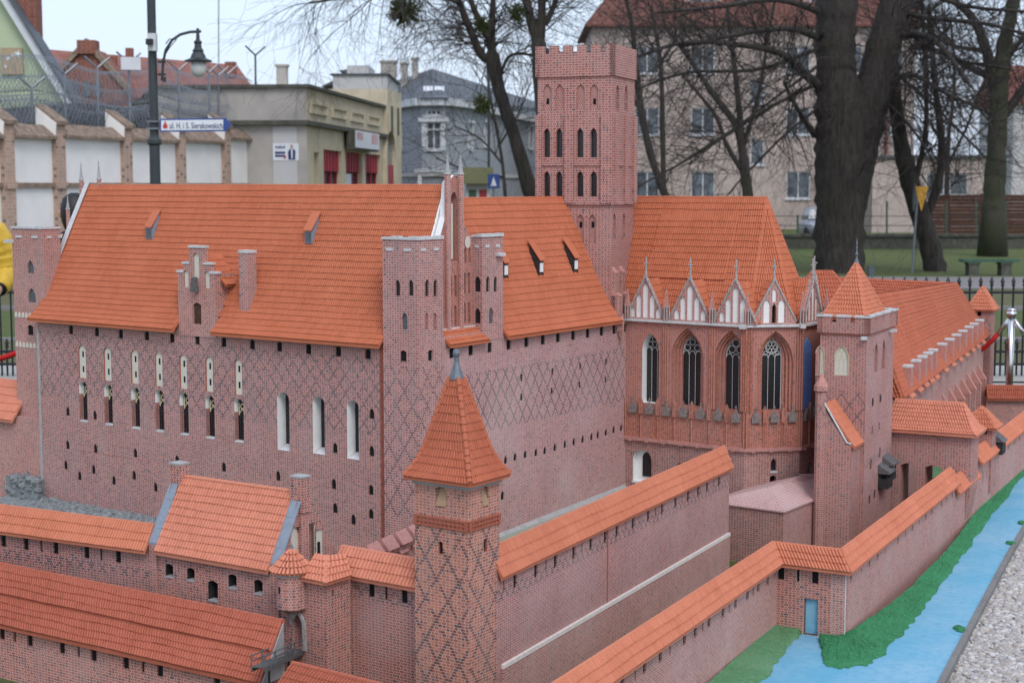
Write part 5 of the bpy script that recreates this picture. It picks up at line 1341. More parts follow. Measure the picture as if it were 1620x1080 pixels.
# ---------------------------------------------------------------- watch tower
p = at(741, 800, 4.57); FWs = Face(p.xy, sd); FWe = Face(p.xy, bb); WA, WB = .206, .160
wt = thing('watch_tower', 'square brick tower with steep flared pyramid roof in the centre foreground', 'castle tower', FWs.w(-.1, .0, -.08))
zw_ = lambda y: FWs.pix(741, y)[1]
ZD = zw_(841); ZW = zw_(775)
l1, l2, u1, u2 = [], [], [], []
openpx(FWs, l1, wt, 'seg', [(697, 866)], 6.5, 20, depth=.008, mi=1); openpx(FWe, l2, wt, 'seg', [(768, 862)], 5, 20, depth=.008, mi=1)
for F, h, x, y in ((FWs, u1, 698, 785), (FWe, u2, 768, 784)):
    s, z = F.pix(x, y); w_ = wp(F, x, y, 16.5 if F is FWs else 9.5); n = opening(F, h, wt, 'seg', s, z, w_, .058, .03, 0, 'black_void', 'window')
    one('shutter', 'wood_tan', n, lambda m: m.prism([F.w(s - w_ / 2 + .001, z - .029, .004), F.w(s + w_ / 2 - .001, z - .029, .004), F.w(s + w_ / 2 - .005, z + .026, -.012), F.w(s - w_ / 2 + .005, z + .026, -.012)], F.w(0, 0, -.003) - F.w(0, 0)))
def f(mb):
    wallface(mb, FWs, [(-WA, -.10), (0, -.10), (0, ZD), (-WA, ZD)], l1); wallface(mb, FWe, [(0, -.10), (WB, -.10), (WB, ZD), (0, ZD)], l2)
    wallface(mb, Face(FWe.w(WB, 0).xy, -sd), [(0, -.10), (WA, -.10), (WA, ZD), (0, ZD)]); wallface(mb, Face(FWs.w(-WA, 0).xy, -bb), [(-WB, -.10), (0, -.10), (0, ZD), (-WB, ZD)])
one('shaft', ['brick_watch', 'red_cement'], wt, f)
def f(mb):
    wallface(mb, FWs, [(-WA, ZD), (0, ZD), (0, ZW), (-WA, ZW)], u1); wallface(mb, FWe, [(0, ZD), (WB, ZD), (WB, ZW), (0, ZW)], u2)
    wallface(mb, Face(FWe.w(WB, 0).xy, -sd), [(0, ZD), (WA, ZD), (WA, ZW), (0, ZW)]); wallface(mb, Face(FWs.w(-WA, 0).xy, -bb), [(-WB, ZD), (0, ZD), (0, ZW), (-WB, ZW)])
one('upper_storey', 'brick_watch_top', wt, f)
def f(mb):
    zb = ZD; h = .031
    for F, a, b_, n in ((FWs, -WA, 0.0, 13), (FWe, 0, WB, 11)):
        for k, zz in enumerate((zb, zb + .0125, zb + .025)): fbox(mb, F, a - (.001 if F is FWs else 0), b_, zz, zz + .0055, -.004, .0055 + (.0005 if F is FWe else 0))
        for k in range(n):
            s = a + (b_ - a) * (k + .25) / n
            for zz in (zb + .0055, zb + .018): fbox(mb, F, s, s + (b_ - a) / n * .45, zz, zz + .007, -.004, .004)
        fbox(mb, F, a, a + .012, zb - .002, zb + .030, -.004, .0062); fbox(mb, F, b_ - .012, b_, zb - .002, zb + .030, -.004, .0062)
one('dentil_band', 'red_cement', wt, f)
def f(mb):
    fbox(mb, FWs, -WA - .006, .006, ZW, ZW + .016, -WB - .006, .006)
one('cornice', 'grey_cement', wt, f)
zr_ = zw_(764); OV = .024
apw = FWs.w(-WA / 2, 1.066, -WB / 2)
def wpt(i, k, z): 
    s = (-WA - k, k, k, -WA - k)[i]; o = (k, k, -WB - k, -WB - k)[i]; return FWs.w(s, z, o)
pl = []
for i in range(4):
    top = apw.lerp(wpt(i, 0, apw.z), .16)
    pl.append([top, wpt(i, -.021, zr_ + .085), wpt(i, -.005, zr_ + .045), wpt(i, .008, zr_ + .020), wpt(i, OV, zr_)])
m_ = MB()
for i in range(4): under(m_, pl[i], pl[(i + 1) % 4], .008, n=8)
r_ = m_.build('roof', 'tile_watch', wt)
for i in range(4): tiled(r_, pl[i], pl[(i + 1) % 4], 12, .0100, 'tile_watch', seed=130 + i, split=i < 2, wav=.04)
for i in range(4):
    mb = MB()
    for k in range(14):
        a, b_ = lerp(pl[i], k / 14), lerp(pl[i], (k + 1.15) / 14 if k < 13 else 1); mb.tube([a + Vector((0, 0, .002)), b_ + Vector((0, 0, .006))], [.0065, .0088], 8)
    mb.build('hip_tiles', 'tile_watch', r_)
one('finial', 'lead', wt, lambda m: (m.lathe((apw.x, apw.y, 1.062), [(.024, 0), (.022, .008), (.011, .042), (.008, .052), (.0075, .068), (.011, .072), (.012, .080), (.010, .087), (.004, .091)], 8, 0, math.pi / 8 - TH)))
# ---------------------------------------------------------------- wall left of the watch tower
FWl = FWs.shift(o=-.055)
sl_ = [(588, 938), (611, 942, 1), (640, 947)]
s0 = FWl.pix(533, 960)[0]
brick('brick_left', (.40, .135, .105), (.31, .095, .075), (.57, .44, .41), .0290, .0090, .06, (.040, .052, .325, .365, 0), .25, mw=.08, bumpy=True)
curtain('curtain_wall', 'brick wall with zigzag dark bricks and tile cap left of the foreground tower', FWl, s0, -WA + .01, .0, .405, 'brick_left', .05, sl_, .478, .026, seed=140, roofmat='tile_gate', tw=.0145)
# ---------------------------------------------------------------- porch block with turret
p = at(515, 930, 4.775); FPs = Face(p.xy, sd); FPe = Face(p.xy, bb); WP = -FPs.pix(444, 960)[0]
pc = thing('gate_porch', 'brick gate porch with pointed stone doorway and hipped tile roof', 'gatehouse', FPs.w(-WP / 2, 0, -.05))
ZPo = .415; h1, h2 = [], []
sdo, zdo = FPs.pix(472, 1012)
opening(FPs, h1, pc, 'point', sdo, .228, .042, .112, .025, 0, 'brick_deep', 'doorway')
s, z = FPe.pix(520, 935); opening(FPe, h2, pc, 'rect', s + .02, z - .01, .012, .022)
def f(mb):
    wallface(mb, FPs, [(-WP, -.10), (0, -.10), (0, ZPo), (-WP, ZPo)], h1); wallface(mb, FPe, [(0, -.10), (0.12, -.10), (0.12, ZPo), (0, ZPo)], h2)
    wallface(mb, Face(FPs.w(-WP, 0).xy, -bb), [(-0.12, -.10), (0, -.10), (0, ZPo), (-0.12, ZPo)])
one('wall', 'brick_gate', pc, f)
def f(mb):
    ol = arch('point', sdo, .172, .046, .116, 5); iw = len(ol)
    a = [FPs.w(x, z, .001) for x, z in ol[1:]]
    for i in range(len(a) - 1):
        x0, z0 = ol[1 + i]; x1, z1 = ol[2 + i] if i + 2 < len(ol) else ol[0]
        def out_(x, z):
            v = Vector((x - sdo, z - .235)); 
            if z < .235: v = Vector((x - sdo, 0))
            v = v.normalized() * .013; return (x + v.x, z + v.y)
        q0, q1 = out_(x0, z0), out_(x1, z1)
        mb.prism([FPs.w(x0, z0, 0), FPs.w(*q0, 0), FPs.w(*q1, 0), FPs.w(x1, z1, 0)], FPs.w(0, 0, .007) - FPs.w(0, 0))
    fbox(mb, FPs, sdo - .036, sdo - .023, .170, .176, 0, .007)
one('stone_arch', 'stone_trim', pc, f)
ep_ = [FPs.w(-.085, ZPo - .004, .022), FPs.w(.020, ZPo - .004, .022), FPs.w(.020, ZPo - .004, -.10)]; rp = [FPs.w(-.085, ZPo + .062, -.050), FPs.w(-.040, ZPo + .062, -.050), FPs.w(-.005, ZPo + .062, -.10)]
m_ = MB(); under(m_, [rp[0], ep_[0]], [rp[1], ep_[1]], .008, n=2); under(m_, [rp[1], ep_[1]], [rp[2], ep_[2]], .008, n=2)
r_ = m_.build('roof', 'tile_gate', pc); tiled(r_, [rp[0], ep_[0]], [rp[1], ep_[1]], 4, .0145, 'tile_gate', seed=150); tiled(r_, [rp[1], ep_[1]], [rp[2], ep_[2]], 4, .0145, 'tile_gate', seed=151)
ridge_tiles(r_, rp[1], ep_[1], .008, .025, 'tile_gate')
# round oriel turret
s_t, z_t = FPs.pix(466, 930); ct_ = FPs.w(s_t, 0, .012)
ot = thing('turret', 'round brick oriel turret with conical tile roof above the pointed doorway', 'turret', FPs.w(s_t, .30, .012))
zo = lambda y: FPs.pix(466, y, .03)[1]
ztp, zbt = zo(912), zo(965); RT = .050
m_ = MB(); m_.lathe((ct_.x, ct_.y, zbt), [(RT * .5, -.012), (RT * .8, -.004), (RT, .004), (RT, ztp - zbt)], 20); m_.build('wall', 'brick_gate', ot)
one('corbel', 'stone_trim', ot, lambda m: m.lathe((ct_.x, ct_.y, zbt), [(.006, -.036), (.010, -.028), (.018, -.016), (RT * .5, -.010)], 12))
one('rim', 'grey_cement', ot, lambda m: m.lathe((ct_.x, ct_.y, ztp), [(RT + .002, 0), (RT + .004, .012), (RT - .004, .013)], 20))
inst('loophole', panel_mesh('rect', .010, .022, 'black_void', 'loophole'), ot, Vector((ct_.x, ct_.y, (ztp + zbt) / 2 + .012)) + Vector((FPs.n.x, FPs.n.y, 0)) * (RT - .0005) + Vector((FPs.d.x, FPs.d.y, 0)) * -.006, FPs.rz)
m_ = MB(); m_.lathe((ct_.x, ct_.y, ztp + .010), [(RT + .014, 0), (.006, .068)], 20); r_ = m_.build('roof', 'tile_gate', ot)
mb = MB()
for row in range(4):
    r0_, r1_ = (RT + .016) * row / 4 + .004, (RT + .016) * (row + 1) / 4 + .003; z0_, z1_ = .074 - .070 * row / 4, .074 - .070 * (row + 1) / 4; n = max(6, int(2 * math.pi * r1_ / .0145))
    for k in range(n):
        a = 2 * math.pi * (k + .5 * (row % 2)) / n; u_ = Vector((math.cos(a), math.sin(a), 0))
        mb.tube([Vector((ct_.x, ct_.y, ztp + .010 + z0_)) + u_ * r0_, Vector((ct_.x, ct_.y, ztp + .012 + z1_)) + u_ * r1_], [.003 + .002 * row / 4, .0066], 5)
mb.build('roof_tiles', 'tile_gate', r_, kind='stuff')
one('cap', 'lead', ot, lambda m: m.lathe((ct_.x, ct_.y, ztp + .074), [(.012, 0), (.007, .012), (.002, .026)], 8))
# ---------------------------------------------------------------- gatehouse with big tile roof
TG = math.radians(32.6); dg = Vector((math.cos(TG), -math.sin(TG))); bg = Vector((math.sin(TG), math.cos(TG)))
p = at(442, 905, 4.95); FH = Face(p.xy, dg); FHe = Face(p.xy, bg); WH = -FH.pix(243, 880)[0]
hs = thing('gatehouse', 'brick gatehouse with broad salmon tile roof and slate-edged verges in the left foreground', 'gatehouse', FH.w(-WH / 2, 0, -.12))
ZH = .412; h1, h2 = [], []
for (x, y), w_, h_ in (((268, 902), .036, .046), ((302, 908), .034, .044), ((368, 919), .036, .048), ((409, 928), .036, .048), ((337, 934), .044, .070)):
    s, z = FH.pix(x, y); n = opening(FH, h1, hs, 'seg', s, z, w_, h_, .03, 1); one('sill', 'grey_cement', n, lambda m: fbox(m, FH, s - w_ / 2 + .001, s + w_ / 2 - .001, z - h_ / 2 - .003, z - h_ / 2 + .003, -.028, .003))
GHd, ZRd, RDo = .29, .635, .12
for x, y, w_, h_ in ((467, 853, wp(FHe, 467, 852, 13), .088), (506, 850, wp(FHe, 505, 850, 12), .125)):
    s, z = FHe.pix(x, y); nn_ = opening(FHe, h2, hs, 'point', s, z, w_, h_, .006, 0, 'cream_plaster', 'blind_niche')
    if x == 506: inst('slit', panel_mesh('seg', .013, .04, 'black_void', 'slit'), nn_, FHe.w(s, z - .035, -.005), FHe.rz)
def f(mb):
    wallface(mb, FH, [(-WH, -.10), (0, -.10), (0, ZH), (-WH, ZH)], h1)
    ol = [(0, -.10), (GHd, -.10), (GHd, ZH), (RDo + .022, ZRd - .01), (RDo - .022, ZRd - .01), (0, ZH)]
    wallface(mb, FHe, ol, h2)
    mb.poly([FHe.w(x, z, -.03) for x, z in reversed(ol)])
    Fw = Face(FH.w(-WH, 0).xy, -bg); olw = [(-x, z) for x, z in reversed(ol)]; wallface(mb, Fw, olw); mb.poly([Fw.w(x, z, -.03) for x, z in reversed(olw)])
    wallface(mb, Face(FHe.w(GHd, 0).xy, -dg), [(0, -.10), (WH, -.10), (WH, ZH), (0, ZH)])
one('wall', ['brick_gate', 'wood_dark'], hs, f)
for a in (-WH - .012, -.030): one('corner_pier', 'brick_gate', hs, lambda m: fbox(m, FH, a, a + .034, -.10, ZH + .006, .0, .010))
Lh_ = [FH.w(-WH + .030, ZRd, -RDo), FH.w(-WH + .030, ZH - .012, .024)]; Rh_ = [FH.w(-.030, ZRd, -RDo), FH.w(-.030, ZH - .012, .024)]
Lb_ = [Rh_[0], FH.w(-.030, ZH - .012, -GHd - .024)]; Rb_ = [Lh_[0], FH.w(-WH + .030, ZH - .012, -GHd - .024)]
m_ = MB(); under(m_, Lh_, Rh_, .012, n=3); under(m_, Lb_, Rb_, .012, n=3); r_ = m_.build('roof', 'tile_gate', hs)
tiled(r_, Lh_, Rh_, 10, .0128, 'tile_gate', seed=160, wav=.06); tiled(r_, Lb_, Rb_, 11, .02, 'tile_gate', split=False)
ridge_tiles(r_, Lh_[0] + Vector((0, 0, .003)), Rh_[0] + Vector((0, 0, .003)), .008, .03, 'tile_gate')
for a, e in ((-WH - .012, 0), (-.030, 1)):
    A_, B_ = FH.w(a, ZRd + .008, -RDo), FH.w(a, ZH + .002, .010)
    for k in range(5):
        q0, q1 = A_.lerp(B_, k / 5), A_.lerp(B_, (k + .985) / 5)
        one('coping_slab', 'slate_coping', hs, lambda m: m.frame_box(q0, q1 - q0, FH.w(.042, 0) - FH.w(0, 0), Vector((0, 0, .010 + .001 * (k % 2)))))
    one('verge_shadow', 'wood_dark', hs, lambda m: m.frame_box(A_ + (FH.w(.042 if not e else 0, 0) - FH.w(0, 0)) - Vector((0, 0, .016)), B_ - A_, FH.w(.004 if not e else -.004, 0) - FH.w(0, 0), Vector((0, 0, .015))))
for a, zt in ((-WH - .014, .045), (-.034, .055)):
    one('chimney', ['brick_gate', 'grey_cement'], hs, lambda m: (fbox(m, FH, a, a + .052, ZRd - .06, ZRd + zt, -RDo - .022, -RDo + .022), fbox(m, FH, a - .002, a + .054, ZRd + zt, ZRd + zt + .006, -RDo - .024, -RDo + .024, 1)))
one('end_pier', 'brick_gate', hs, lambda m: fbox(m, FHe, RDo - .020, RDo + .020, .30, ZRd + .05, 0, .010))
# ---------------------------------------------------------------- left wall with cap
T3 = math.radians(27); d3 = Vector((math.cos(T3), -math.sin(T3))); p = at(238, 880, 5.265); FLl = Face(p.xy, d3)
brick('brick_leftwall', (.40, .135, .105), (.31, .095, .075), (.57, .44, .41), .0290, .0090, .30, (.050, .05, .29, .325, 0), .2, mw=.08, bumpy=True)
ll = [(5, 845), (41, 851), (65, 855, 1), (88, 858), (137, 868), (160, 872, 1), (187, 877)]
curtain('curtain_wall', 'brick wall with long orange tile cap at the left, below the grey rubble', FLl, -1.7, 0, 0, .400, 'brick_leftwall', .05, ll, .478, .028, seed=170, roofmat='tile_wall', tw=.0118)
# ---------------------------------------------------------------- lean-to range
r0_, r1_ = atz(0, 895, .31), atz(447, 986, .31); e0_, e1_ = atz(0, 988, .175), atz(412, 1082, .175)
dr, de = (r1_ - r0_), (e1_ - e0_); r0_ = r0_ - dr * .6; e0_ = e0_ - de * .6
le = thing('lean_to_range', 'long lean-to range with dark orange tile roof at the lower left', 'castle building', (r1_.x, r1_.y, 0))
md0, md1 = r0_.lerp(e0_, .52), r1_.lerp(e1_, .52); up_ = Vector((0, 0, .008))
m_ = MB(); under(m_, [r0_ + up_, md0 + up_], [r1_ + up_, md1 + up_], .012, n=2); under(m_, [md0, e0_], [md1, e1_], .012, n=2)
rl = m_.build('roof', 'tile_lean', le)
tiled(rl, [r0_ + up_, md0 + up_], [r1_ + up_, md1 + up_], 4, .0118, 'tile_lean', seed=180, wav=.06); tiled(rl, [md0, e0_], [md1, e1_], 4, .0118, 'tile_lean', seed=185, wav=.06)
ridge_tiles(rl, r0_ + up_, r1_ + up_, .008, .035, 'tile_lean')
FLe = Face((e1_.x, e1_.y), de.xy.normalized()); FLe = FLe.shift(o=-.022); h1 = []
slots(FLe, h1, le, [(3, 995), (23, 998, 1), (47, 1003), (98, 1015), (124, 1021, 1), (148, 1027), (199, 1038), (226, 1044, 1), (253, 1049), (343, 1070), (373, 1077, 1)], .172, .026, .011, .056)
one('wall', 'brick_gate', le, lambda m: wallface(m, FLe, [(-2.6, -.12), (0, -.12), (0, .173), (-2.6, .173)], h1))
one('end_board', 'grey_cement', le, lambda m: m.prism([r1_ + Vector((.001, 0, .004)), e1_ + Vector((.001, 0, -.002)), Vector((r1_.x + .001, r1_.y, e1_.z - .03))], FLe.d.to_3d() * .004))
# second lean-to right of the footbridge
q0, q1 = atz(462, 1048, .31), atz(640, 1092, .31); v0, v1 = atz(432, 1092, .235), atz(600, 1140, .235)
l2_ = thing('lean_to_range', 'short dark orange lean-to roof at the bottom edge right of the footbridge', 'castle building', (q0.x, q0.y, 0))
m_ = MB(); under(m_, [q0, v0], [q1, v1], .012, n=2); r_ = m_.build('roof', 'tile_lean', l2_); tiled(r_, [q0, v0], [q1, v1], 4, .0118, 'tile_lean', seed=190, wav=.06); ridge_tiles(r_, q0, q1, .008, .035, 'tile_lean')
one('wall', 'brick_gate', l2_, lambda m: m.prism([Vector((v0.x, v0.y + .02, -.02)), Vector((v0.x, v0.y + .02, .225)), Vector((v1.x, v1.y + .02, .225)), Vector((v1.x, v1.y + .02, -.02))], (0, .05, 0)))
# footbridge
fbr = thing('footbridge', 'small grey wooden footbridge with railings leading to the pointed doorway', 'footbridge', at(440, 1060, 4.70))
a_ = FPs.w(sdo, .170, .004); b_e = at(409, 1056, 4.38)
dd = (b_e - a_); sdv = Vector((dd.y, -dd.x, 0)).normalized() * .020
for k in range(16):
    q = a_ + dd * (k / 16); one('plank', 'wood_grey', fbr, lambda m: m.frame_box(q - sdv, sdv * 2, dd * (.9 / 16), (0, 0, .004)))
for e in (-1, 1):
    one('beam', 'wood_grey', fbr, lambda m: m.frame_box(a_ + sdv * e * .95 - Vector((0, 0, .012)), dd, sdv * e * .18, (0, 0, .0118)))
    for z in (.020, .036): one('rail', 'wood_grey', fbr, lambda m: m.tube([a_ + sdv * e + Vector((0, 0, z)), b_e + sdv * e + Vector((0, 0, z))], .0022, 5))
    for k in range(5):
        q = a_ + dd * (k / 4) + sdv * e; one('post', 'wood_grey', fbr, lambda m: m.tube([q - Vector((0, 0, .010)), q + Vector((0, 0, .040))], .0026, 5))
for k in (1, 3):
    q = a_ + dd * (k / 4); one('trestle_post', 'wood_dark', fbr, lambda m: m.tube([q - Vector((0, 0, .17)), q - Vector((0, 0, .012))], .004, 5))
# stepped battlement wall behind the porch
p0, p1 = atz(562, 893, .43), atz(664, 846, .43); FBt = Face(p0.xy, (p1 - p0).xy.normalized()); LB = (p1 - p0).length
bw = thing('battlement_wall', 'low wall with pink sloping merlon caps between the gatehouse and foreground tower', 'castle wall', (p0.x, p0.y, 0))
one('wall', 'brick_gate', bw, lambda m: fbox(m, FBt, -.02, LB + .05, -.10, .385, -.03, 0))
for k in range(5):
    s = LB * (k + .1) / 4.6
    one('merlon', ['brick_gate', 'pink_cap'], bw, lambda m: (fbox(m, FBt, s, s + LB * .15, .385, .436, -.03, 0.001), m.prism([FBt.w(s - .004, .430, .016), FBt.w(s - .004, .470, -.016), FBt.w(s - .004, .430, -.046)], FBt.w(LB * .15 + .008, 0) - FBt.w(0, 0), 1)))
    one('merlon_skirt', ['pink_cap'], bw, lambda m: m.prism([FBt.w(s - .004, .400, .012), FBt.w(s - .004, .405, 0), FBt.w(s - .004, .38, 0)], FBt.w(LB * .12, 0) - FBt.w(0, 0)))
# rubble plinth
rr = random.Random(9); mb = MB()
plain('rubble', (.28, .30, .31), .9, .28, 45, 0, .002)
for k in range(620):
    s = rr.uniform(-2.62, -1.35); o = rr.uniform(.0, .16); z = .075 + (.035 * (1 - o / .16)) + rr.uniform(-.006, .006)
    if s < -2.36: z += rr.uniform(0, .12); o = rr.uniform(.0, .07)
    r = rr.uniform(.012, .024); c = FS.w(s, z - .006, o - (.03 if s < -2.36 else 0))
    k0_ = len(mb.v); mb.lathe(c, [(r * .6, -r * .7), (r, -r * .1), (r * .85, r * .45), (r * .35, r * .75)], 7, 0, rr.uniform(0, 6), rr.uniform(.8, 1.3), rr.uniform(.8, 1.2))
    for i in range(k0_, len(mb.v)): mb.v[i] += Vector((rr.uniform(-.003, .003), rr.uniform(-.003, .003), rr.uniform(-.003, .003)))
mb.prism([FS.w(-2.62, .05, 0), FS.w(-2.62, .11, 0), FS.w(-2.62, .07, .16), FS.w(-2.62, .05, .16)], FS.w(1.28, 0) - FS.w(0, 0)); fbox(mb, FS, -2.62, -2.37, .05, .20, 0, .042)
o = mb.build('rubble_plinth', 'rubble', smooth=False, kind='stuff'); o['label'] = 'grey rubble stones heaped along the foot of the big castle wall'
# ================================================================== BACKGROUND
plain('steel_dark', (.045, .055, .06), .45, .15, 6, .2)
plain('iron_black', (.012, .012, .014), .5, .2, 20)
plain('chrome', (.62, .62, .63), .18, .05, 20, 1.0)
plain('rope_red', (.45, .015, .015), .8, .1, 60)
plain('render_white', (.84, .82, .79), .9, .06, 1.5)
plain('render_grey', (.34, .365, .40), .9, .06, 1.2)
plain('render_sand', (.63, .545, .40), .9, .14, 1.4)
plain('render_taupe', (.47, .435, .40), .9, .16, 1.0)
plain('render_apartment', (.49, .405, .37), .9, .08, .7)
plain('render_green', (.46, .54, .36), .9, .05, .8)
plain('render_pale', (.55, .54, .54), .9, .08, 1)
plain('trim_white', (.62, .64, .67), .7, .05, 3)
plain('slate_roof', (.095, .107, .122), .6, .15, 2)
plain('roof_red_far', (.32, .135, .105), .85, .22, 2.5)
plain('roof_brown_far', (.25, .10, .075), .85, .25, 4)
plain('tile_coping', (.34, .25, .19), .85, .3, 8)
plain('shop_red', (.36, .03, .05), .5, .12, 4)
plain('glass_far', (.035, .042, .052), .12, .3, 1.6, col2=(.20, .23, .27))
plain('sky_light', (.70, .74, .80), .2, .05, 3)
plain('sign_beige', (.42, .33, .22), .8, .08, 5)
plain('sign_white', (.72, .74, .78), .5, .04, 5)
plain('sign_blue', (.03, .07, .28), .45, .08, 5)
plain('sign_red', (.50, .03, .03), .5, .1, 8)
plain('sign_navy', (.03, .04, .14), .6, .1, 8)
plain('sign_yellow', (.80, .38, .01), .5, .05, 5)
plain('sign_pink', (.72, .45, .48), .5, .25, 2)
plain('galvanised', (.25, .27, .30), .45, .12, 12, .6)
plain('wood_fence', (.10, .045, .03), .8, .25, 6)
plain('lamp_glass', (.60, .60, .58), .35, .08, 10)
plain('skin', (.50, .30, .22), .5, .08, 30)
plain('hair_dark', (.018, .014, .014), .55, .3, 120)
plain('jacket_yellow', (.68, .42, .035), .55, .1, 25)
plain('jacket_dark', (.025, .025, .032), .7, .15, 30)
plain('cloth_black', (.012, .012, .013), .7, .1, 30)
plain('denim', (.06, .08, .13), .85, .2, 60)
plain('car_silver', (.42, .44, .48), .3, .05, 3, .5)
plain('bench_green', (.05, .13, .085), .6, .2, 8)
plain('concrete_dark', (.12, .12, .10), .9, .25, 5)
groundmat('mistletoe', (.045, .065, .016), (.07, .08, .025), (.03, .04, .012), 2, 12, .01)
m, n, b = newmat('bark'); g = NG(n); p_ = g.objco(); mp = n.nodes.new('ShaderNodeMapping'); mp.inputs['Scale'].default_value = (14, 14, 2.2); n.links.new(p_, mp.inputs[0])
nz = g.noise(mp.outputs[0], 1, 6, .7); col = g.mix(g.ramp(nz, .35, .65), (.018, .015, .014), (.066, .055, .048)); col = g.mix(g.m('MULTIPLY', g.ramp(g.noise(p_, .9, 4), .5, .75), .5), col, (.028, .031, .015))
n.links.new(col, b.inputs['Base Color']); b.inputs['Roughness'].default_value = .95; g.bump(nz, b, .05, .9)
m, n, b = newmat('bark_moss'); g = NG(n); p_ = g.objco(); nz = g.noise(p_, 2.2, 6, .7)
col = g.mix(g.ramp(nz, .35, .65), (.035, .048, .016), (.05, .045, .036)); n.links.new(col, b.inputs['Base Color']); b.inputs['Roughness'].default_value = .95; g.bump(g.noise(p_, 12, 5), b, .04, .8)
plain('twig', (.052, .043, .040), .9, .2, 3)
# ---------------------------------------------------------------- prison wall
pa, pb = at(90, 250, 33).xy, at(412, 250, 43).xy
FPw = Face(pa, pb - pa); pil = [FPw.pix(x, 250)[0] for x in (8, 90, 197, 283, 355, 412)]; pil = [2 * pil[0] - pil[1]] + pil
ztop = [2.85, 2.88, 2.93, 2.95, 3.00, 3.12, 3.2]
pw = thing('prison_wall', 'old white-panelled wall with brick piers and sloping tile coping on the left', 'wall', FPw.w(0, -.8, 0))
for i in range(6):
    a, b_ = pil[i], pil[i + 1]; z = ztop[i]
    one('panel', 'render_white', pw, lambda m: fbox(m, FPw, a + .19, b_ - .19, -.8, z - .28, -.3, 0))
    one('ledge', 'tile_coping', pw, lambda m: fbox(m, FPw, a + .19, b_ - .19, 1.60, 1.70, 0, .07))
    for k in range(4):
        c0, c1 = a + .19 + (b_ - a - .38) * k / 4, a + .19 + (b_ - a - .38) * (k + .985) / 4
        one('coping_tile', 'tile_coping', pw, lambda m: m.prism([FPw.w(c0, z - .28, .16), FPw.w(c0, z - .22, .16), FPw.w(c0, z + .02 + .008 * (k % 2), -.16), FPw.w(c0, z - .28, -.3)], FPw.w(c1, 0) - FPw.w(c0, 0)))
for i in range(7):
    a = pil[i]; z = ztop[i]
    one('pier', 'brick_street', pw, lambda m: (fbox(m, FPw, a - .19, a + .19, -.8, z + .0, -.3, .10), fbox(m, FPw, a - .20, a + .20, 1.58, 1.72, -.1, .14)))
    one('pier_cap', ['tile_coping', 'render_white'], pw, lambda m: m.prism([FPw.w(a - .22, z - .02, .18), FPw.w(a - .22, z + .06, .18), FPw.w(a - .22, z + .42, -.35), FPw.w(a - .22, z - .02, -.35)], FPw.w(.44, 0) - FPw.w(0, 0)))
    one('pier_cheek', 'render_white', pw, lambda m: m.prism([FPw.w(a - .24, z - .30, .12), FPw.w(a - .24, z + .01, .15), FPw.w(a - .24, z + .36, -.33), FPw.w(a - .24, z - .30, -.33)], FPw.w(.02, 0) - FPw.w(0, 0)))
# razor wire fence
rz = thing('razor_wire_fence', 'coils of razor wire on Y-topped posts above the white panelled wall', 'fence', FPw.w(2, 2.6, -.6))
FRz = FPw.shift(o=-.7)
for x, yt in ((50, 140), (103, 118), (155, 108), (205, 100), (283, 112), (331, 115), (346, 120), (360, 118), (405, 88)):
    s = FRz.pix(x, 150)[0]; zt = FRz.pix(x, yt)[1]
    def f(mb):
        mb.tube([FRz.w(s, 2.3, 0), FRz.w(s, zt, 0)], .03, 5); 
        for e in (-1, 1): mb.tube([FRz.w(s, zt, 0), FRz.w(s + e * .22, zt + .25, e * .2)], .026, 5)
    one('post', 'galvanised' if x < 400 else 'steel_dark', rz, f)
sA, sB = pil[0], FRz.pix(408, 200)[0]
for zc, o, r in ((3.25, .15, .33), (3.6, -.1, .36), (4.0, -.35, .40), (3.1, -.5, .36)):
    pts = []; L_ = sB - sA; n = int(L_ / .15)
    for k in range(n * 9): 
        a = k * 2 * math.pi / 9; q = sA + L_ * k / (n * 9); zz = zc + (.25 if q > 6 else 0)
        pts.append(FRz.w(q + rng.uniform(-.03, .03), zz + r * math.sin(a) + .08 * math.sin(q * 1.3), o + r * math.cos(a)))
    mb = MB(); mb.tube(pts, .0065, 3, caps=False); mb.build('wire_coil', 'galvanised', rz)
mb = MB()
for k in range(90):
    s = sA + (sB - sA) * k / 90; mb.tube([FRz.w(s, 2.4, -.1), FRz.w(s + .9, 3.5, -.1)], .006, 3); mb.tube([FRz.w(s + .9, 2.4, -.1), FRz.w(s, 3.5, -.1)], .006, 3)
mb.build('wire_mesh', 'galvanised', rz, kind='stuff')
def f(mb):
    s, z = FRz.pix(204, 102); mb.box(FRz.w(s - .1, z - .15, .1), .45, .25, .30, .3)
one('floodlight', 'trim_white', rz, f)
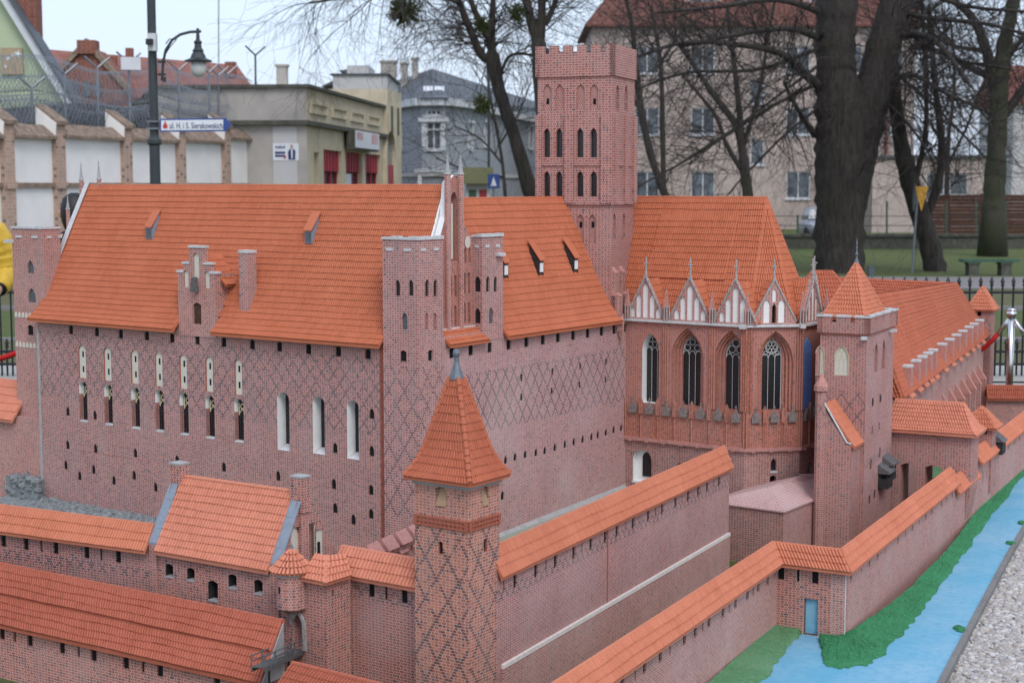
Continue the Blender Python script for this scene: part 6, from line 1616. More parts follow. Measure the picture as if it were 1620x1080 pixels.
# ---------------------------------------------------------------- buildings
def bwin(F, s, z, w_, h_, holes, parent, dep=.12, frame='trim_white', surround=.0, mull=1, trans=None, glass='glass_far', kind='rect'):
    holes.append((arch(kind, s, z - h_ / 2, w_, h_), dep, 0, None, None))
    n = inst('window', panel_mesh(kind, w_, h_, glass, 'window_pane'), parent, F.w(s, z, -dep), F.rz)
    def f(mb):
        t = .07
        for a in (-w_ / 2, w_ / 2 - t): fbox(mb, F, s + a, s + a + t, z - h_ / 2, z + h_ / 2, -dep + .01, -dep + .06)
        for a in (-h_ / 2, h_ / 2 - t): fbox(mb, F, s - w_ / 2 + t, s + w_ / 2 - t, z + a, z + a + t, -dep + .01, -dep + .06)
        for k in range(mull): 
            a = -w_ / 2 + w_ * (k + 1) / (mull + 1); fbox(mb, F, s + a - t / 2, s + a + t / 2, z - h_ / 2 + t, z + h_ / 2 - t, -dep + .01, -dep + .055)
        if trans: fbox(mb, F, s - w_ / 2 + t, s + w_ / 2 - t, z + h_ * trans, z + h_ * trans + t, -dep + .01, -dep + .058)
        fbox(mb, F, s - w_ / 2 - .08, s + w_ / 2 + .08, z - h_ / 2 - .08, z - h_ / 2, -.01, .09)
        if surround:
            for a in (-w_ / 2 - surround, w_ / 2): fbox(mb, F, s + a, s + a + surround, z - h_ / 2, z + h_ / 2, -.01, .05)
            fbox(mb, F, s - w_ / 2 - surround * 1.8, s + w_ / 2 + surround * 1.8, z + h_ / 2, z + h_ / 2 + surround * .9, -.01, .12)
    one('frame', frame, n, f); return n
def slab(mb, pts, th, mi=0): mb.prism(pts, (0, 0, -th), mi)
# apartment block
DA = 84; FA_ = Face((at(936, 200, DA).x, DA), (1, 0)); LA = at(1446, 200, DA).x - at(936, 200, DA).x
ab = thing('apartment_block', 'large pinkish-beige apartment block with steep red-brown roof behind the trees', 'building', FA_.w(LA / 2, -.7, -4)); h1 = []
zz = lambda y: FA_.pix(1200, y)[1]
for x in (1024, 1112, 1263, 1345, 1410):
    for y in (293, 192, 95):
        s = FA_.pix(x, y)[0]; bwin(FA_, s, zz(y), 1.3, 1.45, h1, ab)
for y in (241, 145): bwin(FA_, FA_.pix(1198, y)[0], zz(y), .75, 1.35, h1, ab, mull=0)
ze_ = zz(40)
one('wall', 'render_apartment', ab, lambda m: (wallface(m, FA_, [(0, -.8), (LA, -.8), (LA, ze_), (0, ze_)], h1), wallface(m, Face(FA_.w(LA, 0).xy, (0, 1)), [(0, -.8), (9, -.8), (9, ze_), (0, ze_)]), wallface(m, Face(FA_.w(0, 0, -9).xy, (0, -1)), [(0, -.8), (9, -.8), (9, ze_), (0, ze_)])))
ra = [FA_.w(-.4, ze_, .5), FA_.w(LA + .4, ze_, .5), FA_.w(LA + .4, ze_, -9.5), FA_.w(-.4, ze_, -9.5)]; rd0, rd1 = FA_.w(4.2, ze_ + 6, -4.5), FA_.w(LA - 2, ze_ + 6, -4.5)
m_ = MB(); m_.poly([ra[0], ra[1], rd1, rd0]); m_.poly([ra[1], ra[2], rd1]); m_.poly([ra[2], ra[3], rd0, rd1]); m_.poly([ra[3], ra[0], rd0]); m_.poly([p_ - Vector((0, 0, .12)) for p_ in ra])
for i in range(4): m_.poly([ra[i], ra[(i + 1) % 4], ra[(i + 1) % 4] - Vector((0, 0, .12)), ra[i] - Vector((0, 0, .12))])
brick('roof_tiles_far', (.22, .095, .075), (.15, .066, .052), (.10, .045, .038), .5, .32, .3, None, .25, (.20, .11, .09), mw=.06, dark=(.12, .05, .04))
ro = m_.build('roof', 'roof_tiles_far', ab)
for x in (1112, 1198, 1300):
    Fd = FA_.shift(o=-.6); s = Fd.pix(x, 15)[0]; hd = []; d_ = MB(); z0 = ze_ + .5
    dn = thing('dormer', '', '', (0, 0, 0)) if False else None
    do = one('dormer', ['render_apartment', 'roof_brown_far'], ab, lambda m: (fbox(m, Fd, s - 1.0, s + 1.0, ze_ + .1, ze_ + 2.2, -3, 0, 0), fbox(m, Fd, s - 1.2, s + 1.2, ze_ + 2.2, ze_ + 2.4, -3, .3, 1)))
    inst('pane', panel_mesh('rect', 1.2, 1.4, 'glass_far', 'window_pane'), do, Fd.w(s, ze_ + 1.2, .02), 0)
    one('frame', 'trim_white', do, lambda m: [fbox(m, Fd, s + a - .05, s + a + .05, ze_ + .5, ze_ + 1.9, .02, .06) for a in (-.62, 0, .62)])
one('downpipe', 'roof_red_far', ab, lambda m: m.tube([at(1402, 340, DA - .1), at(1402, 60, DA - .1)], .10, 6))
# garage and white house on the right
FG_ = Face((at(1380, 300, 78).x, 78), (1, 0)); LG = at(1590, 300, 78).x - at(1380, 300, 78).x
ga = thing('outbuilding', 'low flat-roofed beige outbuilding right of the apartment block', 'building', FG_.w(LG / 2, -.7, -3)); h1 = []
zz = lambda y: FG_.pix(1500, y)[1]
for x in (1480, 1517): bwin(FG_, FG_.pix(x, 290)[0], zz(292), .95, 1.1, h1, ga, glass='glass_grey', mull=0)
one('wall', 'render_apartment', ga, lambda m: (wallface(m, FG_, [(0, -.8), (LG, -.8), (LG, zz(250)), (0, zz(250))], h1), m.frame_box(FG_.w(0, -.8, -.2), (LG, 0, 0), (0, 5, 0), (0, 0, zz(250) + .8))))
one('roof', 'slate_roof', ga, lambda m: m.frame_box(FG_.w(-.2, zz(250) + .001, .2), (LG + .4, 0, 0), (0, 5.6, 0), (0, 0, .14)))
p = at(1600, 300, 96); wh = thing('house', 'pale white house at the far right edge behind the forked tree', 'building', (p.x + 4, 96, -.7)); Fh = Face((p.x, 96), (1, 0)); h1 = []
bwin(Fh, 2.2, 3.0, 1.2, 1.5, h1, wh); zt = Fh.pix(1610, 165)[1]
one('wall', 'render_pale', wh, lambda m: (wallface(m, Fh, [(0, -.8), (9, -.8), (9, zt), (0, zt)], h1), wallface(m, Face((p.x, 103), (0, -1)), [(0, -.8), (7, -.8), (7, zt), (0, zt)])))
one('roof', 'roof_brown_far', wh, lambda m: m.prism([Fh.w(-.5, zt, .5), Fh.w(-.5, zt + 2.6, -3.5), Fh.w(-.5, zt, -7.5)], (10, 0, 0)))
# grey rounded corner building
gp = [(560, 82), (637, 75), (668, 72.6), (703, 72.4), (735, 75), (790, 84), (900, 104)]
PG = [at(x, 250, y).xy for x, y in gp]; zE = at(690, 163, 72.4).z
gbld = thing('corner_house', 'grey rendered corner house with rounded front, white windows and dark hipped roof', 'building', (PG[2].x, PG[2].y + 5, -.7))
for i in range(6):
    F = Face(PG[i], PG[i + 1] - PG[i]); L_ = (PG[i + 1] - PG[i]).length; hh = []
    def w2(x, y, w_, h_, **k):
        s, z = F.pix(x, y); bwin(F, s, z, w_, h_, hh, gbld, .1, **k)
    if i == 0: w2(641 - 8, 216, .6, 1.25, surround=.12, trans=.2)
    if i == 2: w2(686, 215, .72, 1.28, surround=.2, trans=.2); w2(686, 178, .7, .28, mull=2); w2(686, 283, 1.15, .6, surround=.18, mull=0)
    if i == 4: w2(744, 216, .8, 1.25, surround=.16, trans=.2); w2(768, 213, .8, 1.2, surround=.16, trans=.2)
    if i == 5: w2(812, 215, 1.0, 1.3, surround=.16, trans=.2); w2(840, 218, 1.0, 1.3, surround=.16, trans=.2)
    m_ = MB(); wallface(m_, F, [(0, -.8), (L_, -.8), (L_, zE), (0, zE)], hh); m_.build('wall', 'render_grey', gbld)
    one('cornice', 'trim_white', gbld, lambda m: fbox(m, F, -.05, L_ + .05, zE - .12, zE + .22, -.05, .35)); one('storey_band', 'render_pale', gbld, lambda m: fbox(m, F, 0, L_, 2.05, 2.2, -.02, .08))
pk = at(684, 109, 77); m_ = MB(); ctr = Vector((pk.x, pk.y, pk.z))
bk = [Vector((PG[0].x - 1, PG[0].y + 10, pk.z - .4)), Vector((PG[6].x, PG[6].y + 8, pk.z - .4))]
ez_ = [Vector((q.x, q.y, zE + .2)) for q in PG]
for i in range(6):
    o1, o2_ = [(q - Vector((ctr.x, ctr.y, q.z))).normalized() * .5 for q in (ez_[i], ez_[i + 1])]
    if i in (1, 2, 3): m_.poly([ez_[i] + o1, ez_[i + 1] + o2_, ctr])
    elif i == 0: m_.poly([ez_[0] + o1, ez_[1] + o2_, ctr, bk[0]])
    else: m_.poly([ez_[i] + o1, ez_[i + 1] + o2_, bk[1]] if i == 5 else [ez_[4] + o1, ez_[5] + o2_, bk[1], ctr])
ro = m_.build('roof', 'slate_roof', gbld)
one('eave_flashing', 'galvanised', gbld, lambda m: [m.poly([ez_[i] + (ez_[i] - ctr).normalized() * .45 + Vector((0, 0, .2)), ez_[i + 1] + (ez_[i + 1] - ctr).normalized() * .45 + Vector((0, 0, .2)), ez_[i + 1].lerp(ctr, .16) + Vector((0, 0, .06)), ez_[i].lerp(ctr, .16) + Vector((0, 0, .06))]) for i in range(1, 5)])
for x in (677, 695):
    t = at(x, 144, 73.2)
    one('skylight', 'sky_light', ro, lambda m: m.frame_box(t - Vector((.23, 0, .18)), (.46, 0, 0), (0, .22, .36), (0, -.05, .05)))
for x, y0, y1, w_ in ((615, 100, 125, .75), (640, 103, 125, .3), (657, 95, 125, .28)):
    t = at(x, y1 + 20, 78); one('chimney', 'render_taupe', gbld, lambda m: (m.box(t, w_, .6, at(x, y0, 78).z - t.z), m.box((t.x, t.y, at(x, y0, 78).z), w_ + .12, .7, .1)))
# sand coloured shop
p = at(485, 200, 42).xy; FSr = Face(p, Vector((.1036, 1))); FSl = Face(p, Vector((1, -.1)))
sh = thing('shop', 'weathered sandy one-storey shop with red shopfronts and panelled parapet', 'building', (p.x, p.y + 5, -.6))
LS = FSr.pix(606, 200)[0]; zS = at(485, 139, 42).z; h1, h2 = [], []
zcn = at(485, 193, 42).z
for a, b_, kind in ((497, 505, 'dark'), (512, 541, 'shop'), (547, 573, 'door'), (578, 602, 'shop')):
    s0, s1 = FSr.pix(a, 250)[0], FSr.pix(b_, 250)[0]
    if kind == 'dark': opening(FSr, h1, sh, 'rect', (s0 + s1) / 2, .95, s1 - s0, 3.2, .5, 0, 'black_void', 'doorway'); continue
    n = opening(FSr, h1, sh, 'rect', (s0 + s1) / 2, 1.0, s1 - s0, 3.3, .25, 0, 'glass_far', 'shop_window')
    def f(mb):
        fbox(mb, FSr, s0, s1, 2.05, 2.65, -.24, -.10)
        for k in range(4): fbox(mb, FSr, s0 + (s1 - s0) * k / 3 - .05, s0 + (s1 - s0) * k / 3 + .05, -.6, 2.05, -.24, -.16)
        fbox(mb, FSr, s0, s1, -.6, .35 if kind == 'shop' else .9, -.24, -.18)
        for k in range(6): fbox(mb, FSr, s0 + (s1 - s0) * k / 6, s0 + (s1 - s0) * k / 6 + .05, 2.05, 2.65, -.10, -.07)
    one('red_frame', 'shop_red', n, f)
    if kind == 'door': one('notice', 'sign_white', n, lambda m: fbox(m, FSr, s0 + .5, s1 - 1.0, 1.2, 2.0, -.17, -.15))
one('wall', ['render_sand', 'render_taupe'], sh, lambda m: (wallface(m, FSr, [(0, -.8), (LS, -.8), (LS, zS), (0, zS)], h1), wallface(m, FSl, [(-4.3, -.8), (0, -.8), (0, zS), (-4.3, zS)], (), 1), m.poly([FSl.w(-4.3, zS), FSl.w(0, zS), FSr.w(LS, zS), FSr.w(LS, zS, -9)], 1)))
one('cornice', 'concrete_dark', sh, lambda m: (fbox(m, FSr, -.1, LS, zcn - .1, zcn + .02, 0, .18), fbox(m, FSl, -4.3, .1, zcn - .08, zcn + .04, 0, .2))); one('parapet_coping', 'concrete_dark', sh, lambda m: (fbox(m, FSr, -.1, LS, zS, zS + .09, -.2, .12), fbox(m, FSl, -4.3, .1, zS, zS + .09, -.2, .12)))
for k in range(4):
    a = .4 + k * LS / 4.2; one('parapet_panel', 'render_sand', sh, lambda m: (fbox(m, FSr, a, a + 2.0, zcn + .25, zcn + .33, 0, .06), fbox(m, FSr, a, a + 2.0, zS - .40, zS - .32, 0, .06), fbox(m, FSr, a, a + .1, zcn + .33, zS - .40, 0, .06), fbox(m, FSr, a + 1.9, a + 2.0, zcn + .33, zS - .40, 0, .06)))
# portal of the shop
FPo = FSr.shift(a=LS, o=.15); LPo = FPo.pix(635, 200)[0]; zP = at(635, 150, 56.5).z; h3 = []
sA_ = FPo.pix(619, 240)[0]
n = opening(FPo, h3, sh, 'round', sA_, 1.35, LPo * .66, 4.3, .14, 0, 'glass_far', 'portal_window'); one('red_frame', 'shop_red', n, lambda m: (fbox(m, FPo, sA_ - LPo * .27, sA_ + LPo * .27, 1.5, 2.35, -.13, -.06), fbox(m, FPo, sA_ - .06, sA_ + .06, -.6, 1.5, -.13, -.08)))
one('portal', 'render_sand', sh, lambda m: (wallface(m, FPo, [(0, -.8), (LPo, -.8), (LPo, zP), (0, zP)], h3), wallface(m, Face(FPo.w(0, 0, -4).xy, FPo.n), [(0, -.8), (4, -.8), (4, zP), (0, zP)]), m.poly([FPo.w(0, zP), FPo.w(LPo, zP), FPo.w(LPo, zP, -4), FPo.w(0, zP, -4)])))
for a in (.28, .72): one('portal_slit', 'concrete_dark', sh, lambda m: fbox(m, FPo, LPo * a - .08, LPo * a + .08, zP - 1.5, zP - .55, 0, .05))
s0, s1 = FSr.pix(543, 220)[0], FSr.pix(583, 220)[0]
sg = thing('shop_sign', 'white and pink lightbox sign above the red shopfronts', 'sign', FSr.w(s0, 2.7, .2))
zsg = FSr.pix(563, 222)[1]
one('box', 'concrete_dark', sg, lambda m: fbox(m, FSr, s0, s1, zsg - .32, zsg + .30, .1, .34)); one('face', 'sign_white', sg, lambda m: fbox(m, FSr, s0 + .12, s1 - .05, zsg - .26, zsg + .25, .341, .36))
one('pink_print', 'sign_pink', sg, lambda m: fbox(m, FSr, s0 + .3, s0 + 1.2, zsg - .02, zsg + .2, .361, .364)); one('pink_print', 'sign_pink', sg, lambda m: fbox(m, FSr, s1 - 1.3, s1 - .3, zsg - .1, zsg + .22, .361, .364))
# poster on the shop's side
s0, z1 = FSl.pix(432, 227); s1, z0 = FSl.pix(473, 254)
po = thing('poster', 'white campaign poster with dark blue lettering block and a suited figure on the shop wall', 'poster', FSl.w(s0, z0, .02))
one('white_patch', 'render_pale', sh, lambda m: fbox(m, FSl, s0, s1 - .05, -.5, z1 + .45, 0, .01))
one('board', 'sign_white', po, lambda m: fbox(m, FSl, s0, s1, z0, z1, .011, .025))
W2, H2 = s1 - s0, z1 - z0
one('print', ['sign_navy', 'sign_red'], po, lambda m: (fbox(m, FSl, s0 + W2 * .08, s0 + W2 * .48, z0 + H2 * .38, z0 + H2 * .52, .026, .028), fbox(m, FSl, s0 + W2 * .08, s0 + W2 * .45, z0 + H2 * .2, z0 + H2 * .33, .026, .028), [fbox(m, FSl, s0 + W2 * (.1 + .055 * k), s0 + W2 * (.14 + .055 * k), z0 + H2 * .70, z0 + H2 * (.82 + .05 * (k % 3 == 0)), .026, .028) for k in range(7)], fbox(m, FSl, s0 + W2 * .42, s0 + W2 * .50, z0 + H2 * .1, z0 + H2 * .3, .026, .028, 1)))
one('figure', ['sign_navy', 'skin', 'sign_white'], po, lambda m: (m.prism([FSl.w(s0 + W2 * x, z0 + H2 * z, .026) for x, z in ((.60, .04), (.86, .04), (.88, .55), (.80, .68), (.66, .68), (.58, .5))], FSl.w(0, 0, .003) - FSl.w(0, 0)), m.prism([FSl.w(s0 + W2 * x, z0 + H2 * z, .026) for x, z in ((.69, .70), (.77, .70), (.79, .82), (.76, .93), (.70, .93), (.67, .82))], FSl.w(0, 0, .003) - FSl.w(0, 0), 1), m.prism([FSl.w(s0 + W2 * x, z0 + H2 * z, .0291) for x, z in ((.72, .1), (.76, .1), (.77, .67), (.70, .67))], FSl.w(0, 0, .001) - FSl.w(0, 0), 2)))
# white block behind the shop, chimney
p = at(527, 160, 63); q = at(613, 160, 63); wb = thing('house', 'small white flat-topped house rising behind the sandy shop', 'building', (p.x, 63, -.7))
one('wall', 'render_pale', wb, lambda m: (m.frame_box((p.x, 63, -.7), (q.x - p.x, 0, 0), (0, 6, 0), (0, 0, at(560, 119, 63).z + .7)), m.frame_box((at(548, 100, 63).x, 63.2, 3), (at(582, 100, 63).x - at(548, 100, 63).x, 0, 0), (0, 3, 0), (0, 0, at(560, 103, 63).z - 3))))
one('roof', 'slate_roof', wb, lambda m: (m.frame_box((p.x - .1, 62.9, at(560, 119, 63).z + .001), (q.x - p.x + .2, 0, 0), (0, 6.2, 0), (0, 0, .06)), m.prism([at(508, 137, 63), at(526, 128, 63), at(526, 134, 63)], (0, 3, 0)), m.prism([at(535, 112, 64), at(548, 110, 64), at(548, 116, 64)], (0, 2, 0))))
p = at(447, 150, 52); o = MB(); o.box((p.x, 52, 2), .34, .4, at(447, 106, 52).z - 2); o.box((p.x, 52, at(447, 106, 52).z), .42, .48, .07); o = recentre(o.build('chimney', 'render_taupe')); tag(o, 'lone weathered chimney standing above the left end of the shop roof', 'chimney')
# green gabled house
p = at(112, 150, 46); DG = 46; zr0 = at(18, -12, DG).z; xr = at(18, 0, DG).x
Fg = Face((at(-130, 0, DG).x, DG), (1, 0)); gx = lambda x: at(x, 0, DG).x - Fg.P.x
gn = thing('house', 'pale green gabled house with white verge board at the top left', 'building', (xr, DG + 4, -.7))
apx_, apz = gx(-8), at(-8, -45, DG).z
def f(mb):
    wallface(mb, Fg, [(gx(-130), -.8), (gx(112), -.8), (gx(112), at(112, 165, DG).z), (apx_, apz), (gx(-130), at(-130, 165, DG).z)])
    wallface(mb, Face((p.x, DG), (0, 1)), [(0, -.8), (.9, -.8), (.9, at(112, 165, DG).z), (0, at(112, 165, DG).z)])
one('wall', 'render_green', gn, f)
A_, B_ = Fg.w(apx_, apz, .3), Fg.w(gx(117), at(117, 168, DG).z, .3)
one('verge_board', 'trim_white', gn, lambda m: m.frame_box(A_, B_ - A_, (0, .5, 0), (0, 0, -.42)))
one('roof', 'slate_roof', gn, lambda m: m.frame_box(A_ + Vector((0, -.1, .02)), B_ - A_ + Vector((.15, 0, -.2)), (0, .9, 0), (0, 0, .12)))
p2 = at(46, 45, DG + .6); one('chimney', 'brick_prison', gn, lambda m: m.box((p2.x, p2.y, p2.z - 1.5), .62, .62, 3.2))
bx0, bz0 = at(2, 118, DG - .1), at(35, 76, DG - .1)
bs = thing('sign_board', 'beige square board with four white star marks on the green gable', 'sign', Vector((bx0.x, DG - .1, bx0.z)))
one('board', 'sign_beige', bs, lambda m: m.frame_box((bx0.x, DG - .12, bx0.z), (bz0.x - bx0.x, 0, 0), (0, .08, 0), (0, 0, bz0.z - bx0.z)))
for x, y, r in ((9, 105, 4), (13, 93, 5), (20, 88, 4), (28, 86, 7)):
    c = at(x, y, DG - .13); k = r * DG / FPX
    one('star', 'sign_white', bs, lambda m: m.prism([c + Vector((k * (1 if i % 2 == 0 else .38) * math.sin(i * math.pi / 5 + .3), 0, k * (1 if i % 2 == 0 else .38) * math.cos(i * math.pi / 5 + .3))) for i in range(10)], (0, .008, 0)))
# red roofed prison building
DP = 66; pr_ = thing('prison_building', 'red brick building with long faded red tile roof behind the razor wire', 'building', (at(250, 200, DP).x, DP + 4, -.7))
rp_ = [at(70, 78, DP + 5), at(375, 103, DP + 5), at(415, 160, DP), at(60, 160, DP)]
one('roof', 'roof_red_far', pr_, lambda m: (m.prism([rp_[0], rp_[1], rp_[2], rp_[3]], (0, 0, -.2))))
one('wall', 'brick_prison', pr_, lambda m: m.frame_box((rp_[3].x, DP + .3, -.7), (rp_[2].x - rp_[3].x - .5, 0, 0), (0, 8, 0), (0, 0, rp_[2].z + .5)))
gA, gB, gC = at(88, 128, DP - 1.5), at(137, 74, DP - 1.5), at(205, 152, DP - 1.5)
one('gable', 'brick_prison', pr_, lambda m: m.prism([gA, gB, gC, Vector((gC.x, gC.y, 1)), Vector((gA.x, gA.y, 1))], (0, 3, 0)))
for a, b_ in ((gA, gB), (gB, gC)): one('gable_coping', 'tile_coping', pr_, lambda m: m.frame_box(a + Vector((0, -.15, .05)), b_ - a, (0, .5, 0), (0, 0, .28)))
one('gable_top', 'brick_prison', pr_, lambda m: m.frame_box(gB + Vector((-.35, -.2, -.3)), (.75, 0, 0), (0, .7, 0), (0, 0, .55)))
for x in (118, 137, 154):
    c = at(x, 140, DP - 1.6); inst('window', panel_mesh('round', .32, .62, 'glass_grey', 'window_pane'), pr_, c, 0)
for x, y, s_ in ((205, 82, .3), (365, 104, .45), (180, 95, .25), (300, 130, .3), (335, 125, .25)):
    c = at(x, y, DP + 3); one('roof_vent', 'brick_prison', pr_, lambda m: m.box(c - Vector((0, 0, .5)), s_, s_, .65))
dk_ = MB(); dk_.prism([at(0, 172, 40), at(120, 163, 41), at(240, 172, 44), at(420, 190, 47), at(420, 290, 47), at(0, 290, 40)], (0, 4, 0)); o = recentre(dk_.build('shed', 'slate_roof')); tag(o, 'dark low shed roof behind the razor wire', 'building')
# kiosk
p = at(737, 300, 52); kk = thing('kiosk', 'small kiosk with mossy brown roof in front of the grey corner house', 'kiosk', (p.x, 52, -.7))
k1 = at(775, 300, 52)
one('wall', ['render_pale', 'shop_red', 'bench_green'], kk, lambda m: (m.frame_box((p.x, 52, -.7), (k1.x - p.x, 0, 0), (0, 1.5, 0), (0, 0, 2.4)), m.frame_box((p.x + .1, 51.98, .9), (.25, 0, 0), (0, .02, 0), (0, 0, .6), 2), m.frame_box((p.x + .45, 51.98, .9), (.25, 0, 0), (0, .02, 0), (0, 0, .6), 1)))
one('roof', 'verge', kk, lambda m: m.prism([(p.x - .2, 51.7, 1.7), (p.x - .2, 52.7, 2.25), (p.x - .2, 53.8, 1.7)], (k1.x - p.x + .3, 0, 0)))
p = at(781, 287, 50); bsn = thing('sign_board', 'blue street sign board beside the kiosk', 'sign', (p.x, 50, -.7))
one('board', 'sign_blue', bsn, lambda m: m.box((p.x, 50, p.z - .22), .38, .04, .45)); one('print', 'sign_white', bsn, lambda m: m.prism([(p.x - .1, 49.97, p.z - .15), (p.x + .1, 49.97, p.z - .15), (p.x, 49.97, p.z + .15)], (0, .005, 0))); one('post', 'galvanised', bsn, lambda m: m.tube([(p.x, 50.05, -.7), (p.x, 50.05, p.z + .2)], .03, 6))
# ---------------------------------------------------------------- street furniture
DLm = 23
p = at(246, 300, DLm); lp = thing('street_lamp', 'tall dark green lamp post with curved arm and hanging lantern, carrying the street sign', 'street lamp', (p.x, DLm, gz(DLm)))
zc = at(246, 224, DLm).z
one('pole', 'steel_dark', lp, lambda m: m.lathe((p.x, DLm, gz(DLm)), [(.13, 0), (.13, .5), (.085, .6), (.078, zc - gz(DLm) - .06), (.11, zc - gz(DLm) - .03), (.11, zc - gz(DLm) + .02), (.068, zc - gz(DLm) + .08), (.060, 6.5)], 14))
arm = [at(x, y, DLm) for x, y in ((256, 128), (258, 100), (262, 80), (272, 64), (285, 55), (300, 51), (318, 50))]
one('arm', 'steel_dark', lp, lambda m: (m.tube(arm, .022, 6), m.tube([at(250, 98, DLm), at(262, 98, DLm)], .018, 6), m.tube([at(250, 118, DLm), at(262, 118, DLm)], .018, 6), m.tube([at(260, 122, DLm), at(260, 130, DLm)], .03, 6), m.tube([at(256, 96, DLm), at(268, 76, DLm), at(280, 62, DLm), at(268, 62, DLm), at(262, 70, DLm)], .008, 5)))
c = at(313, 60, DLm)
zq = lambda y: at(313, y, DLm).z
one('lantern_hood', 'steel_dark', lp, lambda m: (m.lathe((c.x, DLm, zq(98)), [(.20, 0), (.205, .015), (.12, .05), (.10, .10), (.075, .14), (.085, .16), (.055, .20), (.05, .26), (.065, .28), (.03, .32), (.02, zq(45) - zq(98))], 14)))
one('lantern_glass', 'lamp_glass', lp, lambda m: m.lathe((c.x, DLm, zq(122)), [(.03, 0), (.08, .02), (.112, .08), (.118, .14), (.10, zq(98) - zq(122))], 14), smooth=True)
one('camera_box', ['trim_white', 'iron_black'], lp, lambda m: (m.box((at(244, 80, DLm).x, DLm - .10, zq(82)), .12, .12, .25), m.box((at(242, 80, DLm).x, DLm - .20, zq(73)), .09, .12, .08, 0, 1)))
# street name sign
sgn = thing('street_sign', 'white arrow-ended street name sign with blue border on the lamp post', 'sign', at(254, 208, DLm - .1))
ol = [at(x, y, DLm - .10) for x, y in ((253, 188), (357, 187), (366, 198), (357, 208), (253, 209))]
il = [at(x, y, DLm - .104) for x, y in ((255, 190.5), (353, 189.5), (353, 205.5), (255, 206.5))]
one('plate', 'sign_blue', sgn, lambda m: m.prism(ol, (0, .02, 0))); one('face', 'sign_white', sgn, lambda m: m.prism(il, (0, .003, 0)))
def text(body, size, loc, mat, parent, sx=1.0, name='lettering'):
    cu = bpy.data.curves.new(name, 'FONT'); cu.body = body; cu.size = size; cu.extrude = .001; cu.resolution_u = 3; cu.offset = .001
    to = bpy.data.objects.new(name, cu); COL.objects.link(to)
    bpy.context.view_layer.update()
    me = bpy.data.meshes.new_from_object(to.evaluated_get(bpy.context.evaluated_depsgraph_get())); bpy.data.objects.remove(to)
    xs = [v.co.x for v in me.vertices]; 
    me.materials.clear(); me.materials.append(MATS[mat])
    ob = bpy.data.objects.new(name, me); COL.objects.link(ob); ob.parent = parent; ob.rotation_euler = (math.pi / 2, 0, 0)
    k = sx / (max(xs) - min(xs)); ob.scale = (k, 1, 1); ob.location = Vector(loc) - ORG[parent.name]; return ob
t0, t1 = at(268, 203.5, DLm - .107), at(352, 203.5, DLm - .107)
text('ul. H. i S. Sierakowskich', .125, t0, 'sign_navy', sgn, t1.x - t0.x)
one('emblem', 'sign_red', sgn, lambda m: (m.lathe(at(261.5, 203, DLm - .108), [(.030, 0), (.036, .035), (.012, .075), (.008, .10)], 6, sy=.1),))
one('bracket', 'galvanised', sgn, lambda m: [m.box((p.x, DLm - .06, z), .17, .10, .02) for z in (ol[0].z - .05, ol[4].z + .04)])
# far lamp
p = at(773, 130, 56); l2 = thing('street_lamp', 'thin far lamp post with lantern hanging near the leaning tree', 'street lamp', (p.x, 56, -.7))
one('pole', 'steel_dark', l2, lambda m: m.tube([(p.x, 56, -.7), at(773, 40, 56)], .05, 7)); one('arm', 'steel_dark', l2, lambda m: m.tube([at(773, 60, 56), at(768, 45, 56), at(750, 37, 56), at(727, 37, 56)], .025, 6))
c = at(727, 56, 56); one('lantern_hood', 'steel_dark', l2, lambda m: m.lathe(c, [(.26, 0), (.20, .06), (.13, .12), (.12, .2), (.05, .3), (.03, .45)], 12)); one('lantern_glass', 'lamp_glass', l2, lambda m: m.lathe(c - Vector((0, 0, .26)), [(.05, 0), (.13, .06), (.15, .2), (.14, .26)], 12))
# aerial mast
mb = MB(); mb.tube([at(346, 250, 60), at(346, -60, 60)], .025, 5); tag(recentre(mb.build('aerial_mast', 'galvanised')), 'thin aerial mast rising behind the razor wire against the sky', 'mast')
# give way sign
p = at(1442, 437, 42); yv = thing('road_sign', 'yellow triangular give-way sign seen almost edge-on beside the leaning trunk', 'road sign', (p.x, 42, gz(42)))
tp = at(1452, 300, 42)
one('post', 'galvanised', yv, lambda m: m.tube([p + Vector((0, 0, -.1)), tp], .035, 8))
ux = Vector((.643, .766, 0)).normalized() * .40; c0 = at(1458, 295, 41.4); c1 = at(1457, 334, 41.4)
one('plate', 'sign_yellow', yv, lambda m: m.prism([c0 - ux, c0 + ux, c1], (.012, -.004, 0)))
cc = at(1446, 312, 42.3); uy = Vector((.14, .95, 0)).normalized()
one('round_plate', 'galvanised', yv, lambda m: m.prism([cc + uy * (.35 * math.cos(a * math.pi / 8)) + Vector((0, 0, .38 * math.sin(a * math.pi / 8))) for a in range(16)], (.02, 0, 0)))
# bench, bollard, low stone wall, fences
DB = 40; p = at(1564, 437, DB); be = thing('park_bench', 'green slab bench on two stone legs on the lawn at right', 'bench', (p.x, DB, gz(DB)))
zs = at(1564, 414, DB).z
one('seat', 'bench_green', be, lambda m: (m.box((p.x, DB, zs), 1.46, .42, .06), m.box((p.x, DB - .1, zs + .061), 1.44, .12, .012)))
for x in (1538, 1589): one('leg', 'concrete_dark', be, lambda m: (m.box((at(x, 430, DB).x, DB, gz(DB) - .02), .26, .36, zs - gz(DB)), m.box((at(x, 430, DB).x, DB, zs - .06), .32, .40, .055)))
p = at(1378, 438, 39); mb = MB(); mb.box((p.x, 39, gz(39)), .15, .15, .24); mb.box((p.x, 39, gz(39) + .24), .17, .17, .02); tag(recentre(mb.build('bollard', 'slate_roof')), 'short grey box bollard on the path left of the give-way sign', 'bollard')
lw = thing('garden_wall', 'low mossy stone wall at the back of the lawn', 'wall', (20, 58, -.7))
x0, x1 = at(1225, 380, 58).x, at(1700, 380, 58).x
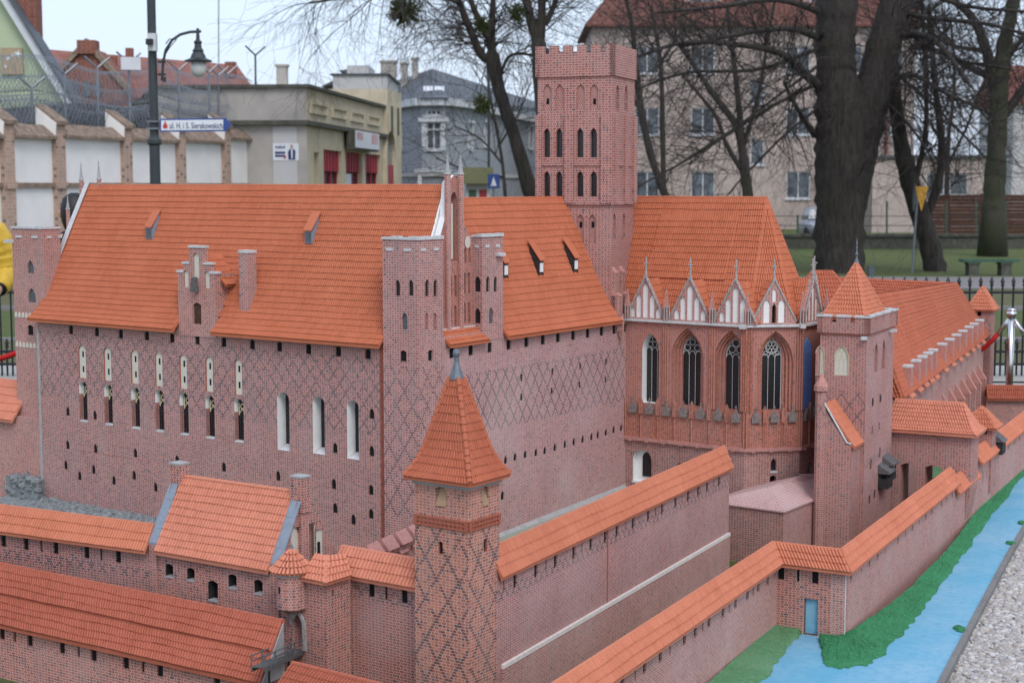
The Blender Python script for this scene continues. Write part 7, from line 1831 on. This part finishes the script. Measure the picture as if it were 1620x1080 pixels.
one('core', 'concrete_dark', lw, lambda m: m.frame_box((x0, 58, -.8), (x1 - x0, 0, 0), (0, .35, 0), (0, 0, .52)))
q = x0
while q < x1:
    w_ = rng.uniform(.5, 1.1); one('cap_stone', 'concrete_dark', lw, lambda m: m.box((q + w_ / 2, 58.17, -.28 + rng.uniform(0, .02)), w_ - .02, .5, .10)); q += w_
wf = thing('wooden_fence', 'brown horizontal board fence behind the lawn at right', 'fence', (at(1540, 360, 62).x, 62, -.7))
x0 = at(1471, 360, 62).x; zt = at(1500, 308, 62).z
bm = None
for pnl in range(4):
    xa = x0 + pnl * 2.05
    one('post', 'wood_fence', wf, lambda m: m.box((xa, 62.05, -.75), .12, .1, zt + .8))
    for k in range(13):
        z = -.55 + k * (zt + .55) / 13
        if bm is None:
            bo = one('board', 'wood_fence', wf, lambda m: m.frame_box((xa + .06, 61.98, z), (1.93, 0, 0), (0, .03, 0), (0, 0, (zt + .55) / 13 - .008)), org=(xa + .06, 61.98, z)); bm = bo.data
        else: inst('board', bm, wf, (xa + .06, 61.98 + rng.uniform(-.01, .01), z + rng.uniform(-.004, .004)))
def railing(name, label, X0, X1, Y, zb, zt, sp, rail, mat, short=None, r=.009):
    t = thing(name, label, 'fence', ((X0 + X1) / 2, Y, zb)); pm = sm = None; n = int((X1 - X0) / sp)
    def spear(mb, x, z1):
        mb.tube([(x, Y, zb), (x, Y, z1 - .06)], r, 5); k = r / .009
        mb.lathe((x, Y, z1 - .085), [(r * 1.2, 0), (r * 2.2, .012 * k), (r * .9, .022 * k), (r * 2.3, .038 * k), (r * 1.0, .070 * k), (r * .1, .085 + .02 * (k - 1))], 6)
    for k in range(n + 1):
        x = X0 + sp * k
        if pm is None:
            o = one('picket', mat, t, lambda m: spear(m, x, zt), org=(x, Y, zb)); pm = o.data
            if short: o = one('short_picket', mat, t, lambda m: spear(m, x + sp / 2, short), org=(x + sp / 2, Y, zb)); sm = o.data
        else:
            inst('picket', pm, t, (x, Y, zb))
            if short: inst('short_picket', sm, t, (x + sp / 2, Y, zb))
    for z in rail: one('rail', mat, t, lambda m: m.frame_box((X0, Y - .012, z), (X1 - X0, 0, 0), (0, .024, 0), (0, 0, .022)))
    return t
railing('iron_fence', 'black spear-topped iron railing just behind the castle model', at(-120, 500, 13.4).x, at(1720, 500, 13.4).x, 13.4, 0, .865, .0945, (.09, .20, .715), 'iron_black', .33)
# back garden mesh fence posts
gf = thing('mesh_fence', 'thin green mesh fence on low wall in front of the apartment block', 'fence', (at(1400, 360, 60).x, 60, -.7))
for x in range(1215, 1700, 47): one('post', 'bench_green', gf, lambda m: m.tube([at(x, 372, 60), at(x, 318 if x > 1400 else 340, 60)], .04, 5))
for y in (342, 357): one('wire', 'steel_dark', gf, lambda m: m.tube([at(1215, y, 60), at(1700, y, 60)], .02, 4))
# car
p = at(1300, 366, 66); car = thing('parked_car', 'light silver parked car half hidden behind the big trunk', 'car', (p.x, 66, -.7))
one('body', 'car_silver', car, lambda m: (m.lathe((p.x, 66.5, -.5), [(.9, 0), (1.0, .15), (1.0, .45), (.92, .62), (.80, .68)], 20, sx=.86, sy=1.9), m.lathe((p.x, 67.0, .17), [(.80, 0), (.74, .2), (.60, .48), (.45, .55)], 20, sx=.86, sy=1.3)), smooth=True)
one('windscreen', 'glass_far', car, lambda m: m.prism([(p.x - .60, 65.93, .24), (p.x + .60, 65.93, .24), (p.x + .45, 66.15, .62), (p.x - .45, 66.15, .62)], (0, .05, 0)))
for e in (-1, 1):
    one('wheel', 'cloth_black', car, lambda m: m.tube([(p.x + e * .62, 65.6, -.42), (p.x + e * .80, 65.6, -.42)], .3, 14)); one('headlight', 'sign_white', car, lambda m: m.lathe((p.x + e * .55, 64.85, -.1), [(.1, 0), (.12, .06), (.08, .12)], 8))
# stanchions with red rope
def stanchion(x, Y, zt, label):
    X = at(x, 500, Y).x; t = thing('barrier_post', label, 'barrier post', (X, Y, 0), 'chrome barrier posts around the model')
    one('base', 'chrome', t, lambda m: m.lathe((X, Y, 0), [(.15, 0), (.15, .012), (.06, .03), (.03, .045)], 20), smooth=True)
    one('post', 'chrome', t, lambda m: m.lathe((X, Y, .04), [(.025, 0), (.025, zt - .09)], 14), smooth=True)
    one('cap', 'chrome', t, lambda m: m.lathe((X, Y, zt - .055), [(.034, 0), (.034, .03), (.026, .032), (.030, .040), (.030, .05), (.012, .056)], 16), smooth=True)
    return Vector((X, Y, zt - .05))
def rope(a, b_, sag, label):
    t = thing('barrier_rope', label, 'rope', (a + b_) / 2); d = (b_ - a)
    pts = [a + d * (k / 16) - Vector((0, 0, sag * (1 - (2 * k / 16 - 1) ** 2))) for k in range(17)]
    one('rope', 'rope_red', t, lambda m: m.tube(pts[2:15], .017, 8), smooth=True)
    for q in (pts[:3], pts[14:]): one('chrome_hook', 'chrome', t, lambda m: m.tube(q, [.009, .012, .021] if q is pts[:3] else .016, 8), smooth=True)
s1_ = stanchion(1600, 10.6, .81, 'chrome barrier post at the right edge behind the model'); s2_ = stanchion(1440, 10.9, .80, 'chrome barrier post hidden behind the long far range'); s3_ = stanchion(1790, 10.2, .81, 'chrome barrier post beyond the right edge')
rope(s2_, s1_, .30, 'red barrier rope hanging left of the right-hand chrome post'); rope(s1_, s3_, .30, 'red barrier rope hanging right of the right-hand chrome post')
s4_ = stanchion(75, 9.4, .80, 'chrome barrier post behind the left castle tower'); s5_ = stanchion(-150, 9.2, .80, 'chrome barrier post beyond the left edge')
rope(s5_, s4_, .16, 'red barrier rope at the left edge beside the castle tower')
# ---------------------------------------------------------------- people
def person(name, label, X, Y, H, jacket, hair, trousers, facing, puffy):
    t = thing(name, label, 'person', (X, Y, 0)); k = H / 1.75; cf, sf = math.cos(facing), math.sin(facing)
    def Wp(x, y, z): return Vector((X + (x * cf - y * sf) * k, Y + (x * sf + y * cf) * k, z * k))
    J = {'pel': (0, 0, .95, .15), 'wst': (0, 0, 1.10, .14), 'chs': (0, .01, 1.32, .165), 'nk': (0, 0, 1.47, .06), 'hd0': (0, .01, 1.55, .075), 'hd1': (0, .015, 1.65, .098), 'hd2': (0, 0, 1.73, .06)}
    for e, s in ((-1, 'l'), (1, 'r')):
        J.update({'hip' + s: (e * .10, 0, .88, .09), 'kn' + s: (e * .11, .01, .48, .06), 'an' + s: (e * .11, -.02, .09, .042), 'to' + s: (e * .12, .14, .04, .035), 'sh' + s: (e * .19, 0, 1.41, .065), 'el' + s: (e * .27, -.03, 1.13, .048), 'wr' + s: (e * .25, .14, .97, .032), 'pa' + s: (e * .24, .21, .95, .036)})
        for q in range(4): J['f%d%s' % (q, s)] = (e * (.215 + .017 * q), .28 + .012 * (q in (1, 2)), .93, .009); J['g%d%s' % (q, s)] = (e * (.218 + .016 * q), .30, .905, .008)
        J['t0' + s] = (e * .20, .22, .965, .011); J['t1' + s] = (e * .185, .255, .955, .010)
    E = [('pel', 'wst'), ('wst', 'chs'), ('chs', 'nk'), ('nk', 'hd0'), ('hd0', 'hd1'), ('hd1', 'hd2')]
    for s in 'lr':
        E += [('pel', 'hip' + s), ('hip' + s, 'kn' + s), ('kn' + s, 'an' + s), ('an' + s, 'to' + s), ('chs', 'sh' + s), ('sh' + s, 'el' + s), ('el' + s, 'wr' + s), ('wr' + s, 'pa' + s), ('wr' + s, 't0' + s), ('t0' + s, 't1' + s)]
        for q in range(4): E += [('pa' + s, 'f%d%s' % (q, s)), ('f%d%s' % (q, s), 'g%d%s' % (q, s))]
    ks = list(J); me = bpy.data.meshes.new('body'); me.from_pydata([tuple(Wp(*J[q][:3]) - ORG[t.name]) for q in ks], [(ks.index(a), ks.index(b_)) for a, b_ in E], [])
    bo = bpy.data.objects.new('body', me); COL.objects.link(bo); bo.parent = t; me.materials.append(MATS['skin'])
    md = bo.modifiers.new('skin', 'SKIN'); md.use_smooth_shade = True
    if not me.skin_vertices: me.attributes
    sv = me.skin_vertices[0].data if len(me.skin_vertices) else None
    if sv:
        for i, q in enumerate(ks): sv[i].radius = (J[q][3] * k, J[q][3] * k); sv[i].use_root = (q == 'pel')
    sb = bo.modifiers.new('sub', 'SUBSURF'); sb.levels = 1; sb.render_levels = 2
    def ringtube(mb, pts, rads, quilt, n=16, sub=7, sx=1.0):
        P, Rr_ = [], []
        for i in range(len(pts) - 1):
            for j in range(sub):
                f_ = j / sub; P.append(Vector(pts[i]).lerp(Vector(pts[i + 1]), f_)); Rr_.append((rads[i] + (rads[i + 1] - rads[i]) * f_) * (1 + quilt * (abs(math.sin((i * sub + j) / sub * math.pi * 2)) - .5)))
        P.append(Vector(pts[-1])); Rr_.append(rads[-1]); mb.tube(P, Rr_, n)
    q_ = .13 if puffy else .02
    def f(mb):
        k0 = len(mb.v); ringtube(mb, [Wp(0, 0, z) for z in (.74, .90, 1.05, 1.20, 1.34, 1.44, 1.49)], [r * k for r in (.20, .215, .205, .215, .215, .15, .085)], q_, 20)
        for i in range(k0, len(mb.v)):
            d = mb.v[i] - Wp(0, 0, 0); lx = (d.x * cf + d.y * sf); ly = (-d.x * sf + d.y * cf) * .72; mb.v[i] = Vector((X + lx * cf - ly * sf, Y + lx * sf + ly * cf, mb.v[i].z))
    one('jacket', jacket, t, f, smooth=True)
    for e in (-1, 1):
        one('sleeve', jacket, t, lambda m: ringtube(m, [Wp(e * .15, 0, 1.43), Wp(e * .22, -.01, 1.36), Wp(e * .26, -.03, 1.22), Wp(e * .28, -.03, 1.10), Wp(e * .27, .06, 1.02), Wp(e * .255, .13, .975)], [r * k for r in (.09, .105, .10, .09, .08, .06)], q_, 14), smooth=True)
        one('cuff', 'cloth_black', t, lambda m: m.tube([Wp(e * .26, .09, .995), Wp(e * .25, .15, .968)], .056 * k, 12), smooth=True)
        one('trouser_leg', trousers, t, lambda m: ringtube(m, [Wp(e * .09, 0, .92), Wp(e * .10, 0, .70), Wp(e * .11, .01, .46), Wp(e * .11, -.01, .10)], [r * k for r in (.12, .105, .085, .075)], .0, 12), smooth=True)
        one('shoe', 'cloth_black', t, lambda m: m.lathe(Wp(e * .115, .05, 0), [(.05 * k, 0), (.055 * k, .02), (.05 * k, .06), (.02 * k, .10)], 12, sx=1 if abs(sf) < .5 else 2.4, sy=2.4 if abs(sf) < .5 else 1), smooth=True)
    one('belt_band', 'cloth_black', t, lambda m: m.lathe(Wp(0, 0, .985), [(.20 * k, 0), (.222 * k, .02), (.222 * k, .05), (.20 * k, .07)], 20, sx=1, sy=.80), smooth=True)
    one('hair', hair, t, lambda m: (m.lathe(Wp(0, -.02, 1.60), [(.075 * k, -.09), (.098 * k, -.03), (.104 * k, .05), (.085 * k, .12), (.03 * k, .155)], 14),), smooth=True)
    for e in (-1, 1):
        one('eye', 'cloth_black', t, lambda m: m.lathe(Wp(e * .032, .108, 1.635), [(.004, -.006), (.009, 0), (.004, .006)], 8)); one('ear', 'skin', t, lambda m: m.lathe(Wp(e * .10, .0, 1.61), [(.008, -.02), (.016, .0), (.018, .02), (.006, .035)], 8))
    one('nose', 'skin', t, lambda m: m.lathe(Wp(0, .112, 1.595), [(.016, 0), (.014, .01), (.006, .045)], 8)); one('mouth', 'rope_red', t, lambda m: m.tube([Wp(-.025, .095, 1.565), Wp(0, .103, 1.563), Wp(.025, .095, 1.565)], .005, 6))
    return t
pX = at(20, 400, 11).x
person('person', 'person in a puffy yellow jacket with black band at the left edge', pX - .33, 11, 1.66, 'jacket_yellow', 'hair_dark', 'denim', 3.3, True)
person('person', 'dark-haired person in dark coat mostly hidden behind the left tower', at(118, 350, 10.4).x, 10.4, 1.58, 'jacket_dark', 'hair_dark', 'denim', .4, False)
# ---------------------------------------------------------------- trees
def grow(mb, rr, p, d, r, length, lev, maxlev, droop=0.0, up=.1, density=1.0):
    n = 5 if lev < 2 else (4 if lev < maxlev else 3); seg = length / n; pts, rad = [p], [r]
    for i in range(n):
        d = (d + Vector((rr.gauss(0, .16), rr.gauss(0, .16), rr.gauss(0, .16) + up * .25 - droop * .2))).normalized()
        p = p + d * seg; pts.append(p); rad.append(max(r * (1 - .72 * (i + 1) / n), .003))
    mb.tube(pts, rad, 5 if lev == 0 else (4 if lev == 1 else 3), caps=False)
    if lev >= maxlev: return
    kids = rr.randint(3, 6) if lev < maxlev - 1 else rr.randint(3, 5)
    for c in range(int(kids * density + .5)):
        i = rr.randint(1, n); q = pts[i]; dd = (pts[i] - pts[i - 1]).normalized(); ax = Vector((rr.gauss(0, 1), rr.gauss(0, 1), rr.gauss(0, 1))); ax = (ax - dd * ax.dot(dd)).normalized(); a = rr.uniform(.5, 1.1)
        grow(mb, rr, q, dd * math.cos(a) + ax * math.sin(a), rad[i] * .75, length * rr.uniform(.45, .72), lev + 1, maxlev, droop, up, density)
def tree(label, D, trunk, limbs, seed, twl=1.2, spawn=.55, maxlev=3, mat='bark', base_z=None, density=1.0, droop=0, base_mat=None):
    """trunk/limbs: lists of (px, py, diameter px[, depth offset])"""
    rr = random.Random(seed); k = D / FPX
    def P(q): return at(q[0], q[1], D + (q[3] if len(q) > 3 else 0))
    b0 = P(trunk[0]); bz = gz(D) - .1; base = Vector((b0.x, D, bz)); t = thing('bare_tree', label, 'tree', (base.x, D, gz(D)))
    def smooth_poly(l):
        pts = [P(q) for q in l]; rad = [q[2] * k / 2 for q in l]; op, orr = [], []
        for i in range(len(pts) - 1):
            for j in range(5):
                f_ = j / 5; p0, p1, p2, p3 = pts[max(i - 1, 0)], pts[i], pts[i + 1], pts[min(i + 2, len(pts) - 1)]
                v = .5 * ((2 * p1) + (p2 - p0) * f_ + (2 * p0 - 5 * p1 + 4 * p2 - p3) * f_ ** 2 + (3 * p1 - p0 - 3 * p2 + p3) * f_ ** 3)
                op.append(v); orr.append((rad[i] + (rad[i + 1] - rad[i]) * f_) * rr.uniform(.94, 1.06))
        op.append(pts[-1]); orr.append(rad[-1]); return op, orr
    mb = MB(); tp, tr = smooth_poly(trunk)
    if tp[0].z > bz: tp.insert(0, Vector((tp[0].x, tp[0].y, bz))); tr.insert(0, tr[0] * 1.25)
    dl = (tp[-1] - tp[-2]).normalized(); rl_ = tr[-1]; tp += [tp[-1] + dl * rl_ * .7, tp[-1] + dl * rl_ * 1.15]; tr += [rl_ * .78, rl_ * .3]
    mb.tube(tp, tr, 16)
    for i in range(len(mb.v) - 2): 
        pass
    for i in range(len(mb.v)): mb.v[i] += Vector((rr.gauss(0, 1), rr.gauss(0, 1), 0)) * (tr[0] * .035)
    mb.build('trunk', base_mat or mat, t, smooth=True)
    cb = MB()
    for l in limbs:
        pts, rad = smooth_poly(l); lm = MB(); lm.tube(pts, rad, 9 if l[0][2] > 12 else 6); lm.build('limb', mat, t, smooth=True)
        for i in range(2, len(pts)):
            n = rr.random() < spawn * 1.9
            for _ in range(1 + (rr.random() < .4) if n else 0):
                dd = (pts[i] - pts[i - 1]).normalized(); ax = Vector((rr.gauss(0, 1), rr.gauss(0, .7), rr.gauss(0, 1))); ax = (ax - dd * ax.dot(dd)).normalized(); a = rr.uniform(.6, 1.2)
                grow(cb, rr, pts[i], dd * math.cos(a) + ax * math.sin(a), min(rad[i] * .5, .022), twl * rr.uniform(.7, 1.7), 1, maxlev, droop, .1, density)
    if cb.f: cb.build('crown_twigs', 'twig', t, kind='stuff')
    return t
tree('bare tree with trunk leaning left behind the bell tower', 44, [(850, 330, 26), (838, 300, 24), (813, 213, 21), (790, 143, 20), (779, 90, 22)],
     [[(779, 92, 15), (762, 88, 14), (745, 50, 12), (727, 5, 10), (715, -40, 8)], [(779, 90, 15), (773, 60, 12), (752, 20, 9), (735, -30, 8)], [(779, 88, 14), (778, 55, 12), (780, 0, 9), (785, -50, 7)],
      [(727, 5, 7), (690, -5, 5, -2), (640, -12, 4, -4), (560, -5, 3.5, -5), (490, 5, 3, -6)], [(715, -40, 6), (660, -40, 5, -2), (600, -30, 4, -4), (520, -25, 3, -5)], [(787, 140, 6), (805, 90, 5), (845, 90, 4), (880, 120, 3)]], 21, 1.5, .6, 3, droop=.6)
tree('dark forked tree whose stems rise just left of the bell tower top', 42, [(866, 330, 26), (860, 200, 24), (852, 70, 24)], [[(852, 72, 18), (838, 25, 15), (828, -30, 12)], [(853, 72, 18), (857, 20, 14), (857, -30, 11)], [(862, 40, 10), (878, 5, 9), (888, -40, 8)]], 22, 1.2, .6)
tree('slim bare tree right behind the bell tower with two leaning stems', 55, [(1062, 330, 13), (1045, 290, 12), (1030, 245, 12), (1015, 180, 11), (1005, 100, 10)], [[(1005, 100, 9), (1000, 40, 7), (985, -20, 5)], [(1050, 300, 9), (1048, 200, 8), (1045, 100, 7), (1030, 10, 6)], [(1015, 180, 6), (985, 130, 4), (950, 80, 3)], [(1045, 100, 5), (1080, 50, 4), (1120, 20, 3)]], 23, 1.9, .6, droop=.3)
tree('many-stemmed bare tree in front of the apartment windows', 60, [(1184, 335, 18), (1183, 310, 17), (1176, 250, 16)], [[(1176, 250, 13), (1165, 200, 12), (1125, 145, 9), (1085, 85, 7), (1050, 40, 5)], [(1176, 250, 12), (1170, 180, 10), (1160, 90, 8), (1150, 10, 6)], [(1180, 280, 9), (1150, 230, 7), (1130, 180, 6), (1080, 120, 4)], [(1176, 230, 8), (1200, 150, 6), (1215, 60, 5), (1230, -20, 4)], [(1170, 200, 6), (1120, 230, 4), (1060, 270, 3)]], 24, 2.2, .95, density=1.0)
tree('massive old tree with thick forked trunk at right centre', 42, [(1328, 445, 80), (1328, 400, 76), (1330, 330, 78), (1332, 270, 84), (1332, 210, 84), (1326, 150, 72), (1322, 100, 63), (1322, 50, 62), (1325, 0, 64), (1328, -60, 60)],
     [[(1346, 330, 52), (1352, 270, 60), (1366, 200, 64), (1385, 130, 57), (1402, 60, 54), (1420, 0, 52), (1432, -60, 48)],
      [(1300, 140, 16), (1270, 115, 13, -1), (1235, 85, 10, -2), (1160, 70, 8, -3), (1080, 68, 6, -4), (1010, 90, 4, -5)], [(1295, 60, 12), (1240, 45, 9, -2), (1150, 58, 6, -3), (1075, 75, 4, -4)], [(1290, 215, 10), (1260, 170, 7, -1), (1240, 130, 5, -2)],
      [(1420, 60, 14), (1455, 55, 11, -1), (1490, 75, 8, -2), (1530, 130, 6, -3)], [(1405, 140, 12), (1440, 118, 8, -1), (1500, 150, 6, -2), (1570, 180, 4, -3)], [(1425, 20, 12), (1480, 30, 8, -1), (1560, 38, 6, -2), (1640, 60, 4, -3)], [(1300, 20, 12), (1230, 0, 8, -1), (1130, 12, 6, -2), (1040, 20, 4, -3)], [(1300, 100, 6), (1220, 160, 4, -1), (1140, 220, 3, -2), (1090, 260, 2, -2)], [(1390, 150, 6), (1440, 200, 4, -1), (1480, 260, 3, -2)], [(1298, 130, 7), (1210, 175, 5, -1), (1110, 240, 4, -2), (1000, 300, 3, -3)], [(1296, 170, 6), (1240, 215, 4, -1), (1180, 275, 3, -2), (1150, 310, 2, -2)], [(1300, 75, 7), (1200, 110, 5, -2), (1090, 115, 4, -3), (1010, 140, 3, -4)], [(1410, 110, 6), (1480, 170, 4, -1), (1560, 250, 3, -2)], [(1420, 40, 7), (1500, 90, 5, -1), (1600, 110, 4, -2)], [(1440, -20, 8), (1530, 10, 6, -1), (1640, 20, 4, -2)]], 25, 1.6, .85, 3, droop=.35)
tree('bent mossy trunk leaning left beside the give-way sign', 43, [(1482, 445, 38), (1474, 400, 34), (1458, 345, 31), (1440, 290, 29), (1428, 240, 27)], [[(1428, 242, 26), (1418, 170, 22), (1412, 90, 18), (1400, 10, 14), (1395, -40, 12)], [(1460, 350, 16), (1482, 300, 14), (1490, 230, 12), (1478, 120, 10), (1470, 10, 8)], [(1445, 300, 10), (1465, 200, 8), (1462, 80, 6), (1458, 0, 5)]], 26, 1.4, .55)
tree('stout forked tree with green mossy foot at the far right', 52, [(1572, 335, 38), (1573, 300, 34), (1578, 220, 29), (1580, 160, 28), (1583, 115, 27), (1590, 70, 23), (1600, 20, 19), (1612, -40, 15)], [[(1584, 110, 10), (1610, 70, 8), (1640, 40, 6)], [(1579, 170, 22), (1572, 125, 20), (1562, 85, 17), (1545, 40, 14), (1520, 10, 11), (1470, -15, 8)], [(1575, 125, 14), (1530, 105, 11), (1495, 85, 8), (1440, 75, 5)], [(1582, 190, 16), (1605, 160, 14), (1640, 110, 12)], [(1560, 80, 8), (1500, 70, 6), (1450, 30, 5)]], 27, 1.9, .6, base_mat='bark_moss')
tree('spindly far sapling between the kiosk and leaning tree', 62, [(800, 320, 6), (795, 260, 5), (785, 200, 5)], [[(785, 200, 5), (775, 150, 4), (770, 100, 3)], [(790, 230, 4), (820, 180, 3), (840, 130, 2)], [(795, 260, 4), (760, 220, 3), (720, 200, 2)], [(797, 280, 4), (740, 270, 3), (690, 250, 2)]], 28, 2.6, .9, density=1.1)
tree('thin twiggy tree in front of the outbuilding windows', 66, [(1500, 345, 9), (1498, 300, 8), (1500, 220, 7)], [[(1500, 220, 6), (1510, 130, 5), (1505, 40, 4)], [(1500, 260, 5), (1530, 200, 4), (1550, 140, 3)], [(1500, 250, 4), (1470, 190, 3), (1450, 150, 3)]], 29, 2.6, .9)
# mistletoe
for x, y, r, lb_ in ((640, 18, 27, 'large round mistletoe clump hanging at the top left of the tree crowns'), (820, 20, 17, 'small mistletoe clump between the two stems near the bell tower'), (762, 40, 14, 'tiny mistletoe clump on the leaning tree'), (762, 165, 16, 'low mistletoe clump in front of the grey house roof')):
    D = 42; c = at(x, y, D); R_ = r * D / FPX; mb = MB(); rr = random.Random(x)
    for k in range(420 if r > 20 else 160):
        d = Vector((rr.gauss(0, 1), rr.gauss(0, 1), rr.gauss(0, 1))).normalized(); a = c + d * R_ * rr.uniform(.1, .5); b_ = c + d * R_ * rr.uniform(.75, 1.08) + Vector((rr.gauss(0, .05), 0, rr.gauss(0, .05)))
        mb.tube([a, b_], [.008, .005], 3, caps=False)
        for q in range(5):
            e = a.lerp(b_, rr.uniform(.4, 1)); u_ = Vector((rr.gauss(0, 1), rr.gauss(0, 1), rr.gauss(0, 1))).normalized() * .055; v_ = u_.orthogonal().normalized() * .016
            mb.poly([e, e + u_ * .5 + v_, e + u_, e + u_ * .5 - v_])
    tag(recentre(mb.build('mistletoe', 'mistletoe')), lb_, 'mistletoe', 'mistletoe clumps')
